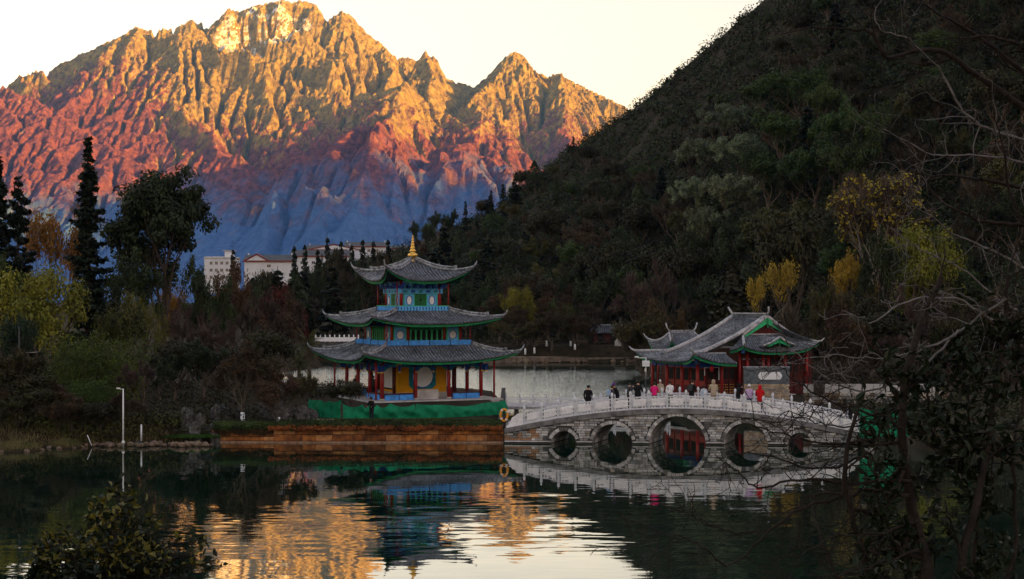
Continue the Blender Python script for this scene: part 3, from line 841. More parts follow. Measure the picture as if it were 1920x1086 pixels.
        for i in range(7):
            x = -1.9 + i * .63
            facebox(k, x - .12, x + .12, Wh + .05, Wh + .6, 11.42, 11.68).build('bracket', M_dblue, T)
            facebox(k, x - .07, x + .07, Wh + .3, Wh + .9, 11.68, 11.86).build('bracket', M_sky if i % 2 else M_dblue, T)
    # ---- roofs
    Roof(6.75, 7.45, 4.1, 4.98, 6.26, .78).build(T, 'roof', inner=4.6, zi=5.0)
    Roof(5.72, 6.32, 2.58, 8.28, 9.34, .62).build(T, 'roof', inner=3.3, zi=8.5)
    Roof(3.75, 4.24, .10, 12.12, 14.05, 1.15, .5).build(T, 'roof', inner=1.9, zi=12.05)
    # ---- finial
    b = MB(); b.lathe([(.30, 0), (.34, .08), (.22, .2), (.20, .34), (.42, .5), (.50, .62), (.42, .76), (.2, .86), (.28, .95), (.34, 1.02), (.22, 1.12), (.17, 1.25), (.24, 1.33), (.15, 1.42), (.13, 1.52),
                       (.20, 1.6), (.11, 1.68), (.10, 1.78), (.16, 1.85), (.08, 1.93), (.07, 2.03), (.12, 2.1), (.05, 2.18), (.04, 2.3), (.08, 2.37), (.01, 2.5)], (0, 0, 13.85), 20)
    b.build('finial', M_gold, T)
    return T
tower()
# ================================================================== arched bridge
M_block = [mat('limestone_block_%s' % nm, c, .9, .3, 3.0, bump=.7, bscale=14, spec=.15, var2=.3, scale2=.8) for nm, c in (('grey', (.30, .305, .315)), ('pale', (.50, .50, .50)), ('buff', (.36, .335, .30)), ('rust', (.34, .20, .12)))]
M_mortar = mat('stained_mortar', (.10, .098, .095), .95, .4, 1.5, bump=.5, spec=.1, col2=(.028, .027, .026))
M_wet = mat('wet_algae_stone', (.045, .048, .038), .55, .4, 3, bump=.6, spec=.35); M_stain = mat('soot_streaked_stone', (.13, .13, .128), .9, .4, 2.5, bump=.6, spec=.15)
M_cope = mat('weathered_coping', (.27, .27, .275), .9, .4, 2.0, bump=.8, bscale=9, spec=.15, col2=(.10, .10, .105))
M_marble = mat('white_marble', (.64, .67, .73), .6, .15, 3.0, bump=.3, bscale=10, spec=.3, var2=.15, scale2=.7)
M_wrap = mat('white_sheeting', (.82, .84, .88), .6, .12, 5.0, bump=1.0, bscale=7, spec=.3, var2=.1, scale2=2)
B0 = Vector((X(946, 107.4), 107.4, 0)); BROT = R(-4.5)
BA = Vector((math.cos(BROT), math.sin(BROT), 0)); BW = Vector((math.sin(R(19)), math.cos(R(19)), 0)) * 4.1
BWL = Vector((BW.dot(BA), BW.dot(Vector((-BA.y, BA.x, 0))), 0))          # width vector in bridge coordinates
def spx(px):
    "distance along the bridge of the point seen at column px"
    k = (px - 960) / F
    # B0.x + s*BA.x = k*(B0.y + s*BA.y)
    return (k * B0.y - B0.x) / (BA.x - k * BA.y)
def zpx(px, py):
    s = spx(px); D = B0.y + s * BA.y; return HC - (py - Y0) / F * D
_dp = [(946, 803), (1000, 793), (1048, 785), (1100, 777), (1143, 771), (1200, 767.5), (1270, 766), (1330, 768), (1390, 773), (1430, 778), (1503, 788.5), (1578, 804), (1610, 812)]
_ds = np.array([spx(p) for p, q in _dp]); _dz = np.array([zpx(p, q) for p, q in _dp]); _pf = np.polyfit(_ds, _dz, 4)
BL = spx(1608)
def deck(s): return float(np.polyval(_pf, s))
ARCH = [(spx(1057), .92), (spx(1148.5), 1.43), (spx(1270), 2.02), (spx(1398), 1.56), (spx(1499), .90)]
def arch_z(s):
    for c, r in ARCH:
        if abs(s - c) < r: return .02 + math.sqrt(r * r - (s - c) ** 2)
    return None
def bridge():
    T = empty('arched_bridge', B0, BROT); tag(T, 'grey stone arched bridge with white balustrade joining the island to the hall', 'bridge')
    # body: faces, vaults, deck
    ss = sorted(set([0.0, BL] + [c + r * math.cos(a) for c, r in ARCH for a in np.linspace(0, math.pi, 33)] + list(np.linspace(0, BL, 120))))
    b = MB(); lo = []
    for i in range(len(ss) - 1):
        s0, s1 = ss[i], ss[i + 1]; m = (s0 + s1) / 2
        za = arch_z(m)
        if za is None: a0 = a1 = -1.2
        else:
            a0 = arch_z(s0); a1 = arch_z(s1); a0 = .02 if a0 is None else a0; a1 = .02 if a1 is None else a1
        t0, t1 = deck(s0) - .05, deck(s1) - .05
        for off in (Vector((0, 0, 0)), BWL):
            b.add([(s0 + off.x, off.y, a0), (s1 + off.x, off.y, a1), (s1 + off.x, off.y, t1), (s0 + off.x, off.y, t0)], [(0, 1, 2, 3)])
        b.add([(s0, 0, t0), (s1, 0, t1), (s1 + BWL.x, BWL.y, t1), (s0 + BWL.x, BWL.y, t0)], [(0, 1, 2, 3)])
        if za is not None: b.add([(s0, 0, a0), (s1, 0, a1), (s1 + BWL.x, BWL.y, a1), (s0 + BWL.x, BWL.y, a0)], [(3, 2, 1, 0)])
    for c, r in ARCH:
        for s in (c - r, c + r): b.add([(s, 0, -1.2), (s, 0, .02), (s + BWL.x, BWL.y, .02), (s + BWL.x, BWL.y, -1.2)], [(0, 1, 2, 3)])
    b.build('bridge_body', M_mortar, T)
    # vault lining courses
    for c, r in ARCH:
        q = MB(); n = max(7, int(math.pi * r / .34))
        for i in range(n):
            a0, a1 = math.pi * (i + .06) / n, math.pi * (i + .94) / n
            for d in range(6):
                f0, f1 = (d + .03 + .12 * (i % 2)) / 6, min(1, (d + .97 + .12 * (i % 2)) / 6)
                p = lambda a, rr, f: (c + rr * math.cos(a) + BWL.x * f, BWL.y * f, .02 + rr * math.sin(a))
                q.add([p(a0, r - .025, f0), p(a1, r - .025, f0), p(a1, r - .025, f1), p(a0, r - .025, f1), p(a0, r + .02, f0), p(a1, r + .02, f0), p(a1, r + .02, f1), p(a0, r + .02, f1)],
                      [(0, 1, 2, 3), (0, 4, 5, 1), (1, 5, 6, 2), (2, 6, 7, 3), (3, 7, 4, 0)], (i * 7 + d) % 3)
        tag(q.build('vault_stones', M_block[:3], T), kind='stuff')
    # ring stones, one by one
    rg = random.Random(5)
    for c, r in ARCH:
        n = max(9, int(math.pi * r / .27)); w_ = .23
        for i in range(n):
            a0, a1 = math.pi * (i + .05) / n, math.pi * (i + .95) / n; q = MB(); d = -.07 - rg.random() * .025
            pts = [(c + rr * math.cos(a), d, .02 + rr * math.sin(a)) for rr, a in ((r - .005, a0), (r + w_, a0), (r + w_, a1), (r - .005, a1))]
            if max(p[2] for p in pts) > deck(c) - .3 and False: continue
            q.prism(pts, (0, .16, 0)); q.build('ring_stone', M_wet if (pts[0][2] + pts[2][2]) / 2 < .22 else rg.choice((M_block[1], M_block[1], M_block[0], M_stain)), T)
    # coursed blocks of the face
    rg = random.Random(8); q = MB(); h = .175; z = .06
    while z < 2.4:
        s = -rg.random() * .4 - .05
        while s < BL:
            wd = rg.uniform(.28, .62); s0, s1 = max(s, .0), min(s + wd - .03, BL); s += wd
            if s1 - s0 < .1: continue
            z0, z1 = z, z + h - .028
            if z1 > min(deck(s0), deck(s1)) - .38: z1 = min(deck(s0), deck(s1)) - .38
            if z1 - z0 < .05: continue
            bad = False
            for c, r in ARCH:
                for xx in (s0, s1, (s0 + s1) / 2):
                    for zz in (z0, z1):
                        if math.hypot(xx - c, zz - .02) < r + .25: bad = True
            if bad: # trim against the ring
                for c, r in ARCH:
                    if abs((s0 + s1) / 2 - c) > r + 1.0: continue
                    e = math.sqrt(max((r + .26) ** 2 - max(z0 - .02, 0) ** 2, 0))
                    if (s0 + s1) / 2 < c: s1 = min(s1, c - e)
                    else: s0 = max(s0, c + e)
                if s1 - s0 < .12: continue
            d = -.03 - rg.random() * .035
            mi = rg.choice((0, 0, 1, 1, 1, 2)); d *= rg.uniform(.5, 1.3)
            if z0 < .2: mi = 4
            elif float(gnoise(s0 * .7, z0 * 1.1, 9)) > .28: mi = 0 if rg.random() < .4 else 5
            if s0 < 2.2 and z0 > .2 and rg.random() < .75: mi = 3
            q.box(((s0 + s1) / 2, d / 2 + .02, (z0 + z1) / 2), (s1 - s0, abs(d) + .04, z1 - z0), 0, mi, .012)
        z += h
    tag(q.build('face_blocks', M_block + [M_wet, M_stain], T), kind='stuff')
    # footing ledges
    for z0, out in ((.16, .13), (-.02, .22)):
        pr = 0.0
        for c, r in ARCH + [(BL + 1, 1.0)]:
            x1 = c - r
            if x1 - pr > .1: MB().box(((pr + x1) / 2, -out / 2, z0), (x1 - pr - .02, out + .1, .09), 0, 0, .015).build('footing_ledge', M_block[1] if z0 > .1 else M_wet, T)
            pr = c + r
    # coping stones, kerb on both sides
    n = 19; sv = np.linspace(0, BL, n + 1)
    for side in (0, 1):
        for i in range(n):
            s0, s1 = sv[i] + .008, sv[i + 1] - .008; z0, z1 = deck(s0), deck(s1); y0, y1 = (-.16, .24) if side == 0 else (BWL.y - .24, BWL.y + .16); ox = BWL.x * side
            q = MB(); q.add([(s0 + ox, y0, z0 - .36), (s1 + ox, y0, z1 - .36), (s1 + ox, y1, z1 - .36), (s0 + ox, y1, z0 - .36), (s0 + ox, y0, z0), (s1 + ox, y0, z1), (s1 + ox, y1, z1), (s0 + ox, y1, z0)],
                            [(3, 2, 1, 0), (4, 5, 6, 7), (0, 1, 5, 4), (1, 2, 6, 5), (2, 3, 7, 6), (3, 0, 4, 7)])
            q.build('coping_stone', M_cope, T)
    # deck paving
    q = MB(); sv2 = np.linspace(0, BL, 41)
    for i in range(40):
        s0, s1 = sv2[i] + .01, sv2[i + 1] - .01
        q.add([(s0 + .08, .24, deck(s0)), (s1 + .08, .24, deck(s1)), (s1 + BWL.x - .08, BWL.y - .24, deck(s1)), (s0 + BWL.x - .08, BWL.y - .24, deck(s0))], [(0, 1, 2, 3)])
    q.build('deck_paving', M_cope, T)
    # balustrade
    PX = [983, 1014.7, 1047, 1079, 1113, 1147.5, 1182, 1216.5, 1251, 1286.5, 1322.5, 1358.5, 1395.5, 1431.5, 1468, 1504.5, 1541.5, 1578.5]
    SP = [spx(p) for p in PX]
    pm = MB(); pm.box((0, 0, .47), (.17, .17, .94), 0, 0, .02); pm.box((0, 0, .985), (.13, .13, .09)); pm.lathe([(.085, 1.03), (.10, 1.08), (.09, 1.2), (.075, 1.26), (.03, 1.34)], (0, 0, 0), 8)
    pme = pm.mesh('post'); pme.materials.append(M_marble)
    rg = random.Random(3)
    for side in (0, 1):
        yy = .06 if side == 0 else BWL.y - .06; ox = BWL.x * side
        for s in SP: link('baluster_post', pme, None, T, (s + ox, yy, deck(s)))
        for i in range(len(SP) - 1):
            s0, s1 = SP[i] + .1, SP[i + 1] - .1; z0, z1 = deck(s0), deck(s1)
            def bar(zb, zt, y_half, nm, m):
                q = MB(); q.add([(s0 + ox, yy - y_half, z0 + zb), (s1 + ox, yy - y_half, z1 + zb), (s1 + ox, yy + y_half, z1 + zb), (s0 + ox, yy + y_half, z0 + zb), (s0 + ox, yy - y_half, z0 + zt), (s1 + ox, yy - y_half, z1 + zt), (s1 + ox, yy + y_half, z1 + zt), (s0 + ox, yy + y_half, z0 + zt)],
                        [(3, 2, 1, 0), (4, 5, 6, 7), (0, 1, 5, 4), (1, 2, 6, 5), (2, 3, 7, 6), (3, 0, 4, 7)]); return q.build(nm, m, T)
            bar(.80, .90, .075, 'hand_rail', M_marble); bar(.0, .09, .08, 'base_rail', M_marble)
            # carved panel wrapped in white sheeting with lugs to the rails
            q = MB(); N = 9; mgn = .07
            vs_ = []; fs = []
            wob = [rg.uniform(-.012, .012) for _ in range(60)]
            for j in range(6):
                for k in range(N):
                    t = k / (N - 1); x = s0 + mgn + (s1 - s0 - 2 * mgn) * t + (wob[(j * 3 + k) % 60] if k in (0, N - 1) else 0)
                    zz = .17 + .56 * j / 5 + (wob[(k * 5 + j) % 60] * 1.6 if j in (0, 5) else 0)
                    vs_.append((x + ox, yy - .05 + wob[(j * N + k) % 60], z0 + (z1 - z0) * t + zz))
            m = len(vs_); vs_ += [(x, y + .09, z) for x, y, z in vs_]
            for j in range(5):
                for k in range(N - 1):
                    a = j * N + k; fs.append((a, a + 1, a + N + 1, a + N)); a += m; fs.append((a + N, a + N + 1, a + 1, a))
            for k in range(N - 1): fs += [(k + 1, k, k + m, k + 1 + m), (5 * N + k, 5 * N + k + 1, 5 * N + k + 1 + m, 5 * N + k + m)]
            for j in range(5): fs += [(j * N, (j + 1) * N, (j + 1) * N + m, j * N + m), ((j + 1) * N - 1, (j + 1) * N - 1 + m, (j + 2) * N - 1 + m, (j + 2) * N - 1)]
            q.add(vs_, fs, 0, True)
            for t in (.12, .32, .68, .88):
                x = s0 + (s1 - s0) * t; zc = z0 + (z1 - z0) * t
                q.box((x + ox, yy, zc + .12), (.08, .08, .12)); q.box((x + ox, yy, zc + .77), (.08, .08, .10))
            for zz in (.3, .62):
                for t in (.03, .97):
                    x = s0 + (s1 - s0) * t; q.box((x + ox, yy, z0 + (z1 - z0) * t + zz), (.12, .08, .07))
            q.build('balustrade_panel', M_wrap, T)
        # scrolled end stones
        for s, sg in ((SP[0], -1), (SP[-1], 1)):
            prof = [(0.1, 0), (1.25, 0), (1.3, .12), (1.12, .22), (1.15, .38), (.95, .48), (.9, .66), (.68, .74), (.5, .86), (.1, .84)]
            poly = [(s + sg * a + ox, yy - .06, deck(min(max(s + sg * a, 0), BL)) + z) for a, z in prof]
            MB().prism(poly, (0, .12, 0)).build('end_scroll', M_wrap, T)
    return T
bridge()

# ================================================================== island bank
M_rust = mat('iron_stained_stone', (.50, .19, .05), .85, .4, 2.2, bump=.8, bscale=8, spec=.2, col2=(.13, .05, .024), var2=.4, scale2=.6)
M_rustd = mat('dark_rust_stone', (.30, .11, .035), .85, .4, 2.6, bump=.8, spec=.2, col2=(.08, .035, .02), var2=.4, scale2=.9); M_rustl = mat('pale_rust_stone', (.56, .27, .10), .85, .4, 2.0, bump=.8, spec=.2, col2=(.22, .10, .05), var2=.3, scale2=.7)
M_rust2 = mat('iron_stained_ledge', (.40, .26, .17), .8, .3, 3, bump=.6, spec=.25, col2=(.18, .10, .06))
def bank_wall(x0, x1, y, h, label, rowh, seed):
    T = empty('retaining_wall', ((x0 + x1) / 2, y, 0)); tag(T, label, 'wall'); rg = random.Random(seed); hx = (x1 - x0) / 2
    MB().box((0, .32, h / 2 - .4), (2 * hx, .5, h + .78)).build('wall_core', M_mortar, T)
    z = .12; row = 0
    while z < h - .05:
        hh = min(rowh, h - z); x = -hx - rg.random() * .5
        while x < hx:
            wd = rg.uniform(.8, 1.5); a, b_ = max(x, -hx), min(x + wd - .035, hx); x += wd
            if b_ - a > .1: MB().box(((a + b_) / 2, .03 - rg.random() * .03, z + hh / 2), (b_ - a, .14, hh - .035), 0, 0, .03).build('stone_block', rg.choice((M_rust, M_rust, M_rustd, M_rustl)), T)
        z += hh; row += 1
    x = -hx
    while x < hx:
        wd = rg.uniform(1.4, 2.4); a, b_ = x, min(x + wd - .02, hx); x += wd
        MB().box(((a + b_) / 2, -.1, .04), (b_ - a, .36, .14), 0, 0, .03).build('ledge_stone', M_rust2, T)
    return T
bank_wall(X(515, 108), -0.62, 107.75, 1.02, 'rust stained stone retaining wall below the pavilion island', .46, 2)
bank_wall(X(398, 108), X(515, 108) - .01, 107.95, .92, 'darker low stone bank wall left of the island beside the rockery', .31, 3)
# side wall of the island towards the bridge
b = MB(); b.box((-.86, 131, .2), (.4, 46, 2.3)); tag(b.build('island_side_wall', M_mortar), 'dark stone side wall of the island behind the bridge end', 'wall')

M_net = mat('green_mesh_sheet', (.008, .205, .10), .75, .2, 2.0, bump=.4, bscale=20, spec=.15, trans=.12, var2=.15, scale2=.9)
def tarp(pts, h, label, seed=1, sag=.26):
    "sheet hung along a ground line"
    rg = random.Random(seed); pts = [Vector(p) for p in pts]; L = [0]
    for i in range(len(pts) - 1): L.append(L[-1] + (pts[i + 1] - pts[i]).length)
    n = max(8, int(L[-1] / .09)); rows = 12; vs_ = []; fs = []
    ctr = pts[0]
    sup = [0] + sorted(rg.uniform(.05, .95) for _ in range(int(L[-1] / 2.2))) + [1]
    for i in range(n + 1):
        t = i / n; d = t * L[-1]; k = max(j for j in range(len(L) - 1) if L[j] <= d + 1e-9); f = (d - L[k]) / (L[k + 1] - L[k])
        p = pts[k].lerp(pts[k + 1], f); dr = (pts[k + 1] - pts[k]).normalized(); nrm = Vector((dr.y, -dr.x, 0))
        for q in range(len(sup) - 1):
            if sup[q] <= t <= sup[q + 1]: g = (t - sup[q]) / max(sup[q + 1] - sup[q], 1e-6); break
        dip = sag * 4 * g * (1 - g) * h + .05 * math.sin(t * 23 + seed)
        for j in range(rows + 1):
            v = j / rows
            fold = float(gnoise(d * 1.3 + v * .8, v * .9 + seed, 3)) * .34 * (1 - abs(v - .5)) + float(gnoise(d * 4.0, v * 1.6, 7)) * .10
            bulge = .12 * math.sin(math.pi * (1 - v)) + .22 * (1 - v) ** 2
            vs_.append(p + nrm * (fold + bulge) + Vector((0, 0, .01 + v * (h - dip))) - ctr)
    m = rows + 1
    for i in range(n):
        for j in range(rows): a = i * m + j; fs.append((a, a + m, a + m + 1, a + 1))
    b = MB(); b.add(vs_, fs, 0, True); o = b.build('construction_netting', M_net, None, ctr); tag(o, label, 'netting')
    return o
tarp([onz(643, 786, 1.42), onz(760, 785, 1.42), onz(860, 782, 1.42), onz(946, 777, 1.42)], 1.12, 'long green netting sheet hung before the pavilion platform', 4)
tarp([onz(582, 779, 1.42), onz(612, 783, 1.42), onz(641, 784, 1.42)], 1.30, 'short green netting sheet behind the leaning pine shrub', 7, .1)

# life ring on its post at the corner of the island
def life_ring():
    P = at(945, 831, 107.5); T = empty('life_ring_stand', (X(945, 107.4), 108.1, 1.0)); tag(T, 'orange life ring hung on a dark post at the island corner', 'life ring')
    b = MB(); b.box((0, .1, .5), (.10, .10, 1.5)); b.build('post', M_soffit, T)
    b = MB(); b.lathe
    pts = [Vector((.2 * math.cos(a) * 1.25, -.05, .98 + .42 * math.sin(a))) for a in np.linspace(0, 2 * math.pi, 25)]
    b.tube(pts, .085, 8, cap=False); b.build('ring', mat('orange_foam', (.72, .30, .03), .55, .12, 3), T)
    for a in (.6, 2.2, 3.8, 5.4):
        c = Vector((.25 * math.cos(a), -.05, .98 + .42 * math.sin(a))); t = Vector((-math.sin(a) * .25, 0, math.cos(a) * .42)).normalized()
        MB().tube([c - t * .05, c + t * .05], .093, 8).build('band', M_white, T)
life_ring()

# low white-railed causeway behind the bridge
def causeway():
    y = 134.5; x0, x1 = -0.5, 14.2; T = empty('low_causeway', (x0, y, 0)); tag(T, 'low stone causeway with white post railings behind the arched bridge', 'bridge')
    L = x1 - x0
    MB().box((L / 2, 1.0, .62), (L, 2.2, .22)).build('deck', M_block[0], T)
    for i in range(6): MB().box((.9 + i * (L - 1.8) / 5, 1.0, -.2), (.4, 1.9, 1.45)).build('pier', M_mortar, T)
    pm = MB(); pm.box((0, 0, .42), (.15, .15, .84)); pm.lathe([(.07, .84), (.09, .9), (.03, 1.12)], (0, 0, 0), 6); me = pm.mesh('rail_post'); me.materials.append(M_marble)
    n = 12
    for yy in (.02, 1.98):
        for i in range(n + 1): link('rail_post', me, None, T, (L * i / n, yy, .73))
        for i in range(n):
            for zz, hh in ((.68, .09), (.40, .06), (.12, .18)): MB().box((L * (i + .5) / n, yy, .73 + zz), (L / n - .15, .09, hh)).build('rail', M_marble, T)
causeway()

def camera_pole():
    T = empty('camera_pole', (X(1211, 129), 129, 0.3)); tag(T, 'slim pole with white equipment box and surveillance camera arm near the hall', 'pole')
    g = mat('galvanised_steel', (.55, .57, .60), .4, .1, 5, metal=.5); k = mat('black_steel', (.02, .02, .022), .5, .2, 5)
    MB().tube([(0, 0, 0), (0, 0, 3.2)], .07, 8).build('lower_post', k, T); MB().tube([(0, 0, 3.2), (0, 0, 5.1)], .055, 8).build('upper_post', g, T)
    MB().box((0, -.08, 4.55), (.62, .3, .5), 0, 0, .03).build('equipment_box', M_white, T)
    MB().tube([(0, 0, 5.05), (-.75, 0, 5.05)], .04, 6).build('arm', M_white, T)
    MB().box((-.8, -.05, 5.12), (.32, .16, .14), 0, 0, .03).build('camera_head', M_white, T); MB().box((-.05, -.2, 4.0), (.16, .12, .3), 0, 0, .02).build('loudspeaker', g, T)
camera_pole()
# ================================================================== lakeside hall
M_ridgew = mat('limewashed_ridge', (.56, .58, .62), .8, .3, 3.0, bump=.4, spec=.2, col2=(.22, .235, .26))
HO = Vector((X(1308, 137.0), 137.0, 0)); HROT = R(30)      # local x = s (right, away), local y = t (left, away)
def rpatch(parent, fn, nrow, name='roof', nu=14, nv=10, th=.10, r=.075, ridge_u=(), eave=True, rows=True):
    "roof surface fn(u,v), v=0 at the eave; slab, tile rows, eave board"
    b = MB(); us = np.linspace(0, 1, nu + 1); vv = np.linspace(0, 1, nv + 1)
    top = [fn(u, v) for v in vv for u in us]; bot = [p - Vector((0, 0, th)) for p in top]; n = nu + 1; fs = []
    for j in range(nv):
        for i in range(nu):
            a = j * n + i; fs.append((a, a + 1, a + n + 1, a + n)); a += len(top); fs.append((a + n, a + n + 1, a + 1, a))
    for i in range(nu): fs.append((i + 1, i, i + len(top), i + 1 + len(top)))
    b.add(top + bot, fs, 0, True); o = b.build(name, M_tile, parent)
    if rows:
        q = MB()
        for k in range(nrow):
            u = (k + .5) / nrow; pts = [fn(u, v) + Vector((0, 0, .05)) for v in np.linspace(0, 1, 11)]
            pts[0] = pts[0] + (pts[0] - pts[1]).normalized() * .06
            q.tube(pts, r, 5)
        tag(q.build('tile_rows', M_tile2, o), kind='stuff')
    if eave:
        q = MB(); vs_ = []; fs = []
        for u in np.linspace(0, 1, 17):
            a = fn(u, .04) - Vector((0, 0, .1)); d = fn(u, .10) - fn(u, .04); d.z = 0; d = d.normalized() * .06 if d.length > 1e-6 else Vector((0, 0, 0))
            vs_ += [a, a - Vector((0, 0, .24)), a + d, a + d - Vector((0, 0, .24))]
        for i in range(16): k = i * 4; fs += [(k, k + 4, k + 5, k + 1), (k + 2, k + 3, k + 7, k + 6), (k + 1, k + 5, k + 7, k + 3)]
        q.add(vs_, fs); q.build('eave_board', M_green, o)
    return o
def hline(parent, pts, r=.14, curl=0.0, name='ridge', n=6, m=None):
    pts = [Vector(p) for p in pts]; rr = [r] * len(pts)
    if curl:
        d = (pts[-1] - pts[-2]).normalized(); pts = pts + [pts[-1] + d * .35 + Vector((0, 0, curl * .35)), pts[-1] + d * .6 + Vector((0, 0, curl))]; rr += [r * .7, r * .25]
    return MB().tube(pts, rr, n).build(name, m or M_ridgew, parent)
def hall():
    T = empty('lakeside_hall', HO, HROT); tag(T, 'red lakeside hall with sweeping grey tiled roofs and green gables beyond the bridge', 'hall')
    V = Vector
    sagf = lambda v: .58 * v + .42 * v * v
    def A(u, v):      # long slope from ridge down over the porch
        t = .3 + 4.9 * u; return V((-1.5 + 9.8 * v, t + (.0 if v > .3 else 0), 4.66 + (8.62 - 4.66) * sagf(v) + .12 * (2 * u - 1) ** 2 * (1 - v) ** 2))
    rpatch(T, A, 17, 'roof')
    def Bn(u, v):     # near corner of the porch, eave rising to the tip; u=0 tip .. 1 at the strip
        e = V((-1.5 - .25 * (1 - u) ** 2, -1.7 + 2.0 * u, 4.66 + .12 + .72 * (1 - u) ** 2.2)); tp = V((1.3, .3, A(0, .285).z))
        q = A(0, .285 * v); edge = e.lerp(V((tp.x, .3, tp.z)), v); w_ = u; base = V((e.x + (tp.x - e.x) * v, e.y + (.3 - e.y) * v, 0))
        z0 = e.z + (tp.z - e.z) * sagf(v); base.z = z0; return base
    rpatch(T, Bn, 7, 'roof')
    def Bf(u, v):
        e = V((-1.5 - .25 * u ** 2, 5.2 + 2.3 * u, 4.66 + .12 + .65 * u ** 2.2)); tp = V((1.3, 5.2, A(1, .285).z))
        return V((e.x + (tp.x - e.x) * v, e.y + (5.2 - e.y) * v, e.z + (tp.z - e.z) * sagf(v)))
    rpatch(T, Bf, 9, 'roof')
    def Dn(u, v):     # pent roof over the near side of the porch
        e = V((-1.75 + 5.1 * u, -1.7 + .1 * u, 4.66 + .84 * (1 - u) ** 2.4 - .1 * u)); tp = V((1.3 + 2.05 * u, .3, 5.36 + .02 * u))
        return V((e.x + (tp.x - e.x) * v, e.y + (tp.y - e.y) * v, e.z + (tp.z - e.z) * sagf(v)))
    rpatch(T, Dn, 13, 'roof')
    # main hall: near skirt, left return, right slope
    N2 = V((4.0, -1.7, 6.25)); N3 = V((13.6, -1.9, 6.75))
    def E(u, v):
        k = (2 * u - 1); e = V((4.0 + 8.9 * u, -1.7 - .1 * abs(k), 5.55 + (.55 if k < 0 else .75) * abs(k) ** 3)); tp = V((5.6 + 5.4 * u, .45, 7.02))
        return V((e.x + (tp.x - e.x) * v, e.y + (tp.y - e.y) * v, e.z + (tp.z - e.z) * sagf(v)))
    rpatch(T, E, 26, 'roof', nu=24)
    def Fl(u, v):     # left return: u=0 at tip N2 .. 1 at the long slope
        e = V((4.0 - .1 * u, -1.7 + 2.0 * u, 5.72 + .52 * (1 - u) ** 2)); tp = V((5.6, .40, 7.02))
        return V((e.x + (tp.x - e.x) * v, e.y + (tp.y - e.y) * v, e.z + (tp.z - e.z) * sagf(v)))
    rpatch(T, Fl, 6, 'roof')
    def Gr(u, v):
        t = -1.9 + 9.5 * u; k = 2 * u - 1; e = V((13.2 - .3 * (1 - abs(k)), t, 5.65 + .7 * abs(k) ** 3)); tp = V((8.3, .4 + 4.8 * u, 8.62))
        return V((e.x + (tp.x - e.x) * v, e.y + (tp.y - e.y) * v, e.z + (tp.z - e.z) * sagf(v)))
    rpatch(T, Gr, 24, 'roof')
    # ridges
    rb = MB().box((8.3, 2.75, 8.82), (.26, 5.1, .5), 0, 0, .03).build('main_ridge', M_tile, T)
    MB().box((8.3, 2.75, 9.1), (.36, 5.3, .1)).build('ridge_cap', M_ridgew, rb); MB().box((8.3, 2.75, 8.58), (.36, 5.2, .08)).build('ridge_base', M_ridgew, rb)
    for t, sg in ((.15, -1), (5.35, 1)):
        hline(rb, [(8.3, t, 9.0), (8.3, t + sg * .25, 9.25), (8.3 - .2, t + sg * .45, 9.7)], .10, 0, 'ridge_horn')
    for u in (0.0, 1.0):
        pts = [A(u, v) + V((0, 0, .28)) for v in np.linspace(1, .16, 12)]; o = hline(T, pts, .20, 0, 'slope_ridge'); e = pts[-1]; MB().box((e.x, e.y, e.z + .05), (.3, .3, .5), 0, 0, .04).build('ridge_end', M_ridge, o)
    hline(T, [Bn(0, v) + V((0, 0, .12)) for v in np.linspace(1, 0, 9)], .13, .55, 'hip_ridge'); hline(T, [Bf(1, v) + V((0, 0, .12)) for v in np.linspace(1, 0, 9)], .13, .45, 'hip_ridge')
    hline(T, [E(0, v) + V((0, 0, .12)) for v in np.linspace(1, 0, 9)], .13, .4, 'hip_ridge'); hline(T, [E(1, v) + V((0, 0, .12)) for v in np.linspace(1, 0, 9)], .13, .45, 'hip_ridge')
    hline(T, [(1.3, .2, 5.42), (3.4, .2, 5.42)], .1, 0, 'ridge'); hline(T, [(5.5, .5, 7.12), (11.3, .5, 7.12)], .12, 0, 'ridge')
    # gable with green bargeboards
    gp = [(8.3, .42, 8.55), (5.9, .42, 7.05), (10.8, .42, 7.05)]; MB().prism(gp, (0, .2, 0)).build('gable_wall', M_dred, T)
    for (x0, z0), (x1, z1) in (((8.3, 8.75), (5.5, 6.98)), ((8.3, 8.75), (11.3, 6.98))):
        poly = [(x0, .12, z0), (x1, .12, z1), (x1, .12, z1 - .06), (x1 + (.35 if x1 < x0 else -.35), .12, z1 - .04), (x0, .12, z0 - .62)]
        MB().prism(poly, (0, .12, 0)).build('bargeboard', M_greenl, T)
        hline(T, [(x0, .15, z0 + .12), ((x0 + x1) / 2, .15, (z0 + z1) / 2 + .08), (x1, .15, z1 + .12)], .14, 0, 'gable_ridge')
    MB().box((8.3, .05, 8.15), (.12, .1, .8)).build('gable_pendant', M_green, T)
    # little gable over the near door
    gx = 8.0
    for sg in (-1, 1):
        fn = lambda u, v, sg=sg: V((gx + sg * 1.75 * (1 - v), -2.0 + 1.9 * u, 6.02 + .78 * sagf(v)))
        rpatch(T, fn, 6, 'roof', nu=4, nv=6, eave=False)
        hline(T, [(gx, -2.0, 6.92), (gx + sg * .9, -2.0, 6.44), (gx + sg * 1.85, -2.0, 6.16)], .1, 0, 'gable_ridge')
        MB().prism([(gx, -1.95, 6.78), (gx + sg * 1.5, -1.95, 6.06), (gx + sg * 1.2, -1.95, 6.02), (gx, -1.95, 6.4)], (0, .1, 0)).build('bargeboard', M_greenl, T)
    MB().box((gx, -1.98, 6.4), (.1, .08, .5)).build('gable_pendant', M_green, T)
    # columns of the porch
    g0 = 1.42
    for t in (0, 2.37, 4.73, 7.1): column(0, t, g0, 4.7, .16, M_red, T)
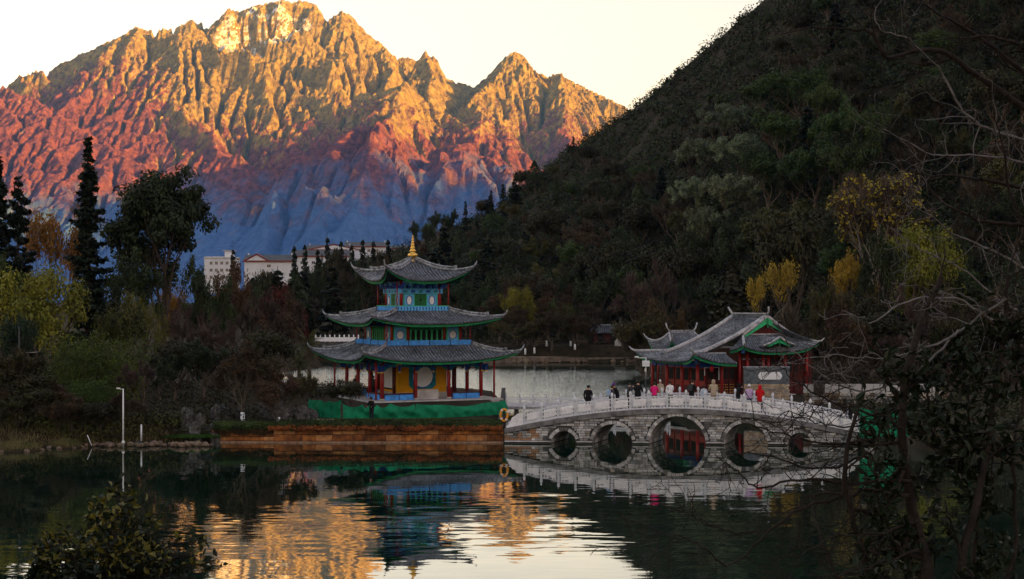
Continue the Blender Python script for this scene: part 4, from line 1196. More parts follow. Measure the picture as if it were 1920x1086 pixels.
    for s in (2.8, 4.9): column(s, 0, g0, 4.7 if s < 4 else 5.8, .14, M_red, T)
    column(.35, 7.5, g0, 4.7, .09, M_red, T); column(-.4, 5.9, g0, 4.6, .07, M_soffit, T)
    for s in (5.4, 7.3, 7.9, 9.9, 12.6): column(s, -.5, g0, 5.8, .15, M_red, T)
    # beams
    MB().box((0, 3.55, 4.35), (.2, 7.2, .36)).build('beam', M_dblue, T); MB().box((1.4, 0, 4.35), (2.9, .2, .36)).build('beam', M_dblue, T); MB().box((8.9, -.5, 5.45), (8.2, .2, .4)).build('beam', M_soffit, T)
    for (x, y) in ((-.25, -.25), (-.45, -.45), (4.75, -.75), (4.55, -.95)): MB().box((x, y, 4.75 if x < 2 else 5.7), (.3, .3, .5), R(45)).build('corner_bracket', M_dblue if x in (-.25, 4.75) else mat('bright_blue_paint', (.03, .14, .5), .5, .2, 4), T)
    for i in range(8): MB().box((-.2, .5 + i * .9, 4.62), (.5, .18, .2)).build('bracket', M_dblue if i % 2 else M_teal, T)
    # walls and doors
    MB().box((3.2, 3.9, 3.0), (3.6, 6.6, 3.3)).build('porch_wall', M_dred, T)
    MB().box((9.2, 3.4, 3.6), (8.4, 7.4, 4.4)).build('hall_wall', M_dred, T)
    for t in (1.0, 2.2, 3.4, 4.6, 5.8):      # doors on the lake side
        d = MB().box((1.37, t + .15, 2.8), (.06, 1.0, 2.6), 0, 0, .01).build('door', M_red, T)
        MB().box((1.33, t + .15, 3.4), (.03, .76, 1.1)).build('door_lattice', M_dark, d)
        MB().box((1.33, t + .15, 2.0), (.03, .76, .7)).build('door_panel', M_dred, d)
    for s in (1.9, 2.75, 3.6, 4.4):
        d = MB().box((s, .57, 2.8), (.74, .06, 2.6), 0, 0, .01).build('door', M_dred, T)
        MB().box((s, .53, 3.5), (.58, .03, 1.0)).build('door_lattice', M_dark, d)
        for i in range(3):
            for j in range(4): MB().box((s - .22 + i * .22, .525, 1.75 + j * .24), (.07, .03, .07), R(45) * 0).build('gold_stud', M_goldp, d)
    for s in (6.1, 6.7, 8.6, 9.2, 10.7, 11.4):
        d = MB().box((s, -.34, 3.4), (.52, .06, 3.4), 0, 0, .01).build('door', M_dred, T)
        MB().box((s, -.38, 4.2), (.4, .03, 1.4)).build('door_lattice', M_dark, d)
    MB().box((6.6, -.33, 4.85), (3.2, .05, .10)).build('lintel', M_ridge, T)
    # white framed notice and hangings on the porch
    MB().box((.9, .12, 3.9), (.06, .05, 1.0)).build('white_trim', M_white, T); MB().box((2.55, .12, 3.6), (.06, .05, 1.3)).build('white_trim', M_white, T); MB().box((1.7, .12, 4.12), (1.7, .05, .06)).build('white_trim', M_white, T)
    lb = MB().lathe([(.06, 0), (.16, .08), (.2, .22), (.2, .36), (.16, .5), (.06, .58)], (1.25, -.5, 3.75), 12).build('lantern', mat('red_silk', (.42, .02, .02), .5, .2, 4), T)
    MB().tube([(1.25, -.5, 4.33), (1.25, -.5, 4.6)], .02, 5).build('lantern_cord', M_soffit, lb)
    MB().box((4.5, 3.2, 1.36), (12.5, 8.6, .22)).build('platform', M_stone, T)
    return T
hall()

def back_hall():
    "second roof standing behind the hall's porch"
    D = 151.0; o = Vector((X(1278, D), D, 0)); T = empty('rear_pavilion', o, R(30)); T.scale = (.8, .8, .96); tag(T, 'smaller tiled pavilion roof rising behind the left side of the red hall', 'pavilion')
    V = Vector; sagf = lambda v: .55 * v + .45 * v * v
    def side(k):
        def fn(u, v):
            q = 2 * u - 1; hx, hy = (3.4, 2.6); lift = 1.05 * abs(q) ** 3 * (1 - v) ** 2
            if k == 0: e = V((q * hx, -hy, 0)); tp = V((q * 1.9, 0, 0))
            elif k == 1: e = V((hx, q * hy, 0)); tp = V((1.9, 0, 0))
            elif k == 2: e = V((-q * hx, hy, 0)); tp = V((-q * 1.9, 0, 0))
            else: e = V((-hx, -q * hy, 0)); tp = V((-1.9, 0, 0))
            p = e.lerp(tp, v); p.z = 5.6 + 1.75 * sagf(v) + lift; return p
        return fn
    for k in range(4):
        rpatch(T, side(k), 20 if k % 2 == 0 else 14, 'roof'); hline(T, [side(k)(0, v) + V((0, 0, .1)) for v in np.linspace(1, 0, 9)], .12, .4, 'hip_ridge')
    r_ = MB().box((0, 0, 7.5), (3.9, .22, .34)).build('main_ridge', M_ridge, T)
    for sg in (-1, 1): hline(r_, [(sg * 1.9, 0, 7.6), (sg * 2.2, 0, 7.85), (sg * 2.45, 0, 8.4)], .09, 0, 'ridge_horn')
    for x in (-2.4, 2.4):
        for y in (-1.7, 1.7): column(x, y, 1.0, 5.8, .13, M_red, T)
    MB().box((0, 0, 3.3), (4.2, 3.0, 4.6)).build('wall', M_dred, T)
back_hall()

def screen_wall():
    D = 130.5; x0, x1 = X(1395, D), X(1480, D); T = empty('screen_wall', ((x0 + x1) / 2, D, 1.0)); tag(T, 'stone screen wall with grey slate top and white plaque beside the hall', 'wall'); hw = (x1 - x0) / 2
    MB().box((0, .2, 1.7), (2 * hw, .36, 3.5)).build('wall_core', M_mortar, T)
    rg = random.Random(6); tan = [mat('tan_rubble_%s' % nm, c, .9, .3, 3, bump=.8, spec=.15) for nm, c in (('warm', (.36, .27, .19)), ('grey', (.27, .25, .22)), ('pale', (.42, .35, .27)))]
    z = 0
    while z < 2.0:
        x = -hw; h = rg.uniform(.17, .26); h = min(h, 2.0 - z)
        while x < hw:
            wd = rg.uniform(.22, .5); b_ = min(x + wd - .015, hw)
            if b_ - x > .06 and h > .06: MB().box(((x + b_) / 2, -.02 - rg.random() * .03, z + h / 2), (b_ - x, .14, h - .015), 0, 0, .02).build('rubble_stone', rg.choice(tan), T)
            x += wd
        z += h
    sl_ = mat('blue_grey_slate', (.17, .20, .235), .75, .4, 3, bump=.6, spec=.25, col2=(.07, .085, .105))
    z = 2.0
    while z < 3.42:
        x = -hw
        while x < hw:
            wd = rg.uniform(.3, .55); b_ = min(x + wd - .012, hw)
            if b_ - x > .06: MB().box(((x + b_) / 2, -.03 - rg.random() * .015, z + .09), (b_ - x, .12, .165), 0, 0, .012).build('slate_brick', sl_, T)
            x += wd
        z += .178
    MB().box((0, .15, 3.49), (2 * hw + .08, .5, .08)).build('wall_cap', M_ridge, T)
    poly = []
    for x, zz in ((-.98, 2.42), (-.84, 2.26), (.84, 2.26), (.98, 2.42), (1.06, 2.58), (.98, 2.76), (.84, 2.92), (-.84, 2.92), (-.98, 2.76), (-1.06, 2.58)): poly.append((x + .28, -.10, zz + .14))
    MB().prism(poly, (0, -.06, 0)).build('plaque', M_white, T)
screen_wall()
# ================================================================== people
def cloth(nm, c): return mat('cloth_' + nm, c, .85, .15, 12, spec=.1, bump=.3, bscale=30)
M_skin = mat('skin', (.48, .29, .20), .6, .08, 10)
M_hair = mat('dark_hair', (.015, .012, .010), .6, .3, 20)
def person(loc, h, face, coat, trousers, label, head='hair', headcol=None, lean=0.0, arms='rail', long=False, pack=None):
    "one continuous skinned body; face = heading in degrees (0 looks along +Y)"
    k = h * 1.09 / 1.72
    J = {'pel': (0, 0, .93), 'wai': (0, .0, 1.08), 'che': (0, .01 + lean * .25, 1.30), 'nec': (0, .02 + lean * .42, 1.46), 'hd0': (0, .03 + lean * .5, 1.55), 'hd1': (0, .035 + lean * .55, 1.66)}
    rad = {'pel': .17, 'wai': .165, 'che': .185, 'nec': .075, 'hd0': .088, 'hd1': .085}
    E = [('pel', 'wai'), ('wai', 'che'), ('che', 'nec'), ('nec', 'hd0'), ('hd0', 'hd1')]
    for s, n in ((-1, 'l'), (1, 'r')):
        J['hip' + n] = (s * .095, 0, .86); J['kne' + n] = (s * .105, .03, .48); J['ank' + n] = (s * .11, -.01, .09); J['toe' + n] = (s * .125, .13, .04)
        rad.update({'hip' + n: .12, 'kne' + n: .078, 'ank' + n: .055, 'toe' + n: .045})
        E += [('pel', 'hip' + n), ('hip' + n, 'kne' + n), ('kne' + n, 'ank' + n), ('ank' + n, 'toe' + n)]
        sh = (s * .19, .01 + lean * .38, 1.40)
        if arms == 'rail': el = (s * .27, .06 + lean * .3, 1.13); wr = (s * .20, .27 + lean * .2, 1.06)
        elif arms == 'up': el = (s * .24, .16, 1.22); wr = (s * .08, .28, 1.45)
        else: el = (s * .27, -.02 + lean * .2, 1.14); wr = (s * .26, .06 + lean * .15, .90)
        ha = tuple(w_ + (w_ - e_) * .32 for w_, e_ in zip(wr, el))
        J['sho' + n] = sh; J['elb' + n] = el; J['wri' + n] = wr; J['han' + n] = ha
        rad.update({'sho' + n: .09, 'elb' + n: .068, 'wri' + n: .05, 'han' + n: .038}); E += [('che', 'sho' + n), ('sho' + n, 'elb' + n), ('elb' + n, 'wri' + n), ('wri' + n, 'han' + n)]
    if long:
        J['hem'] = (0, 0, .62); rad['hem'] = .19; E.append(('pel', 'hem')); rad['pel'] = .19
    names = list(J); idx = {n: i for i, n in enumerate(names)}
    me = bpy.data.meshes.new('body_cage'); me.from_pydata([tuple(c * k for c in J[n]) for n in names], [(idx[a], idx[b_]) for a, b_ in E], [])
    tmp = bpy.data.objects.new('body_cage', me); COL.objects.link(tmp)
    m1 = tmp.modifiers.new('s', 'SKIN'); m1.use_smooth_shade = True
    for i, n in enumerate(names):
        sv = me.skin_vertices[0].data[i]; r_ = rad[n] * k; sv.radius = (r_, r_ * (.8 if n in ('che', 'wai', 'pel', 'hem') else 1)); sv.use_root = (n == 'pel')
    m2 = tmp.modifiers.new('d', 'SUBSURF'); m2.levels = 1; m2.render_levels = 1
    dg = bpy.context.evaluated_depsgraph_get(); ev = tmp.evaluated_get(dg); bm_ = bpy.data.meshes.new_from_object(ev)
    bpy.data.objects.remove(tmp, do_unlink=True)
    for m in (coat, trousers, M_skin, M_soffit): bm_.materials.append(m)
    hem = (.55 if long else .84) * k
    for p in bm_.polygons:
        c = p.center; p.use_smooth = True
        if c.z > 1.475 * k: p.material_index = 2
        elif c.z < .10 * k: p.material_index = 3
        elif c.z < hem and abs(c.x) < .24 * k and c.z < 1.0 * k: p.material_index = 1
        else: p.material_index = 0
        for n in 'lr':
            hv = Vector(J['han' + n]) * k
            if (c - hv).length < .065 * k: p.material_index = 2
    o = link('person', bm_, None, None, loc, -R(face)); tag(o, label, 'person')
    hc = Vector(J['hd1']) * k
    b = MB()
    if head == 'hair':
        b.lathe([(.02, -.10), (.085, -.08), (.105, -.02), (.104, .04), (.08, .09), (.03, .115)], (hc.x, hc.y - .02, hc.z), 12); b.build('hair', M_hair, o)
    elif head == 'hood':
        b.lathe([(.10, -.22), (.13, -.14), (.135, -.04), (.125, .05), (.09, .115), (.03, .14)], (hc.x, hc.y - .03, hc.z), 12); b.build('hood', headcol or coat, o)
    elif head == 'hat':
        b.lathe([(.10, -.02), (.115, .0), (.11, .07), (.085, .125), (.04, .15), (.035, .19), (.01, .2)], (hc.x, hc.y - .01, hc.z), 12); b.build('knit_hat', headcol, o)
        q = MB(); q.lathe([(.05, -.1), (.095, -.06), (.1, .0), (.09, .03)], (hc.x, hc.y - .025, hc.z), 12); q.build('hair', M_hair, o)
    elif head == 'brim':
        b.lathe([(.10, -.02), (.17, -.01), (.17, .005), (.11, .01), (.105, .09), (.08, .12), (.02, .125)], (hc.x, hc.y, hc.z), 14); b.build('hat', headcol, o)
        q = MB(); q.lathe([(.05, -.1), (.095, -.06), (.1, .0), (.09, .03)], (hc.x, hc.y - .025, hc.z), 12); q.build('hair', M_hair, o)
    fy = hc.y + .088; q = MB()     # face: nose, eyes, mouth
    q.add([(-.014, fy - .01, hc.z - .03), (.014, fy - .01, hc.z - .03), (0, fy + .022, hc.z - .035), (0, fy - .004, hc.z + .012)], [(0, 2, 3), (2, 1, 3), (0, 1, 2)])
    q.build('nose', M_skin, o)
    for s in (-1, 1): MB().box((s * .034, fy - .006, hc.z + .01), (.024, .012, .010)).build('eye', M_hair, o)
    MB().box((0, fy - .006, hc.z - .062), (.045, .012, .010)).build('mouth', mat('lips', (.35, .12, .10), .6, .1, 5), o)
    if pack:
        c = Vector(J['che']) * k; MB().box((0, c.y - .25, c.z - .05), (.30, .18, .44), 0, 0, .05).build('backpack', pack, o)
    # quilting / collar so coats do not read as one smooth tube
    q = MB(); c = Vector(J['nec']) * k; q.lathe([(.10, -.05), (.115, -.01), (.10, .03)], (c.x, c.y, c.z), 12); q.build('collar', coat, o)
    return o
CB, CG = cloth('black', (.012, .012, .014)), cloth('charcoal', (.05, .052, .058))
CT = cloth('dark_trousers', (.02, .022, .03)); CJ = cloth('denim', (.05, .08, .14))
def on_bridge(px, back=.5):
    s = spx(px) ; P = B0 + BA * s + BW * back
    # keep the column in the picture while stepping back across the deck
    s2 = s - (960 + F * P.x / P.y - px) / F * P.y / BA.x
    P = B0 + BA * s2 + BW * back
    return Vector((P.x, P.y, deck(min(max(s2, 0), BL)) + .005))
PPL = [
 (1103, .62, 1.80, 20, CB, CT, 'person in long black coat and brimmed hat alone on the bridge', 'brim', CB, 0, 'down', True, None),
 (1146, .45, 1.62, 60, CG, CJ, 'person in charcoal jacket with pale blue backpack on the bridge', 'hair', None, .1, 'down', False, cloth('pale_blue', (.30, .42, .60))),
 (1158, .50, 1.70, -70, CB, CT, 'person in black coat with purple knit hat leaning over on the bridge', 'hat', cloth('purple', (.12, .03, .22)), .45, 'rail', False, None),
 (1179, .55, 1.70, 80, CG, CT, 'bareheaded person in dark grey jacket standing sideways on the bridge', 'hair', None, .05, 'up', False, None),
 (1196, .42, 1.80, 30, CB, CT, 'tall bareheaded person in wide black coat on the bridge', 'hair', None, .05, 'rail', True, None),
 (1227, .42, 1.62, 10, cloth('hot_pink', (.70, .02, .18)), CT, 'person in bright pink puffer jacket on the bridge', 'hair', None, .1, 'rail', False, None),
 (1257, .45, 1.66, -20, cloth('white', (.72, .73, .76)), CT, 'person in plain white jacket with dark hair on the bridge', 'hair', None, .1, 'rail', False, None),
 (1297, .55, 1.72, 40, CB, CT, 'person in black jacket with grey backpack on the bridge crown', 'hair', None, .12, 'rail', False, CG),
 (1320, .40, 1.42, 0, cloth('ice_blue', (.42, .52, .62)), CJ, 'shorter person in ice blue jacket on the bridge', 'hair', None, .05, 'down', False, None),
 (1338, .45, 1.80, 5, cloth('beige', (.42, .34, .25)), CT, 'person in beige hooded down coat on the bridge', 'hood', None, .1, 'rail', True, None),
 (1384, .55, 1.66, 70, CB, CT, 'person in black hooded jacket facing sideways near the red coat', 'hood', CB, .15, 'up', False, None),
 (1405, .45, 1.66, 0, cloth('lilac', (.46, .34, .56)), CJ, 'person in lilac jacket with white knit hat on the bridge', 'hat', cloth('white', (.72, .73, .76)), .05, 'rail', False, None),
 (1425, .45, 1.72, 10, cloth('scarlet', (.50, .012, .015)), CT, 'person in scarlet hooded coat on the bridge', 'hood', None, .08, 'rail', True, None),
 (1595, .50, 1.62, -90, CB, CT, 'person in black walking down the hall end of the bridge', 'hair', None, .15, 'down', False, None)]
for (px, bk, h, fc, co, tr, lb, hd, hcol, ln, ar, lg, pk) in PPL:
    person(on_bridge(px, bk), h, fc, co, tr, lb, hd, hcol, ln, ar, lg, pk)
person((X(1238, 130.5), 130.5, 1.42), 1.72, 200, cloth('beige', (.42, .34, .25)), CT, 'person in beige coat and white hat beside the hall porch', 'hat', cloth('white', (.72, .73, .76)), 0, 'down', True)
person((X(697, 110.2), 110.2, 1.42), 1.55, -150, CB, CT, 'bareheaded person in black standing before the green netting', 'hair', None, .15, 'rail')
person((X(667, 139), 139, 1.50), 1.68, 150, CB, CT, 'person in black beside the left columns of the pavilion', 'hair', None, 0, 'down', True)
person((X(700, 138), 138, 1.50), 1.66, 60, CG, CT, 'person in charcoal beside the white panelled wall inside the pavilion', 'hair', None, 0, 'rail')
# ================================================================== vegetation
class Tree: pass
def quads_from(C, N, size, aspect, rng, jit=.3):
    "diamond leaves at C with normals N"
    n = len(C); N = N / (np.linalg.norm(N, axis=1, keepdims=True) + 1e-9)
    a = rng.normal(size=(n, 3)); t = a - (a * N).sum(1, keepdims=True) * N; t /= np.linalg.norm(t, axis=1, keepdims=True) + 1e-9
    b = np.cross(N, t); s = size * (1 + jit * rng.uniform(-1, 1, (n, 1)))
    V = np.stack([C - t * s, C + b * s * aspect + t * s * .1, C + t * s, C - b * s * aspect + t * s * .1], 1).reshape(-1, 3)
    Fq = np.arange(n * 4).reshape(n, 4); return V, Fq
def clumps(cent, rad, per, size, rng, aspect=.55, up=.5, flat=.8, shell=.55):
    "leaf clumps: per leaves around every centre"
    m = len(cent); rad = np.broadcast_to(np.asarray(rad, float), (m,))
    d = rng.normal(size=(m * per, 3)); d /= np.linalg.norm(d, axis=1, keepdims=True) + 1e-9
    r = (shell + (1 - shell) * rng.random((m * per, 1))) * np.where(rng.random((m * per, 1)) < .25, rng.random((m * per, 1)), 1)
    off = d * r * np.repeat(rad, per)[:, None]; off[:, 2] *= flat
    C = np.repeat(np.asarray(cent), per, 0) + off
    N = d + np.array([0, 0, up]) + rng.normal(size=d.shape) * .45
    return quads_from(C, N, size, aspect, rng)
def join(parts):
    V = []; Fq = []; o = 0
    for v, f in parts: V.append(v); Fq.append(f + o); o += len(v)
    return np.concatenate(V), np.concatenate(Fq)
def grow(rg, b, tips, p, d, ln, r, depth, spread=.6, up=.15, n_kids=(2, 4), shrink=.68, wig=.18, minr=.012, seg=4, sides=5):
    pts = [p.copy()]; rr = [r]; dd = d.normalized()
    for i in range(seg):
        dd = (dd + Vector((rg.uniform(-wig, wig), rg.uniform(-wig, wig), rg.uniform(-wig, wig) + up * .3))).normalized()
        pts.append(pts[-1] + dd * ln / seg); rr.append(max(minr, r * (1 - .5 * (i + 1) / seg)))
    b.tube(pts, rr, sides if depth > 1 else 4, cap=False)
    if depth <= 0: tips.append((pts[-1].copy(), dd.copy())); return
    k = rg.randint(*n_kids)
    for j in range(k):
        f = 1.0 if j == 0 else rg.uniform(.45, 1.0); q = pts[min(seg, max(1, int(round(f * seg))))]
        ax = Vector((rg.uniform(-1, 1), rg.uniform(-1, 1), rg.uniform(-.5, .8))); nd = (dd * (1 - spread * .5) + ax.normalized() * spread + Vector((0, 0, up))).normalized()
        grow(rg, b, tips, q, nd, ln * shrink * rg.uniform(.8, 1.15), max(minr, rr[-1] * rg.uniform(.75, 1.0)), depth - 1, spread, up, n_kids, shrink, wig, minr, seg, sides)

M_bark = mat('bark', (.085, .068, .055), .9, .4, 2.0, bump=.8, spec=.1, rnd=.25)
M_barkp = mat('pale_bark', (.20, .18, .155), .9, .35, 2.5, bump=.6, spec=.1, rnd=.2)
def leafm(nm, c, c2=None, rnd=.3, tr=.15, sc=.6, k=None):
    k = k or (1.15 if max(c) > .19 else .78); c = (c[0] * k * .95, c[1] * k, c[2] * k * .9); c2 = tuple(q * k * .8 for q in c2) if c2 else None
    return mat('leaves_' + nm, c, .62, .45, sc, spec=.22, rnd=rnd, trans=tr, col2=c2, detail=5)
LM = dict(dark=leafm('dark_evergreen', (.054, .080, .030), (.014, .022, .010)), green=leafm('mid_green', (.075, .125, .033), (.022, .040, .012)), olive=leafm('olive', (.11, .105, .028), (.04, .042, .014)),
          yellow=leafm('yellow', (.34, .24, .025), (.15, .12, .015)), ygreen=leafm('yellow_green', (.20, .19, .022), (.06, .075, .012)), orange=leafm('orange', (.33, .15, .022), (.13, .06, .015)),
          rust=leafm('rust', (.13, .075, .038), (.05, .03, .018)), brown=leafm('brown_twigs', (.10, .076, .055), (.040, .031, .023), tr=.05), mauve=leafm('mauve_twigs', (.125, .085, .08), (.05, .035, .035), tr=.05),
          grey=leafm('grey_green', (.24, .28, .19), (.02, .032, .015), sc=1.1, k=.95), red=leafm('dark_red', (.15, .028, .022), (.05, .014, .012)), bamboo=leafm('bamboo', (.10, .16, .020), (.022, .042, .008), k=.95), pine=leafm('pine_needle', (.030, .046, .030), (.009, .015, .009)),
          olived=leafm('dull_olive', (.060, .058, .026), (.020, .020, .010)), teal=leafm('blue_green', (.05, .105, .06), (.016, .035, .02)))

def broadleaf(seed, h=10.0, trunk=.35, r=.22, depth=4, spread=.62, per=60, cr=.85, leaf=.16, m='dark', bark=None, flat=.8, ln=None, up=.15, kids=(2, 4), shrink=.7, fork=1):
    rg = random.Random(seed); rng = np.random.default_rng(seed); b = MB(); tips = []
    th = h * trunk; pts = [Vector((0, 0, -.6)), Vector((rg.uniform(-.1, .1), rg.uniform(-.1, .1), th * .5)), Vector((rg.uniform(-.3, .3), rg.uniform(-.3, .3), th))]
    b.tube(pts, [r * 1.3, r, r * .8], 8)
    for j in range(rg.randint(4, 5)):
        a = j * 1.35 + rg.random(); el = rg.uniform(.5, 1.1)
        grow(rg, b, tips, pts[-1].lerp(pts[1], rg.random() * .35), Vector((math.cos(a) * math.cos(el), math.sin(a) * math.cos(el), math.sin(el))), (ln or h * .28), r * .55, depth - 1, spread, up, kids, shrink)
    C = np.array([tuple(t[0]) for t in tips])
    V, Fq = clumps(C, cr * rng.uniform(.7, 1.25, len(C)), per, leaf, rng, flat=flat)
    t = Tree(); t.trunk = b.mesh('trunk'); t.trunk.materials.append(bark or M_bark); t.crown = npmesh('crown', V, Fq); t.crown.materials.append(LM[m]); return norm(t)
def norm(t):
    co = np.empty(len(t.crown.vertices) * 3, np.float32); t.crown.vertices.foreach_get('co', co); co = co.reshape(-1, 3)
    t.h = float(np.percentile(co[:, 2], 99.7)); t.w = float(np.percentile(np.abs(co[:, :2]), 98) * 2); return t
def twiggy(seed, h=8.0, m='brown', depth=5, spread=.5, twigs=26, tl=.55, r=.16, up=.18, leafn=0, leafm_='yellow', leaf=.12, bark=None, kids=(2, 3), tw=.045):
    "leafless or nearly leafless crown: real limbs, fine twig sprays at their ends"
    rg = random.Random(seed); rng = np.random.default_rng(seed); b = MB(); tips = []
    th = h * .22; b.tube([(0, 0, -.5), (0, 0, th)], [r * 1.25, r * .9], 7)
    for j in range(rg.randint(3, 5)):
        a = j * 1.6 + rg.random(); el = rg.uniform(.75, 1.25)
        grow(rg, b, tips, Vector((0, 0, th * rg.uniform(.7, 1))), Vector((math.cos(a) * math.cos(el), math.sin(a) * math.cos(el), math.sin(el))), h * .26, r * .6, depth - 1, spread, up, kids, .74, .16, .014, 4, 5)
    C = np.array([tuple(t[0]) for t in tips]); D_ = np.array([tuple(t[1]) for t in tips]); n = len(C)
    st = np.repeat(C, twigs, 0) - np.repeat(D_, twigs, 0) * rng.random((n * twigs, 1)) * tl; dr = np.repeat(D_, twigs, 0) * .8 + rng.normal(size=(n * twigs, 3)) * .55 + np.array([0, 0, .25])
    dr /= np.linalg.norm(dr, axis=1, keepdims=True); en = st + dr * tl * rng.uniform(.5, 1.2, (n * twigs, 1)); sd = np.cross(dr, rng.normal(size=dr.shape)); sd /= np.linalg.norm(sd, axis=1, keepdims=True) + 1e-9
    V = np.stack([st - sd * tw * .5, st + sd * tw * .5, en + sd * tw * .2, en - sd * tw * .2], 1).reshape(-1, 3); parts = [(V, np.arange(len(V)).reshape(-1, 4))]
    t = Tree(); t.trunk = b.mesh('trunk'); t.trunk.materials.append(bark or M_bark); t.crown = npmesh('crown', *join(parts)); t.crown.materials.append(LM[m]); norm(t)
    t.extra = None
    if leafn:
        sel = C[rng.random(n) < .75]; t.extra = npmesh('leaves', *clumps(sel, .55, leafn, leaf, rng)); t.extra.materials.append(LM[leafm_])
    return t
def fir(seed, h=20.0, w_=3.0, m='pine', whorl=.55, dens=9, droop=.35, leaf=.32, ragged=.25, top=.03):
    rg = random.Random(seed); rng = np.random.default_rng(seed); b = MB(); b.tube([(0, 0, -.6), (0, 0, h * .5), (0, 0, h)], [h * .016, h * .010, .02], 7); C = []; N = []; z = h * .06
    while z < h * .985:
        f = 1 - z / h; L = w_ * (f ** .85 * .95 + top) * rg.uniform(1 - ragged, 1 + ragged * .7); k = rg.randint(5, 7) if f > .1 else 4; a0 = rg.random() * 6
        for j in range(k):
            a = a0 + 2 * math.pi * j / k + rg.uniform(-.25, .25); zj = z + rg.uniform(-.6, .6) * whorl; l = L * rg.uniform(.5, 1.15); q = []
            for s in range(6):
                t_ = s / 5; q.append(Vector((math.cos(a) * l * t_, math.sin(a) * l * t_, zj - droop * l * t_ * (1 - .35 * t_) + .25 * l * t_ * t_ * .6)))
            b.tube(q, [max(.012, .05 * f + .01) * (1 - .8 * s / 5) + .004 for s in range(6)], 3, cap=False)
            n_ = max(6, int(dens * l * 3.2)); tt = np.sqrt(rng.random(n_)); P = np.array([tuple(p) for p in q]); ii = np.minimum((tt * 5).astype(int), 4); ff = (tt * 5 - ii)[:, None]
            base = P[ii] * (1 - ff) + P[ii + 1] * ff; sp_ = .10 + .24 * l * (1 - tt)[:, None]
            side = np.array([-math.sin(a), math.cos(a), 0]); base = base + side * rng.normal(size=(n_, 1)) * sp_ + np.array([0, 0, -1]) * np.abs(rng.normal(size=(n_, 1))) * .12
            C.append(base); nn = rng.normal(size=(n_, 3)) * .45 + np.array([math.cos(a) * .25, math.sin(a) * .25, .9]); N.append(nn)
        z += whorl * (.55 + .6 * f) * rg.uniform(.8, 1.2)
    V, Fq = quads_from(np.concatenate(C), np.concatenate(N), leaf, .42, rng)
    t = Tree(); t.trunk = b.mesh('trunk'); t.trunk.materials.append(M_bark); t.crown = npmesh('crown', V, Fq); t.crown.materials.append(LM[m]); t.extra = None; return norm(t)
def cypress(seed, h=9.0, w_=2.2, m='olived', n=1500, leaf=.2):
    rng = np.random.default_rng(seed); z = rng.random(n) ** .8; rad = w_ * .5 * np.sin(np.pi * np.clip(z * .92 + .08, 0, 1)) ** .7 * (1 - .35 * z)
    a = rng.random(n) * 2 * np.pi; lob = 1 + .22 * np.sin(a * 3 + z * 9) + .14 * np.sin(a * 7 - z * 23); rr = rad * lob * np.sqrt(rng.uniform(.35, 1, n))
    C = np.stack([rr * np.cos(a), rr * np.sin(a), .4 + z * (h - .4)], 1); N = np.stack([np.cos(a), np.sin(a), .5 + 0 * a], 1) + rng.normal(size=(n, 3)) * .5
    V, Fq = quads_from(C, N, leaf, .5, rng); b = MB(); b.tube([(0, 0, -.5), (0, 0, h * .8)], [.14, .04], 6)
    t = Tree(); t.trunk = b.mesh('trunk'); t.trunk.materials.append(M_bark); t.crown = npmesh('crown', V, Fq); t.crown.materials.append(LM[m]); t.extra = None; return norm(t)
def bamboo(seed, h=7.0, w_=6.0, n=70, m='bamboo'):
    rg = random.Random(seed); rng = np.random.default_rng(seed); b = MB(); C = []; N = []
    for i in range(n):
        a, q = rg.random() * 6.28, math.sqrt(rg.random()) * w_ * .42; x, y = math.cos(a) * q, math.sin(a) * q; hh = h * rg.uniform(.55, 1.0); la = rg.random() * 6.28; lean = rg.uniform(.1, .32) * hh
        pts = [Vector((x + math.cos(la) * lean * t * t, y + math.sin(la) * lean * t * t, hh * t * (1 - .10 * t * t) - .3 * (t == 0))) for t in np.linspace(0, 1, 7)]
        b.tube(pts, [.035, .033, .03, .026, .02, .014, .008], 4, cap=False)
        P = np.array([tuple(p) for p in pts]); k = 95; tt = .18 + .82 * rng.random(k) ** .8; ii = np.minimum((tt * 6).astype(int), 5); ff = (tt * 6 - ii)[:, None]
        base = P[ii] * (1 - ff) + P[ii + 1] * ff + rng.normal(size=(k, 3)) * np.array([.38, .38, .2]); C.append(base); N.append(rng.normal(size=(k, 3)) * .6 + np.array([0, 0, .7]))
    V, Fq = quads_from(np.concatenate(C), np.concatenate(N), .15, .24, rng)
    t = Tree(); t.trunk = b.mesh('culms'); t.trunk.materials.append(LM['olive']); t.crown = npmesh('crown', V, Fq); t.crown.materials.append(LM[m]); t.extra = None; return norm(t)
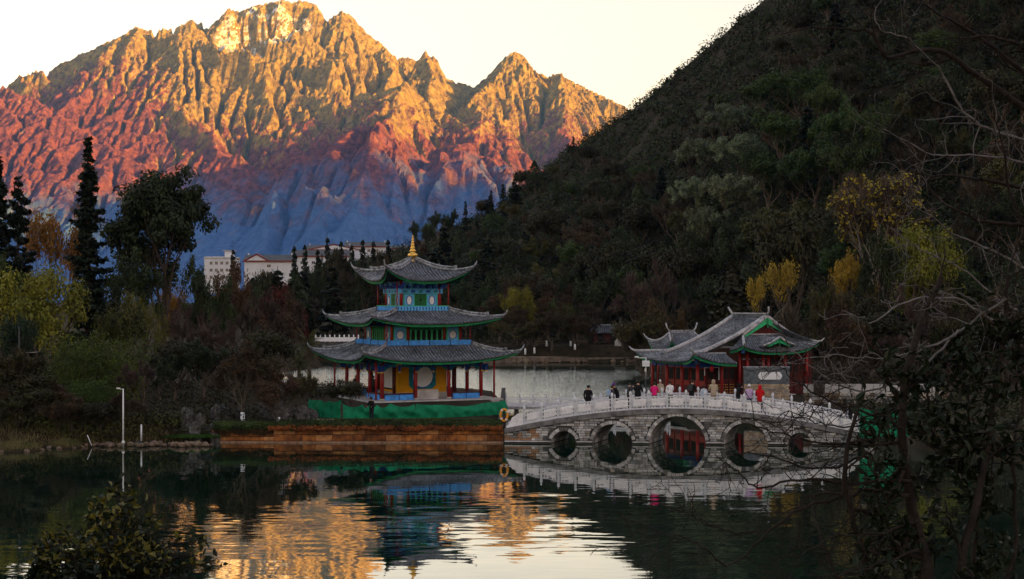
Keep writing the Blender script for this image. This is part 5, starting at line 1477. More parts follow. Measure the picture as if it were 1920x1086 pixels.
def willow(seed, h=8.0, w_=6.0, m='ygreen', strands=260, leaf=.11):
    rg = random.Random(seed); rng = np.random.default_rng(seed); b = MB(); tips = []; b.tube([(0, 0, -.5), (.1, 0, h * .35)], [.22, .16], 7)
    for j in range(6):
        a = j * 1.05 + rg.random() * .5; grow(rg, b, tips, Vector((.1, 0, h * .33)), Vector((math.cos(a) * .7, math.sin(a) * .7, 1)), h * .3, .1, 2, .6, .1, (2, 3), .75)
    C = []; T_ = [t[0] for t in tips]
    for i in range(strands):
        p = rg.choice(T_) + Vector((rg.gauss(0, .35), rg.gauss(0, .35), rg.gauss(0, .25))); l = rg.uniform(.8, 2.6); k = int(l / .09); z = np.arange(k) * .09
        sw = rg.uniform(-.12, .12); C.append(np.stack([p.x + sw * z + rng.normal(size=k) * .05, p.y + rng.normal(size=k) * .05, p.z - z], 1))
    C = np.concatenate(C); C = C[C[:, 2] > .2]; V, Fq = quads_from(C, rng.normal(size=C.shape) + np.array([0, 0, .2]), leaf, .35, rng)
    t = Tree(); t.trunk = b.mesh('trunk'); t.trunk.materials.append(M_bark); t.crown = npmesh('crown', V, Fq); t.crown.materials.append(LM[m]); t.extra = None; return norm(t)
def palm():
    rng = np.random.default_rng(3); b = MB(); b.tube([(0, 0, -.4), (.15, 0, 2.5), (.1, 0, 4.4)], [.22, .17, .16], 8); V = []; 
    q = MB()
    for i in range(26):
        a = i * 2.4; el = 1.2 - 1.5 * (i / 26); pts = [Vector((.1, 0, 4.4))]; d = Vector((math.cos(a) * math.cos(el), math.sin(a) * math.cos(el), math.sin(el)))
        for s in range(6): d = (d + Vector((0, 0, -.14))).normalized(); pts.append(pts[-1] + d * .27)
        side = Vector((-math.sin(a), math.cos(a), 0))
        for s in range(1, 7):
            for sg in (-1, 1):
                for o_ in (0, .5):
                    p = pts[s - 1].lerp(pts[s], o_); e = p + (side * sg * .75 + d * .4 + Vector((0, 0, -.22))) * .5 * (1 - abs(s - 3.5) / 5); q.add([p, p + (pts[s] - pts[s - 1]) * .35, e], [(0, 1, 2)])
    t = Tree(); t.trunk = b.mesh('trunk'); t.trunk.materials.append(M_bark); t.crown = q.mesh('crown'); t.crown.materials.append(LM['olive']); t.extra = None; return norm(t)

TREES = {}
def place(t, name, x, y, top=None, hgt=None, wid=None, label=None, cat='tree', group=None, rot=0.0, base=None, white=0.0, parts=('trunk', 'crown')):
    z = gz(x, y) if base is None else base; H = hgt if hgt is not None else top - z; sz = H / t.h; sx = sz if wid is None else wid / t.w
    o = empty(name, (x, y, z - .05), rot); o.scale = (sx, sx, sz); tag(o, label, cat, group)
    a = link(parts[0], t.trunk, None, o); c = link(parts[1], t.crown, None, o)
    if getattr(t, 'extra', None) is not None: link('leaves', t.extra, None, o)
    if white:
        b = MB(); b.lathe([(.19, 0), (.17, .5), (.155, 1.0)], (0, 0, 0), 9); w_ = b.build('whitewash', M_white, a); w_.scale = (1 / sx * white, 1 / sx * white, 1 / sz)
    return o
def put(t, name, px, D, py, wpx=None, **k):
    "place so that the top is seen at row py and the crown spans wpx columns"
    x = X(px, D); top = HC - (py - Y0) / F * D; wid = None if wpx is None else wpx / F * D; z = gz(x, D)
    if wid is not None and top - z < wid * .8: top = z + wid * .8
    if name in ('eucalyptus_tree', 'tall_evergreen'):      # on the open slope: the distance where a tree of usual height stands on the hill
        hh = 13.5 if name == 'eucalyptus_tree' else 16.0
        D = min(np.arange(255, 400, 2.0), key=lambda q: abs(gz(X(px, q), q) + hh - (HC - (py - Y0) / F * q))); D = float(D); x = X(px, D); top = gz(x, D) + hh; wid = wpx / F * D
    return place(t, name, x, D, top=top, wid=wid, **k)

P = {}
P['oak'] = broadleaf(11, 10, .3, .24, 4, .62, 64, .95, .165, 'dark'); P['oak2'] = broadleaf(12, 9, .3, .22, 4, .66, 64, .95, .165, 'green'); P['oak3'] = broadleaf(13, 9, .25, .2, 4, .6, 64, .9, .165, 'olive')
P['olived'] = broadleaf(14, 8, .22, .2, 4, .66, 64, .9, .165, 'olived'); P['yel'] = broadleaf(15, 7, .3, .16, 4, .6, 40, .7, .12, 'yellow'); P['yg'] = broadleaf(16, 8, .22, .18, 4, .66, 60, .85, .11, 'ygreen', kids=(2, 4))
P['ora'] = broadleaf(17, 8, .25, .15, 4, .5, 36, .7, .11, 'orange', up=.3); P['rust'] = broadleaf(18, 8, .25, .15, 4, .6, 36, .7, .12, 'rust'); P['teal'] = broadleaf(19, 6, .3, .13, 4, .6, 46, .6, .1, 'teal'); P['redt'] = broadleaf(20, 7, .25, .15, 4, .6, 36, .7, .11, 'red')
P['bare'] = twiggy(31, 8, 'brown'); P['bare2'] = twiggy(32, 8, 'mauve', twigs=34); P['bare3'] = twiggy(33, 9, 'mauve', leafn=10, leafm_='yellow', bark=M_barkp, spread=.45); P['bareo'] = twiggy(34, 8, 'brown', leafn=18, leafm_='rust'); P['bareq'] = twiggy(35, 8, 'brown', leafn=22, leafm_='olive')
P['fir'] = fir(41, 22, 3.2, dens=12, ragged=.4, whorl=.6, droop=.4); P['pine'] = fir(42, 18, 3.8, dens=12, ragged=.45, whorl=.85, droop=.15, leaf=.36, top=.12); P['cyp'] = cypress(43); P['cyp2'] = cypress(44, 9, 2.8, 'dark'); P['spr'] = fir(45, 9, 2.0, dens=8, whorl=.6, leaf=.3)
P['yelt'] = broadleaf(65, 8, .52, .12, 3, .6, 46, .75, .11, 'yellow', ln=1.7, up=.35)
P['bam'] = bamboo(51); P['wil'] = willow(52); P['wilo'] = willow(53, 8, 6, 'olive'); P['palm'] = palm()
# the broad dark tree: long limbs carrying separate layered clumps
P['big'] = broadleaf(61, 14, .34, .36, 4, .72, 170, 1.25, .19, 'dark', flat=.62, ln=5.0, up=.22, kids=(2, 4), shrink=.66)
P['euc'] = broadleaf(62, 13, .30, .26, 4, .62, 120, .85, .15, 'grey', flat=.9, up=.25); P['euc2'] = broadleaf(63, 13, .32, .26, 4, .62, 120, 1.0, .17, 'green', flat=.9, up=.28)

# ---------------------------------------------------------------- left bank
put(P['fir'], 'fir_tree', 165, 150, 268, 104, label='tallest dark spire-shaped fir on the left bank', rot=.4)
put(P['fir'], 'fir_tree', -4, 138, 303, 110, label='dark fir at the left edge beside the ragged pine', rot=2.1)
put(P['pine'], 'pine_tree', 34, 148, 343, 120, label='ragged dark pine between the edge fir and the orange tree', rot=1.0)
put(P['ora'], 'autumn_tree', 98, 172, 384, 120, label='orange autumn tree between the ragged pine and the tall fir', rot=.3)
put(P['ora'], 'autumn_tree', 318, 165, 535, 70, label='small orange tree beneath the broad dark tree', rot=1.3)
put(P['big'], 'broadleaf_tree', 303, 160, 320, 222, label='broad dark evergreen with layered rounded clumps on the left bank', rot=.9)
put(P['oak'], 'broadleaf_tree', 250, 152, 470, 150, label='dense dark evergreen at the foot of the tallest fir', rot=1.9)
put(P['yg'], 'autumn_tree', 82, 130, 500, 190, label='large yellow-green autumn tree on the left bank', rot=.2)
put(P['oak2'], 'broadleaf_tree', 0, 135, 478, 80, label='mid green tree at the left edge behind the yellow-green tree', rot=.2)
put(P['teal'], 'broadleaf_tree', 32, 116, 588, 66, label='small blue-green tree above the dark lamp post on the left', rot=.2)
put(P['bam'], 'bamboo_clump', 130, 117, 632, 130, label='left clump of yellow-green bamboo on the bank', cat='bamboo', rot=.5, parts=('culms', 'foliage'))
put(P['bam'], 'bamboo_clump', 205, 119, 620, 140, label='tall middle clump of bamboo behind the white lamp post', cat='bamboo', rot=1.9, parts=('culms', 'foliage'))
put(P['bam'], 'bamboo_clump', 172, 113, 706, 100, label='low front clump of bamboo by the water', cat='bamboo', rot=3.0, parts=('culms', 'foliage'))
put(P['wil'], 'willow_tree', 268, 140, 545, 140, label='yellow-green willow behind the bamboo', rot=.5)
put(P['oak3'], 'broadleaf_tree', 232, 136, 560, 90, label='olive tree between willow and yellow-green tree', rot=.5)
put(P['oak'], 'broadleaf_tree', 385, 150, 482, 110, label='dark bushy evergreen below the white flat-roofed block', rot=.5)
put(P['rust'], 'autumn_tree', 436, 175, 488, 90, label='rust brown tree below the white gabled building', rot=.5)
put(P['oak2'], 'broadleaf_tree', 402, 158, 545, 90, label='green tree among the mauve leafless trees', rot=2.5)
for px, D, py, w_, r_, pr in ((352, 150, 560, 110, .2, 'bare2'), (392, 142, 585, 120, 1.2, 'bare2'), (452, 168, 555, 120, 2.2, 'bare2'), (490, 180, 540, 110, 3.2, 'bare2'), (428, 145, 600, 110, .9, 'bare2')):
    put(P[pr], 'leafless_tree', px, D, py, w_, label='mauve-brown leafless tree crowded behind the rockery', group='mauve leafless trees', rot=r_)
put(P['redt'], 'autumn_tree', 527, 205, 532, 90, label='dark red leaved tree behind the mauve trees', rot=.5)
put(P['bareo'], 'leafless_tree', 545, 195, 548, 110, label='brown tree with a few rust leaves left of the pavilion', rot=1.5)
for px, D, py, w_, r_, pr in ((330, 126, 640, 110, .3, 'olived'), (382, 124, 636, 120, 1.3, 'oak'), (440, 128, 655, 100, 2.6, 'olived'), (300, 122, 660, 90, 4.0, 'oak')):
    put(P[pr], 'broadleaf_tree', px, D, py, w_, label='low dark evergreen in the shady thicket right of the bamboo', group='thicket evergreens', rot=r_)
put(P['olived'], 'broadleaf_tree', 505, 140, 620, 110, label='dull olive bushy tree left of the netting', rot=.4)
put(P['palm'], 'palm_tree', 577, 172, 612, 62, label='small palm standing left of the pavilion', rot=.4)
put(P['palm'], 'palm_tree', 562, 166, 655, 50, label='lower palm standing beside the taller palm', rot=2.4)
for px, D, py, w_, r_ in ((0, 106, 745, 90, .3), (70, 105.8, 765, 90, .9), (135, 105.6, 770, 90, 1.6), (190, 106, 772, 80, 2.5), (35, 105.5, 785, 70, 3.5), (105, 105.4, 790, 70, 4.5), (225, 107, 760, 80, 5.0), (20, 108, 655, 110, .1), (58, 107.5, 700, 120, 1.1), (105, 107, 735, 100, 2.0), (-30, 108, 690, 110, 3.0)):
    put(P[('bareo', 'olived', 'bareq')[int(px) % 3]], 'thicket_shrub', px, D, py, w_, label='dark thicket shrub crowding the left waterside', cat='shrub', group='waterside thicket shrubs', rot=r_)
put(P['bare2'], 'leafless_tree', 268, 111, 672, 90, label='small pale leafless tree beside the white lamp post', rot=.7)
put(P['bareo'], 'leafless_tree', 455, 109.3, 640, 120, label='leafless tree with whitewashed trunk behind the rockery', rot=.7, white=1.0)
put(P['bareo'], 'leafless_tree', 522, 109.0, 688, 110, label='small rust leaved tree with whitewashed trunk at the bank wall', rot=2.7, white=.8)
put(P['bareq'], 'leafless_tree', 490, 113, 665, 110, label='olive leaved thin tree between the two whitewashed trunks', rot=1.7)
put(P['olived'], 'pine_shrub', 655, 113, 738, 88, label='leaning dark shrub against the short netting', cat='shrub', rot=.7)
put(P['bareq'], 'waterside_shrub', 560, 111, 700, 70, label='thin leafy shrub overhanging the gap left of the netting', cat='shrub', rot=.4)

# ---------------------------------------------------------------- far shore
WT = ((1002, 600), (1025, 585), (1035, 575), (1070, 600), (1078, 590), (1100, 610), (985, 610))
for i, (px, py) in enumerate(WT):
    put(P[('bareq', 'bareo', 'bare')[i % 3]], 'shore_tree', px, 253.7 + (i % 2) * 1.2, py, 58 + 8 * (i % 3), label='brown nearly leafless tree with whitewashed trunk on the far shore', group='far shore trees with white trunks', rot=i * 1.1, white=1.0)
put(P['yg'], 'autumn_tree', 972, 272, 537, 66, label='bright yellow-green tree above the brown far shore trees', rot=.8)
put(P['rust'], 'autumn_tree', 1030, 275, 548, 100, label='broad rust brown tree on the far shore', rot=.8)
put(P['bareo'], 'leafless_tree', 965, 266, 575, 90, label='brown tree right of the pavilion roof tips', rot=.8)
put(P['wilo'], 'willow_tree', 936, 262, 598, 60, label='olive willow close behind the pavilion roof', rot=.8)
put(P['wilo'], 'willow_tree', 1082, 268, 568, 70, label='olive willow among the whitewashed far trees', rot=1.8)
put(P['bareq'], 'leafless_tree', 1212, 205, 588, 110, label='round olive brown tree left behind the rear pavilion', rot=1.8)
put(P['rust'], 'autumn_tree', 1240, 212, 560, 100, label='rust and olive tree behind the rear pavilion roof', rot=2.8)
put(P['bare2'], 'leafless_tree', 1235, 225, 488, 150, label='tall pale leafless tree behind the rear pavilion', rot=.4)
put(P['bare2'], 'leafless_tree', 1140, 268, 560, 100, label='grey leafless tree above the maroon wall', rot=1.4)
# behind the pavilion, between island and hill
rg = random.Random(77)
for i in range(26):
    px = 470 + i * 13.5 + rg.uniform(-6, 6); D = rg.uniform(285, 345); py = np.interp(px, [470, 560, 640, 720, 830], [522, 500, 470, 470, 462]) + rg.uniform(-8, 26)
    kd = rg.choice(('cyp2', 'oak', 'olived', 'bare', 'spr', 'oak')); kl = dict(cyp2='dark columnar tree', oak='dark evergreen', olived='dull olive tree', bare='brown leafless tree', spr='pointed conifer')[kd]
    put(P[kd], 'forest_tree', px, D, py, rg.uniform(42, 62), label=kl + ' in the wood between pavilion and white buildings', group='wood behind the pavilion: ' + kl, rot=rg.random() * 6)
for px, py, D in ((437, 470, 360), (552, 464, 350), (572, 461, 352), (614, 448, 365), (596, 470, 340), (680, 452, 372), (700, 455, 368), (728, 452, 372), (640, 455, 365), (660, 462, 360)):
    put(P['spr'], 'spruce_tree', px, D, py, 24, label='pointed dark spruce standing before the far buildings', group='pointed spruces by the far buildings', rot=px)
for px, py, w_ in ((785, 415, 46), (822, 396, 50), (845, 392, 36)): put(P['oak'], 'crest_tree', px, 470, py, w_, label='rounded dark tree breaking the low end of the ridge line', group='rounded ridge line trees', rot=px)
for px, py, w_ in ((873, 378, 14), (921, 358, 14), (943, 346, 18), (965, 336, 26), (1075, 257, 12)): put(P['spr'], 'crest_conifer', px, 465, py, w_, label='small pointed conifer on the ridge line', group='pointed ridge line conifers', rot=px)

# ---------------------------------------------------------------- right bank
put(P['cyp'], 'cypress_tree', 1372, 190, 492, 82, label='olive columnar cypress rising behind the hall roof', rot=.3)
put(P['yelt'], 'autumn_tree', 1466, 182, 483, 74, label='small golden tree with forked bare stems right of the cypress', rot=.9)
put(P['yelt'], 'autumn_tree', 1418, 178, 512, 44, label='slender golden tree close beside the olive cypress', rot=.9)
put(P['bare3'], 'leafless_tree', 1632, 215, 322, 190, label='tall pale leafless tree with scattered yellow leaves on the slope', rot=.9)
put(P['yel'], 'autumn_tree', 1590, 190, 470, 90, label='golden yellow tree below the tall pale leafless tree', rot=1.9)
put(P['yg'], 'autumn_tree', 1720, 200, 420, 150, label='yellow-green tree right of the tall pale leafless tree', rot=2.9)
put(P['oak'], 'broadleaf_tree', 1662, 185, 428, 105, label='dense dark round tree before the yellow-green tree', rot=.9)
put(P['olived'], 'broadleaf_tree', 1490, 205, 400, 130, label='brownish olive tree above the small golden tree', rot=.9)
for i in range(30):
    px = 1480 + (i % 10) * 52 + rg.uniform(-20, 20); D = rg.uniform(142, 178); py = rg.uniform(520, 640)
    put(P[('bare', 'bareq', 'bareo', 'olived', 'bare2')[i % 5]], 'slope_tree', px, D, py, rg.uniform(80, 130), label=('brown leafless tree', 'olive sprinkled thin tree', 'rust sprinkled thin tree', 'dull olive bushy tree', 'mauve leafless tree')[i % 5] + ' on the bank right of the hall', group=('brown', 'olive sprinkled', 'rust sprinkled', 'bushy olive', 'mauve')[i % 5] + ' trees right of the hall', rot=rg.random() * 6)
# grey-green eucalypts on the hill
for px, py, D, w_, k in ((1352, 195, 296, 95, 'euc'), (1312, 262, 284, 85, 'euc'), (1382, 255, 288, 90, 'euc'), (1300, 330, 276, 80, 'euc'), (1372, 330, 274, 90, 'euc'), (1330, 385, 270, 80, 'euc')):
    put(P[k], 'eucalyptus_tree', px, D, py, w_, label='pale grey-green eucalyptus with rounded clumps on the hillside', group='grey-green hillside eucalypts', rot=px)
for px, py, D, w_ in ((1432, 140, 292, 120), (1500, 120, 296, 120), (1545, 150, 292, 100), (1465, 205, 282, 120), (1580, 190, 286, 110), (1632, 195, 282, 90), (1530, 255, 276, 120), (1600, 265, 272, 110), (1440, 280, 274, 110)):
    put(P['euc2'], 'tall_evergreen', px, D, py, w_, label='tall mid green evergreen in the grove high on the hillside', group='tall green hillside grove', rot=px)

# ---------------------------------------------------------------- hillside forest: 300 trees one by one, then scrub
rg = random.Random(5); cnt = 0; tries = 0; used = []
while cnt < 285 and tries < 9000:
    tries += 1; px = rg.uniform(760, 1940); t_ = rg.random() ** 1.5 * .98
    Dc = float(np.interp(px, HP, HD)); Db = float(np.interp(px, HP, HB)); D = Db + 3 + (Dc - Db - 3) * t_; x = X(px, D)
    if px > 1180 and t_ > .62 + .25 * (px > 1400): continue
    if any((x - a) ** 2 + (D - b_) ** 2 < 22 for a, b_ in used): continue
    used.append((x, D)); cnt += 1
    kind = rg.choices(('oak', 'oak2', 'olived', 'cyp2', 'bare', 'spr', 'oak3', 'bareo'), (30, 13, 20, 8, 9, 7, 6, 5))[0]
    h = rg.uniform(7.5, 14) * (1.0 if t_ < .4 else .68) * (1.25 if kind == 'spr' else 1)
    lb = {'oak': 'dark evergreen broadleaf tree in the hillside forest', 'oak2': 'mid green broadleaf tree in the hillside forest', 'olived': 'dull olive broadleaf tree in the hillside forest', 'cyp2': 'dark columnar tree in the hillside forest', 'bare': 'brown leafless tree in the hillside forest',
          'spr': 'pointed conifer in the hillside forest', 'oak3': 'bright olive tree in the hillside forest', 'bareo': 'rust brown sparse tree in the hillside forest'}[kind]
    place(P[kind], 'hillside_tree', x, D, hgt=h, wid=h * rg.uniform(.65, .95) * (.5 if kind in ('spr', 'cyp2') else 1), label=lb, group='hillside forest: ' + lb.split(' in ')[0], rot=rg.random() * 6.28)
def scrub(n, seed, m, name, size, per, label, tmin=0.0, tpow=.8):
    rng = np.random.default_rng(seed); px = rng.uniform(640, 1990, n * 2); t_ = rng.random(n * 2) ** tpow * (1.03 - tmin) + tmin
    dens = fbm(px / 60, t_ * 14, 3, seed); keep = np.where(dens > -.22)[0][:n]; px = px[keep]; t_ = t_[keep]
    Dc = np.interp(px, HP, HD); Db = np.interp(px, HP, HB); y = Db + (Dc - Db) * t_; x = (px - 960) / F * y; z, _ = hill_raw(x, y)
    s = size * rng.uniform(.5, 1.5, len(x)); C = np.stack([x, y, z + s * .45], 1)
    V, Fq = clumps(C, s, per, .34, rng, flat=.75, shell=.6)
    o = link(name, npmesh(name, V, Fq), LM[m]); tag(o, label, 'scrub', kind='stuff')
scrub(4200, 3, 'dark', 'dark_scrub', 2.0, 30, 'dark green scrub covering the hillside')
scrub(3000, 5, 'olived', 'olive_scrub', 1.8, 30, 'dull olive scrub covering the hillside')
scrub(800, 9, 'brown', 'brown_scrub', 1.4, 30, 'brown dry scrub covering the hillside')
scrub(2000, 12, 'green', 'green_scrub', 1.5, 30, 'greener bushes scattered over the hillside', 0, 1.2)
M_rockb = mat('brown_shore_stone', (.17, .13, .095), .9, .4, 2.5, bump=.8, spec=.15, rnd=.3)
# ================================================================== far buildings
M_bwhite = mat('white_render', (.62, .66, .73), .8, .08, .3, spec=.15); M_bgrey = mat('pale_grey_render', (.42, .42, .43), .8, .1, .3, spec=.15); M_broof = mat('slate_grey_roof', (.075, .085, .10), .7, .2, .5); M_bred = mat('red_fascia', (.18, .035, .03), .7, .2, .5); M_glass = mat('window_glass', (.03, .04, .06), .15, .3, .5, spec=.6)
def building(px0, px1, ytop, D, depth, label, wins, roof=True, ridge=1.8, rz=0.0, zb=None, over=.5, gable=0.0):
    x0, x1 = X(px0, D), X(px1, D); zt = HC - (ytop - Y0) / F * D; zb = zb if zb is not None else gz((x0 + x1) / 2, D) - 2; w_ = x1 - x0
    T = empty('apartment_building', ((x0 + x1) / 2, D, zb), rz); tag(T, label, 'building'); H = zt - zb
    MB().box((0, depth / 2, H / 2), (w_, depth, H)).build('wall', M_bwhite, T); MB().box((0, depth / 2 - .06, H * .5 - 1.2), (w_ + .1, depth, .25)).build('floor_band', M_bgrey, T)
    if roof:
        poly = [(-w_ / 2 - over, -over, H), (-w_ / 2 - over, depth / 2, H + ridge), (-w_ / 2 - over, depth + over, H), (-w_ / 2 - over, depth + over, H - .25), (-w_ / 2 - over, -over, H - .25)]
        rf = MB().prism(poly, (w_ + 2 * over, 0, 0)).build('roof', M_broof, T); MB().box((0, -over - .03, H - .2), (w_ + 2 * over + .1, .08, .5)).build('fascia', M_bred, rf)
        for sx in (-1, 1): MB().box((sx * (w_ / 2 - .6), depth / 2, H + ridge + .2), (.5, .5, .8)).build('chimney', M_bwhite, rf)
    else:
        MB().box((0, depth / 2, H + .12), (w_ + .7, depth + .7, .25)).build('roof', M_bgrey, T); MB().box((0, depth / 2, H + .42), (w_, depth, .35)).build('parapet', M_bwhite, T)
    if gable:     # cross gable facing the lake
        gx = -w_ / 2 + gable; gw = gable * .95
        g = MB().prism([(gx - gw, -.25, H - .3), (gx + gw, -.25, H - .3), (gx, -.25, H + ridge * .85)], (0, depth * .5, 0)).build('cross_gable', M_bwhite, T)
        for sg in (-1, 1): MB().prism([(gx, -.45, H + ridge * .95), (gx + sg * (gw + .5), -.45, H - .45), (gx + sg * (gw + .5), -.45, H - .05), (gx, -.45, H + ridge * .95 + .45)], (0, depth * .5, 0)).build('gable_roof', M_bred, g)
    for (u, v, ww, hh) in wins:
        f = MB().box((u * w_ / 2, -.03, H * v), (ww + .24, .12, hh + .24)).build('window', M_bgrey, T); MB().box((u * w_ / 2, -.07, H * v), (ww, .1, hh)).build('pane', M_glass, f); MB().box((u * w_ / 2, -.10, H * v), (.08, .08, hh)).build('mullion', M_bwhite, f)
    return T
w4 = [(u, v, 1.0, 1.1) for v in (.86, .66, .46) for u in (-.55, -.2, .15, .5, .85)]
T_ = building(383, 440, 484, 620, 12, 'flat-roofed white block with rows of small windows and a stair tower', w4, False, zb=14)
MB().box((3.3, 5, 16.3), (3.4, 4, 3.0)).build('stair_tower', M_bwhite, T_); MB().box((3.3, 5, 17.9), (5, 5.4, .3)).build('stair_tower_roof', M_bgrey, T_)
building(458, 546, 489, 560, 12, 'large white gabled building with grey roof and red fascia', [(.05, .88, 1.3, .9), (.05, .70, 1.3, 1.0), (.05, .52, 1.3, 1.0)], True, 2.4, zb=10, gable=4.6)
building(545, 652, 480, 600, 12, 'long grey roofed white building right of the gabled one', [(-.6, .85, 1.2, 1.0), (-.2, .85, 1.2, 1.0), (.3, .85, 1.2, 1.0)], True, 2.6, zb=11)
building(575, 655, 468, 660, 12, 'upper grey roofed building with red gable end behind the spruces', [(-.5, .9, 1.2, 1.0), (0, .9, 1.2, 1.0)], True, 2.2, zb=12, gable=12)
building(646, 722, 462, 680, 12, 'highest white building with a wide grey roof behind the spruces', [(-.6, .92, 1.2, 1.2), (-.2, .92, 1.2, 1.2), (.2, .92, 1.2, 1.2), (.6, .92, 1.2, 1.2)], True, 2.2, zb=12)
building(722, 760, 466, 690, 12, 'narrow grey roofed building next to the highest one', [(-.4, .92, 1.2, 1.2), (.4, .92, 1.2, 1.2)], True, 1.6, zb=12)

# ================================================================== far shore furniture
def bank_strip():
    T = empty('shore_wall', (9, 252.4, 0)); tag(T, 'low earth and stone bank wall along the far shore', 'wall'); rg = random.Random(4); x = -24
    while x < 18:
        wd = rg.uniform(1.2, 2.2); MB().box((x + wd / 2, rg.uniform(-.1, .1), .35), (wd - .05, .7, 1.1 + rg.uniform(-.1, .1)), 0, 0, .05).build('wall_stone', mat('earthy_stone', (.16, .125, .10), .9, .35, 1.5, bump=.6), T); x += wd
    MB().box((-3, .75, .95), (42, .9, .14)).build('path_edge', mat('pale_path', (.20, .17, .14), .9, .3, 1.0), T)
bank_strip()
def rail_far():
    D = 258; x0, x1 = X(592, D), X(672, D); z = gz((x0 + x1) / 2, D); T = empty('white_balustrade', ((x0 + x1) / 2, D, z)); tag(T, 'white stone balustrade on the far shore left of the pavilion', 'balustrade'); L = x1 - x0
    zz = HC - (641 - Y0) / F * D - z
    MB().box((0, .2, zz / 2), (L + .6, .8, zz)).build('base_wall', M_mortar, T)
    for i in range(10): b = MB(); b.box((-L / 2 + L * i / 9, 0, zz + .5), (.2, .2, 1.0)); b.lathe([(.1, 1.0), (.13, 1.08), (.04, 1.25)], (-L / 2 + L * i / 9, 0, zz), 6); b.build('baluster_post', M_white, T)
    for i in range(9): MB().box((-L / 2 + L * (i + .5) / 9, 0, zz + .42), (L / 9 - .2, .12, .72)).build('panel', M_white, T)
rail_far()
def shore_hut(px, py, D, w_, label, red=True):
    x = X(px, D); z = gz(x, D); T = empty('shore_hut', (x, D, z)); tag(T, label, 'hut'); zt = HC - (py - Y0) / F * D - z
    MB().box((0, 1.5, (zt - 1.2) / 2), (w_, 3, zt - 1.2)).build('wall', M_dred if red else M_bgrey, T)
    rf = MB().prism([(-w_ / 2 - .6, -.7, zt - 1.3), (-w_ / 2 - .6, 1.5, zt), (-w_ / 2 - .6, 3.7, zt - 1.3), (-w_ / 2 - .6, 3.7, zt - 1.45), (-w_ / 2 - .6, -.7, zt - 1.45)], (w_ + 1.2, 0, 0)).build('roof', M_tile, T)
    q = MB()
    for i in range(int((w_ + 1.0) / .35)): xx = -w_ / 2 - .4 + i * .35; q.tube([(xx, -.75, zt - 1.27), (xx, 1.5, zt + .05)], .07, 4)
    tag(q.build('tile_rows', M_tile2, rf), kind='stuff'); MB().box((0, 1.5, zt + .05), (w_ + 1.3, .3, .25)).build('ridge', M_ridge, rf)
    for i in (-1, 1): MB().box((i * w_ * .25, -.03, 1.0), (1.0, .08, 1.9)).build('door', M_dark, T)
shore_hut(1138, 610, 266, 4.6, 'dark maroon hut with grey tiled roof on the far shore'); shore_hut(1097, 574, 292, 3.0, 'grey roof corner among the trees above the maroon hut', False)
def lamp(px, ybase, ytop, D, label, white=True, arm=True, base=None):
    x = X(px, D); z0 = HC - (ybase - Y0) / F * D if base is None else base; h = HC - (ytop - Y0) / F * D - z0; T = empty('street_lamp', (x, D, z0)); tag(T, label, 'lamp'); m = mat('white_lamp_metal', (.72, .74, .77), .4, .08, 4, spec=.4) if white else mat('dark_lamp_metal', (.035, .038, .045), .5, .2, 4)
    MB().tube([(0, 0, -.4), (0, 0, h)], [.065, .05], 8).build('pole', m, T); MB().lathe([(.12, 0), (.12, .12), (.07, .2)], (0, 0, 0), 8).build('base', m, T)
    if arm: MB().tube([(0, 0, h - .05), (-.3, 0, h - .02)], .03, 6).build('arm', m, T); MB().box((-.34, 0, h + .02), (.26, .14, .09), 0, 0, .02).build('lamp_head', m, T)
    return T, h
lamp(231, 829, 729, 104.6, 'tall white lamp post with short arm at the left waterside', base=.25)
t_, h = lamp(36, 745, 612, 113, 'dark lamp post with white lantern box on the left bank', False, False)
MB().box((-.22, -.05, h * .45), (.26, .24, .5), 0, 0, .03).build('lantern_box', M_white, t_); MB().tube([(0, 0, h * .62), (1.5, 0, h * .64)], .018, 5).build('cross_arm', M_stone, t_)
t_, h = lamp(1193, 669, 634, 254.5, 'thin pale lamp post on the far shore near the rear pavilion', True, True)
t_, h = lamp(532, 790, 722, 111.5, 'garden lamp with white flared shade by the rust leaved tree', False, False); MB().lathe([(.10, 0), (.18, .12), (.30, .30), (.30, .34), (.05, .40)], (0, 0, h - .05), 12).build('lamp_shade', M_white, t_)
b = MB(); b.tube([(0, 0, 0), (0, 0, 1.1)], .06, 8); b.lathe([(.07, 1.1), (.03, 1.16)], (0, 0, 0), 8); tag(b.build('marker_post', M_white, None, (X(265, 105.6), 105.6, .35)), 'short white marker post among stones at the left waterside', 'post')
b = MB(); b.tube([(0, 0, 0), (-.34, .1, .75)], [.03, .025], 6); tag(b.build('leaning_stake', M_white, None, (X(172, 104.3), 104.3, .12)), 'thin white stake leaning out of the bank near the lamp post', 'stake')
def slab(px, py, D, w_, label):
    x = X(px, D); z = HC - (py - Y0) / F * D; T = empty('stone_bench', (x, D, z - .42)); tag(T, label, 'bench'); MB().box((0, 0, .36), (w_, .5, .12), 0, 0, .03).build('seat', M_stone, T)
    for s in (-1, 1): MB().box((s * w_ * .35, 0, .02), (.22, .4, .58)).build('leg', M_stone, T)
slab(318, 799, 108.8, 1.2, 'short pale stone bench behind the left rockery'); slab(594, 786, 110.2, 2.6, 'long pale stone bench before the short netting')
for i, (px, D) in enumerate(((1015, 255), (1093, 255.3))):
    x = X(px, D); T = empty('park_bench', (x, D + 1.2, gz(x, D + 1.2))); tag(T, 'plain bench between the whitewashed trunks on the far shore', 'bench', 'far shore benches'); MB().box((0, 0, .42), (1.8, .45, .08)).build('seat', M_rockb, T); MB().box((0, .22, .75), (1.8, .06, .3)).build('backrest', M_rockb, T)
    for s in (-1, 1): MB().box((s * .7, 0, .19), (.15, .4, .4)).build('leg', M_rockb, T)
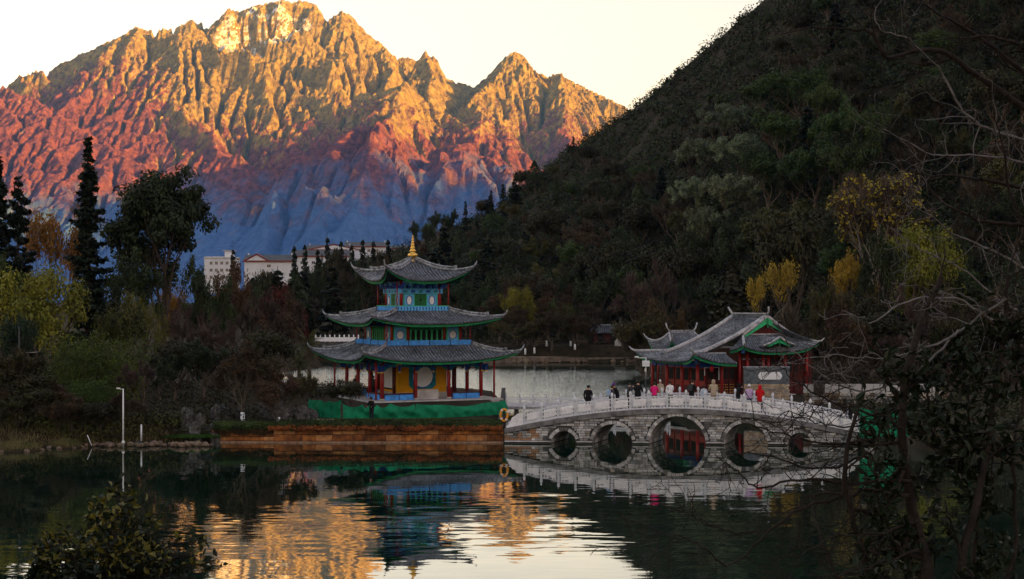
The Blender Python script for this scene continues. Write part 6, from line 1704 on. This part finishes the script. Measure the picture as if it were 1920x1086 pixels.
b = MB(); b.box((0, 0, .5), (1.9, .5, 1.3), 0, 0, .12); b.box((0, 0, 1.2), (1.4, .44, .3), 0, 0, .1); tag(b.build('stone_tablet', M_stone, None, (X(1163, 255), 255, gz(X(1163, 255), 255) - .1)), 'squat pale stone tablet on the far shore', 'stone')

# ================================================================== rocks
M_rock = mat('weathered_limestone', (.12, .118, .115), .9, .5, 2.5, bump=1.0, bscale=8, spec=.15, col2=(.035, .034, .034), rnd=.25, var2=.3, scale2=.8)
def rock_mesh(seed, jag=.35, sub=3, squash=.8, freq=1.3):
    bm = bmesh.new(); bmesh.ops.create_icosphere(bm, subdivisions=sub, radius=1.0); P_ = np.array([tuple(v.co) for v in bm.verts])
    n = fbm(P_[:, 0] * freq + seed * 3.1, P_[:, 1] * freq + P_[:, 2] * 1.7 * freq, 3, seed); r_ = ridged(P_[:, 0] * freq * 1.4 + P_[:, 2], P_[:, 1] * freq * 1.4 - P_[:, 2] * .8, 3, seed + 5)
    P_ = P_ * (1 + jag * n + jag * .9 * (r_ - .5))[:, None]; P_[:, 2] *= squash
    for v, c in zip(bm.verts, P_): v.co = c
    me = bpy.data.meshes.new('rock'); bm.to_mesh(me); bm.free(); return me
RK = [rock_mesh(i, .55, 3, 1.3, 1.6) for i in (1, 2, 3)]; RS = [rock_mesh(i, .35, 2, .7) for i in (4, 5, 6)]
for m in RK: m.materials.append(M_rock)
for m in RS: m.materials.append(M_rockb)
rg = random.Random(15)
def rocks(n, pxr, Dr, size, meshes, name, label, group, zoff=0.0, cat='rock', zfix=None):
    for i in range(n):
        px = rg.uniform(*pxr); D = rg.uniform(*Dr); x = X(px, D); s = rg.uniform(*size)
        o = link(name, rg.choice(meshes), None, None, (x, D, (gz(x, D) if zfix is None else zfix) + s * .3 + zoff), rg.random() * 6.28, (s * rg.uniform(.7, 1.2), s * rg.uniform(.7, 1.1), s * rg.uniform(.8, 1.4))); tag(o, label, cat, group)
rocks(16, (335, 420), (106.6, 109.2), (.28, .62), RK, 'rockery_stone', 'pitted grey limestone in the rockery by the green grass', 'front rockery stones')
rocks(16, (400, 560), (109.5, 113.5), (.3, .65), RK, 'rockery_stone', 'pitted grey limestone in the rockery behind the dark bank wall', 'rear rockery stones')
rocks(10, (560, 590), (109.5, 112), (.3, .6), RK, 'rockery_stone', 'pitted limestone at the end of the short netting', 'netting end rockery stones')
rocks(46, (160, 400), (104.2, 105.9), (.12, .30), RS, 'shore_stone', 'small brown stone lining the left waterside', 'waterside stones', zfix=.06)
rocks(12, (250, 300), (105.6, 106.6), (.14, .28), RK, 'shore_stone', 'small pale stone heaped at the white marker post', 'stones at the marker post')
rocks(40, (955, 1200), (251.4, 252.6), (.2, .5), RS, 'shore_stone', 'small stone at the foot of the far bank wall', 'far bank stones', zfix=.1)

# grass islets at the left and tufts
M_straw = leafm('dry_grass', (.21, .17, .085), (.09, .08, .035), tr=.1); M_grass = leafm('fresh_grass', (.07, .15, .02), (.03, .07, .012), tr=.15)
def tuft(n, seed, rx, ry, h, m, dome=0.0):
    rng = np.random.default_rng(seed); a = rng.random(n) * 6.28; q = np.sqrt(rng.random(n)); x = np.cos(a) * q * rx; y = np.sin(a) * q * ry; z = dome * (1 - q * q)
    L = h * rng.uniform(.5, 1.1, n); tl = rng.normal(size=(n, 2)) * .35; wv = .012 + .012 * rng.random(n); sa = rng.random(n) * 6.28; sx, sy = np.cos(sa) * wv, np.sin(sa) * wv
    B = np.stack([x, y, z], 1); E_ = B + np.stack([tl[:, 0] * L, tl[:, 1] * L, L], 1); S = np.stack([sx, sy, 0 * sx], 1)
    V = np.stack([B - S, B + S, E_ + S * .2, E_ - S * .2], 1).reshape(-1, 3); me = npmesh('grass', V, np.arange(len(V)).reshape(-1, 4)); me.materials.append(m); return me
def islet(px, py, wpx, label, seed):
    p = onz(px, py, 0.05); rx = wpx / F * p.y / 2; T = empty('grass_islet', (p.x, p.y, 0)); tag(T, label, 'islet')
    b = MB(); b.lathe([(1.0, -.4), (1.0, .02), (.85, .18), (.5, .34), (.02, .40)], (0, 0, 0), 20, sx=rx, sy=rx * .7); b.build('mound', M_ground, T); q = link('grass', tuft(1500, seed, rx * .95, rx * .66, .34, M_straw, .36), None, T); tag(q, kind='stuff')
    q = link('green_grass', tuft(350, seed + 1, rx * .5, rx * .4, .26, M_grass, .36), None, T, (rx * .35, -.1, 0)); tag(q, kind='stuff')
    for i in range(7): a = i * .9; s = random.Random(seed + i).uniform(.15, .3); o = link('edge_stone', RS[i % 3], None, T, (math.cos(a) * rx, math.sin(a) * rx * .7, .02), i, s)
islet(26, 843, 105, 'larger grassy islet at the left edge of the pool', 3); islet(124, 838, 62, 'smaller rocky islet with a dry grass tuft', 8)
o = link('lawn_grass', tuft(2600, 30, 2.2, .8, .16, M_grass, .1), None, None, (X(358, 107.6), 107.5, .42)); tag(o, 'fresh green grass patch at the foot of the rockery', 'grass', kind='stuff')
o = link('bank_grass', tuft(6000, 31, 8.2, 1.1, .22, M_grass, .0), None, None, (X(745, 110.2), 109.6, 1.40)); tag(o, 'thin green grass at the foot of the long netting', 'grass', kind='stuff')
def shore_tuft(n, seed, xr, yr, h, m):
    me = tuft(n, seed, .0, .0, h, m); rng = np.random.default_rng(seed); x = rng.uniform(*xr, n); y = rng.uniform(*yr, n); z = ground_z(x, y); z = np.where(z < .03, -3.0, z)
    co = np.empty(n * 12, np.float32); me.vertices.foreach_get('co', co); co = co.reshape(n, 4, 3) + np.stack([x, y, z], 1)[:, None, :]; me.vertices.foreach_set('co', co.astype(np.float32).ravel()); me.update(); return me
o = link('shore_grass', shore_tuft(12000, 32, (-42, -20), (102.5, 107.6), .42, M_straw), None, None); tag(o, 'dry grass along the left waterside', 'grass', kind='stuff')
# ivy and bedding plants hanging over the wall
def ivy(x0, x1, y, zt, n, seed, mats, name, label, drop=.5):
    rng = np.random.default_rng(seed); x = rng.uniform(x0, x1, n); d = rng.random(n) ** 1.3; lob = .55 + .45 * np.clip(gnoise(x * .8, x * 0, seed) + .6, 0, 1.2)
    C = np.stack([x, y - .02 - .13 * np.sin(np.pi * (1 - d)) + rng.normal(size=n) * .05, zt + .12 * rng.random(n) - d * drop * lob], 1); V, Fq = quads_from(C, rng.normal(size=(n, 3)) * .5 + np.array([0, -1, .4]), .10, .7, rng)
    o = link(name, npmesh(name, V, Fq), mats); tag(o, label, 'ivy', kind='stuff')
xi0, xi1 = X(402, 108), -.7; LM['redleaf'] = leafm('creeper_red', (.34, .085, .03), (.10, .03, .015))
ivy(xi0, xi1, 107.60, 1.44, 9000, 4, LM['green'], 'ivy', 'dark trailing plants over the island wall', .52)
ivy(xi0 + 4, xi1, 107.54, 1.24, 4200, 6, LM['redleaf'], 'red_creeper', 'rust red creeper leaves along the island wall', .40)
ivy(xi0, xi0 + 4.4, 107.80, 1.3, 1600, 9, LM['rust'], 'brown_creeper', 'brown creeper over the darker bank wall', .8)
# hedge line of low plants behind the wall
rng = np.random.default_rng(44); n = 420; C = np.stack([rng.uniform(xi0, xi1, n), rng.uniform(107.9, 108.7, n), 1.45 + rng.random(n) * .15], 1); V, Fq = clumps(C, .2, 12, .06, rng); tag(link('border_plants', npmesh('border_plants', V, Fq), LM['olived']), 'low dark border plants along the wall top', 'plants', kind='stuff')
# undergrowth on the left bank, far shore and right bank
def under(n, xr, yr, seed, m, name, label, s=.8, per=26, leaf=.13, hz=.4):
    rng = np.random.default_rng(seed); x = rng.uniform(*xr, n); y = rng.uniform(*yr, n); z = np.maximum(ground_z(x, y), hill_raw(x, y)[0]); k = z > .25; x, y, z = x[k], y[k], z[k]; S = s * rng.uniform(.5, 1.4, len(x))
    V, Fq = clumps(np.stack([x, y, z + S * hz], 1), S, per, leaf, rng); tag(link(name, npmesh(name, V, Fq), LM[m]), label, 'undergrowth', kind='stuff')
under(520, (-40, -19), (105.2, 110), 21, 'olived', 'bank_bushes', 'dull bushes crowding the left waterside', .75, 40, .10, .5); under(420, (-40, -22), (105.0, 109), 22, 'olive', 'bank_dry_bushes', 'olive dry bushes crowding the left waterside', .7, 40, .10, .5)
under(700, (-62, -17), (108.5, 150), 1, 'olived', 'undergrowth', 'dull undergrowth on the left bank', .9); under(260, (-70, -20), (108, 160), 2, 'brown', 'dry_undergrowth', 'brown dry undergrowth on the left bank', .9); under(420, (-80, -18), (150, 235), 3, 'dark', 'dark_undergrowth', 'dark bushes deep in the left wood', 1.8, 26, .2)
under(420, (-34, 60), (258.5, 300), 4, 'olived', 'shore_bushes', 'low olive bushes behind the far shore path', 1.4, 26, .2); under(320, (-34, 60), (258, 296), 5, 'brown', 'shore_scrub', 'brown bushes behind the far shore path', 1.3, 26, .2)
under(700, (24, 80), (140, 215), 6, 'brown', 'right_bank_scrub', 'brown scrub on the bank right of the hall', 1.4, 30, .16); under(500, (24, 85), (145, 215), 7, 'olived', 'right_bank_bushes', 'dull olive bushes on the bank right of the hall', 1.4, 30, .16)
under(1500, (28, 60), (60, 135), 8, 'olived', 'near_right_bushes', 'dull bushes on the near right bank', 1.0, 30, .13)

# ================================================================== right bank walls and netting
def embankment():
    D = 128.0; x0 = X(1508, D); T = empty('embankment_wall', (x0, D, 0)); tag(T, 'rough stone embankment wall right of the screen wall', 'wall'); rg = random.Random(12); z = .3; L = 12.0
    MB().box((L / 2, .35, 1.2), (L, .5, 2.0)).build('wall_core', M_mortar, T)
    while z < 2.2:
        x = 0; h = rg.uniform(.28, .4)
        while x < L: wd = rg.uniform(.4, .9); MB().box((x + wd / 2, .05 - rg.random() * .06, z + h / 2), (wd - .03, .2, h - .03), 0, 0, .05).build('wall_stone', rg.choice((M_rockb, M_block[0], M_block[2])), T); x += wd
        z += h
    MB().box((L / 2, .3, 2.75), (L, .25, .75)).build('parapet', M_bgrey, T)
    for i in range(6): MB().box((1 + i * 2.0, .16, 2.8), (.1, .06, .8)).build('parapet_joint', M_mortar, T)
embankment()
b = MB(); b.box((0, 0, .5), (.85, .55, 1.0), 0, 0, .03); b.box((0, 0, 1.04), (.95, .62, .08), 0, 0, .02); tag(b.build('litter_bin', M_soffit, None, (X(1536, 127.5), 127.5, 2.35)), 'dark box-shaped bin before the pale parapet', 'bin')
tarp([Vector((X(1612, 104), 104, .7)), Vector((X(1660, 103.4), 103.4, .8)), Vector((X(1705, 103), 103, .9))], 2.1, 'green netting sheet at the right end of the bridge', 9, .08)
# ================================================================== foreground plants
M_fleaf = mat('glossy_leaf', (.011, .022, .008), .5, .5, 6, spec=.25, col2=(.004, .009, .004), rnd=0, trans=.12); M_fleafy = mat('yellowing_leaf', (.17, .15, .02), .45, .4, 6, spec=.4, trans=.2, col2=(.06, .07, .012)); M_twig = mat('dark_twig', (.022, .018, .016), .85, .4, 12, bump=.6, spec=.15)
M_twigp = mat('pale_twig', (.13, .127, .13), .9, .4, 10, bump=.6, spec=.1)  # paler grey tone given to some of the branches
def true_leaves(C, Dr, size, rng, wid=.42, fold=.25):
    "pointed folded leaves: four triangles either side of the midrib"
    n = len(C); Dr = Dr / (np.linalg.norm(Dr, axis=1, keepdims=True) + 1e-9); a = rng.normal(size=(n, 3)) * .7 + np.array([0, 0, 1.0]); s = np.cross(Dr, a); s /= np.linalg.norm(s, axis=1, keepdims=True) + 1e-9; nn = np.cross(s, Dr)
    L = size * rng.uniform(.6, 1.25, (n, 1)); w_ = L * wid
    p0 = C; p1 = C + Dr * L * .4 - nn * L * .02; p2 = C + Dr * L - nn * L * .12
    l1 = C + Dr * L * .3 + s * w_ * .5 + nn * w_ * fold; l2 = C + Dr * L * .68 + s * w_ * .42 + nn * w_ * fold * .7; r1 = C + Dr * L * .3 - s * w_ * .5 + nn * w_ * fold; r2 = C + Dr * L * .68 - s * w_ * .42 + nn * w_ * fold * .7
    V = np.stack([p0, l1, l2, p2, r2, r1, p1], 1).reshape(-1, 3); b = np.arange(n)[:, None] * 7
    Fq = np.concatenate([b + np.array([[0, 6, 1, 1]]) * 0 + np.array([[0, 6, 2, 1]]), b + np.array([[6, 3, 2, 2]])[:, [0, 1, 2, 2]] * 0 + np.array([[6, 3, 3, 2]]), b + np.array([[0, 5, 4, 6]]), b + np.array([[6, 4, 3, 3]])], 0)
    Q = np.concatenate([b + np.array([[0, 6, 2, 1]]), b + np.array([[0, 5, 4, 6]])], 0); T3 = np.concatenate([b + np.array([[6, 3, 2]]), b + np.array([[6, 4, 3]])], 0)
    TT = np.concatenate([Q[:, [0, 1, 2]], Q[:, [0, 2, 3]], T3], 0); return V, TT
def wander(rg, p, d, ln, r, b, nodes, depth, droop=0.0, seg=6, wig=.22, kids=(3, 5), shrink=.52, ang=.8):
    pts = [p.copy()]; dd = d.normalized(); rr = [r]
    for i in range(seg):
        dd = (dd + Vector((rg.gauss(0, wig), rg.gauss(0, wig), rg.gauss(0, wig) - droop))).normalized(); pts.append(pts[-1] + dd * ln / seg); rr.append(max(.0016, r * (1 - .7 * (i + 1) / seg)))
    b.tube(pts, rr, 5 if r > .006 else 4, cap=False)
    for i in range(1, len(pts)): nodes.append((pts[i], (pts[i] - pts[i - 1]).normalized(), depth))
    if depth > 0:
        for k in range(rg.randint(*kids)):
            i = rg.randint(1, seg); ax = Vector((rg.gauss(0, 1), rg.gauss(0, 1) * .7, rg.gauss(0, 1))).normalized(); wander(rg, pts[i], dd * .55 + ax * ang, ln * shrink * rg.uniform(.6, 1.25), max(.002, rr[i] * .6), b, nodes, depth - 1, droop, max(3, seg - 1), wig, kids, shrink, ang)
def path(rg, pp, D0, D1, r0, r1, b, nodes, depth=2, ln=.5, kids=9, ang=.9, wig=.2, kk=(2, 4)):
    "a bough through given directions, with side shoots"
    pts = []; n = len(pp)
    for i, (px, py) in enumerate(pp): pts.append(at(px, py, D0 + (D1 - D0) * i / (n - 1) + rg.uniform(-.12, .12)))
    fine = []
    for i in range(n - 1):
        p0, p1, p2, p3 = pts[max(i - 1, 0)], pts[i], pts[i + 1], pts[min(i + 2, n - 1)]
        for t in np.linspace(0, 1, 5, endpoint=False): fine.append(.5 * ((2 * p1) + (p2 - p0) * t + (2 * p0 - 5 * p1 + 4 * p2 - p3) * t * t + (3 * p1 - p0 - 3 * p2 + p3) * t ** 3) + Vector((rg.gauss(0, .006), rg.gauss(0, .006), rg.gauss(0, .006))))
    fine.append(pts[-1]); m = len(fine); rr = [r0 + (r1 - r0) * (i / (m - 1)) ** .8 for i in range(m)]; b.tube(fine, rr, 7, cap=False)
    for i in range(2, m): nodes.append((fine[i], (fine[i] - fine[i - 1]).normalized(), depth))
    for k in range(kids):
        i = rg.randint(2, m - 1); d = (fine[i] - fine[i - 1]).normalized(); ax = Vector((rg.gauss(0, 1), rg.gauss(0, .6), rg.gauss(0, 1))).normalized(); wander(rg, fine[i], d * .6 + ax * ang, ln * rg.uniform(.5, 1.3), max(.003, rr[i] * .55), b, nodes, depth, 0.0, 6, wig, kk, .55, ang)
    return fine
def front_bush():
    rg = random.Random(21); rng = np.random.default_rng(21); D = 11.0; base = at(235, 1200, D); base.z = gz(base.x, D); T = empty('foreground_bush', base); tag(T, 'leafy dark bush with yellowing tips in front of the pool', 'bush'); b = MB(); nodes = []
    for (px, py, dd) in ((235, 930, 0), (180, 960, .2), (130, 1000, -.2), (105, 1030, .1), (345, 1040, .1), (120, 1060, -.3), (285, 960, .25), (330, 1000, -.25), (210, 1000, -.35), (270, 1010, .4), (160, 1040, .3), (310, 1050, .2), (240, 970, .3), (200, 940, -.2)):
        e = at(px, py + 50, D + dd); p0 = base + Vector((rg.uniform(-.12, .12), rg.uniform(-.1, .1), -.1)); v = e - p0
        pts = [p0 + v * t + Vector((math.sin(t * 3 + px) * .04, 0, math.sin(t * 5 + px) * .02)) for t in np.linspace(0, 1, 7)]; b.tube(pts, [.022, .020, .017, .014, .011, .008, .005], 6, cap=False)
        for i in range(3, 7):
            for k in range(5): ax = Vector((rg.gauss(0, 1), rg.gauss(0, 1), rg.gauss(.15, .7))).normalized(); wander(rg, pts[i], v.normalized() * .4 + ax, rg.uniform(.14, .30), .005, b, nodes, 1, 0, 4, .25, (2, 4), .6, .9)
    for pp in ([(290, 1040), (330, 1020), (370, 1018), (388, 1013)], [(280, 1060), (330, 1048), (372, 1050), (398, 1060)], [(120, 1010), (92, 1035), (60, 1045)], [(300, 1070), (350, 1064), (385, 1058)], [(100, 1070), (85, 1080), (70, 1076)]): path(rg, pp, D, D - .1, .007, .002, b, nodes, 1, .10, 7, .9, .25, (1, 3))
    st = b.build('stems', M_twig, T); st.location = -base
    n = len(nodes); N = np.array([tuple(q[0]) for q in nodes]); Dn = np.array([tuple(q[1]) for q in nodes]); right = 960 + F * N[:, 0] / N[:, 1] > 315
    keep = np.where(~right | (rng.random(n) < .12))[0]; sel = rng.choice(keep, 5600); C = N[sel] + rng.normal(size=(5600, 3)) * .014; Dd = Dn[sel] * .5 + rng.normal(size=(5600, 3)) * .7 + np.array([0, 0, .25])
    top = C[:, 2] > np.percentile(C[:, 2], 70); y = (rng.random(5600) < np.where(top, .40, .10))
    for nm, m, k in (('leaves', M_fleaf, ~y), ('yellow_leaves', M_fleafy, y)): V, Tq = true_leaves(C[k], Dd[k], .060, rng, .55); o = link(nm, npmesh(nm, V, Tq), m, T); o.location = -base; tag(o, kind='stuff')
front_bush()
def front_tree():
    rg = random.Random(33); rng = np.random.default_rng(33); D = 8.6; b = MB(); nodes = []; base = at(1745, 1300, D); base.z = gz(base.x, D); T = empty('foreground_tree', base); tag(T, 'dark near tree with glossy leaves and tangled low branches overhanging the pool', 'tree')
    tr = MB(); path(rg, [(1750, 1320), (1740, 1086), (1705, 930), (1690, 790), (1715, 640), (1765, 520)], D, D, .045, .016, tr, nodes, 2, .35, 10); path(rg, [(1750, 1320), (1790, 1100), (1840, 900), (1870, 700), (1890, 520)], D, D + .4, .035, .012, tr, nodes, 2, .35, 12); path(rg, [(1750, 1320), (1650, 1120), (1600, 980), (1585, 860), (1610, 760)], D, D - .3, .03, .009, tr, nodes, 2, .3, 12)
    for pp in ([(1800, 1150), (1830, 1000), (1800, 880), (1820, 760), (1790, 660)], [(1760, 1150), (1700, 1040), (1650, 960), (1640, 860), (1660, 780)], [(1860, 1200), (1905, 1000), (1900, 850), (1920, 720), (1900, 600)], [(1700, 1200), (1580, 1090), (1540, 1010), (1520, 930)], [(1840, 900), (1760, 840), (1740, 740), (1760, 660)]): path(rg, pp, D + .2, D + rg.uniform(-.4, .6), .016, .005, tr, nodes, 2, .32, 12)
    o = tr.build('trunk', M_twig, T); o.location = -base
    low = MB(); ln = []
    for pp, r in (([(1705, 930), (1640, 918), (1570, 935), (1500, 955), (1440, 995), (1372, 1062), (1325, 1030), (1285, 1008), (1235, 998)], .014), ([(1705, 900), (1600, 905), (1500, 900), (1420, 915), (1385, 885), (1340, 852)], .012), ([(1690, 830), (1600, 835), (1520, 828), (1450, 810), (1400, 790)], .010),
                  ([(1690, 800), (1610, 770), (1540, 745), (1500, 720), (1470, 690)], .010), ([(1700, 880), (1620, 860), (1540, 880), (1470, 862), (1400, 850), (1350, 862)], .010), ([(1440, 995), (1380, 1000), (1330, 985), (1300, 965), (1270, 960)], .006), ([(1720, 980), (1640, 1000), (1560, 1010), (1500, 1040), (1450, 1050)], .010),
                  ([(1700, 760), (1640, 790), (1580, 800), (1530, 790), (1480, 770)], .008), ([(1720, 1030), (1640, 1060), (1580, 1075), (1520, 1090)], .010)):
        path(rg, pp, D, D - .5, r, .0022, low, ln, 2, .24, 13, .9, .22, (1, 3))
    o = low.build('low_branches', M_twig, T); o.location = -base
    ar = MB(); an = []
    for pp, r in (([(1890, 560), (1800, 620), (1725, 692), (1650, 728), (1580, 726), (1530, 692), (1480, 650), (1455, 590)], .009), ([(1800, 620), (1720, 660), (1640, 672), (1560, 668), (1480, 680)], .008), ([(1860, 600), (1790, 560), (1700, 565), (1640, 600), (1590, 590)], .009)): path(rg, pp, D + .3, D - .2, r, .0025, ar, an, 2, .22, 11, .9, .22, (1, 3))
    o = ar.build('arched_branches', M_twigp, T); o.location = -base
    N = np.array([tuple(q[0]) for q in nodes + ln]); Dn = np.array([tuple(q[1]) for q in nodes + ln]); pxs = 960 + F * N[:, 0] / N[:, 1]; pys = Y0 + (HC - N[:, 2]) * F / N[:, 1]
    wgt = np.clip((pxs - 1590) / 190, 0, 1) * np.clip((pys - 520) / 120, 0, 1); k = np.where(rng.random(len(N)) < wgt)[0]; sel = rng.choice(k, 2900); C = N[sel] + rng.normal(size=(2900, 3)) * .012; Dd = Dn[sel] * .5 + rng.normal(size=(2900, 3)) * .65 + np.array([0, 0, .2])
    V, Tq = true_leaves(C, Dd, .066, rng, .5); o = link('leaves', npmesh('leaves', V, Tq), M_fleaf, T); o.location = -base; tag(o, kind='stuff')
front_tree()
def front_bare():
    rg = random.Random(44); D = 13.0; base = at(2120, 1100, D); base.z = gz(base.x, D); T = empty('foreground_bare_tree', base); tag(T, 'leafless pale branched tree reaching in from the upper right', 'tree')
    tr = MB(); nd = []; path(rg, [(2120, 1180), (2080, 800), (2040, 500), (2000, 250), (1960, 60), (1940, -80)], D, D, .12, .05, tr, nd, 2, .6, 6); o = tr.build('trunk', M_twig, T); o.location = -base
    dk = MB(); pl = MB()
    for pp, r, w_ in (([(2000, 250), (1920, 200), (1840, 150), (1775, 100), (1715, 95), (1665, 108), (1630, 62), (1580, 54), (1520, 52), (1465, 66)], .022, 0), ([(1990, 200), (1900, 120), (1820, 60), (1750, 20), (1690, -10)], .018, 0), ([(2010, 300), (1930, 265), (1850, 240), (1800, 200), (1760, 130), (1705, 75), (1650, 55), (1640, 10)], .016, 1),
                      ([(2020, 400), (1940, 360), (1860, 340), (1790, 330), (1720, 325), (1660, 300)], .014, 0), ([(2030, 480), (1950, 430), (1880, 420), (1800, 400), (1740, 350), (1720, 280), (1700, 230)], .015, 0), ([(2040, 560), (1950, 520), (1860, 470), (1790, 440), (1740, 400), (1700, 385)], .014, 1),
                      ([(2045, 620), (1950, 600), (1870, 560), (1800, 500), (1730, 470), (1660, 420)], .013, 1), ([(2040, 540), (1960, 470), (1900, 380), (1880, 280), (1860, 200)], .014, 0), ([(1980, 150), (1920, 90), (1860, 70), (1800, 72), (1740, 75)], .014, 0), ([(2000, 330), (1900, 300), (1820, 290), (1750, 290), (1690, 260), (1640, 230)], .012, 1), ([(2050, 700), (1960, 680), (1880, 640), (1820, 580), (1780, 540)], .012, 0)):
        path(rg, pp, D, D - .7, r * (1.1 if w_ else 1.7), .003, pl if w_ else dk, nd, 2, .42, 12, .85, .22, (2, 3))
    o = dk.build('dark_branches', M_twig, T); o.location = -base; o = pl.build('pale_branches', M_twigp, T); o.location = -base
front_bare()
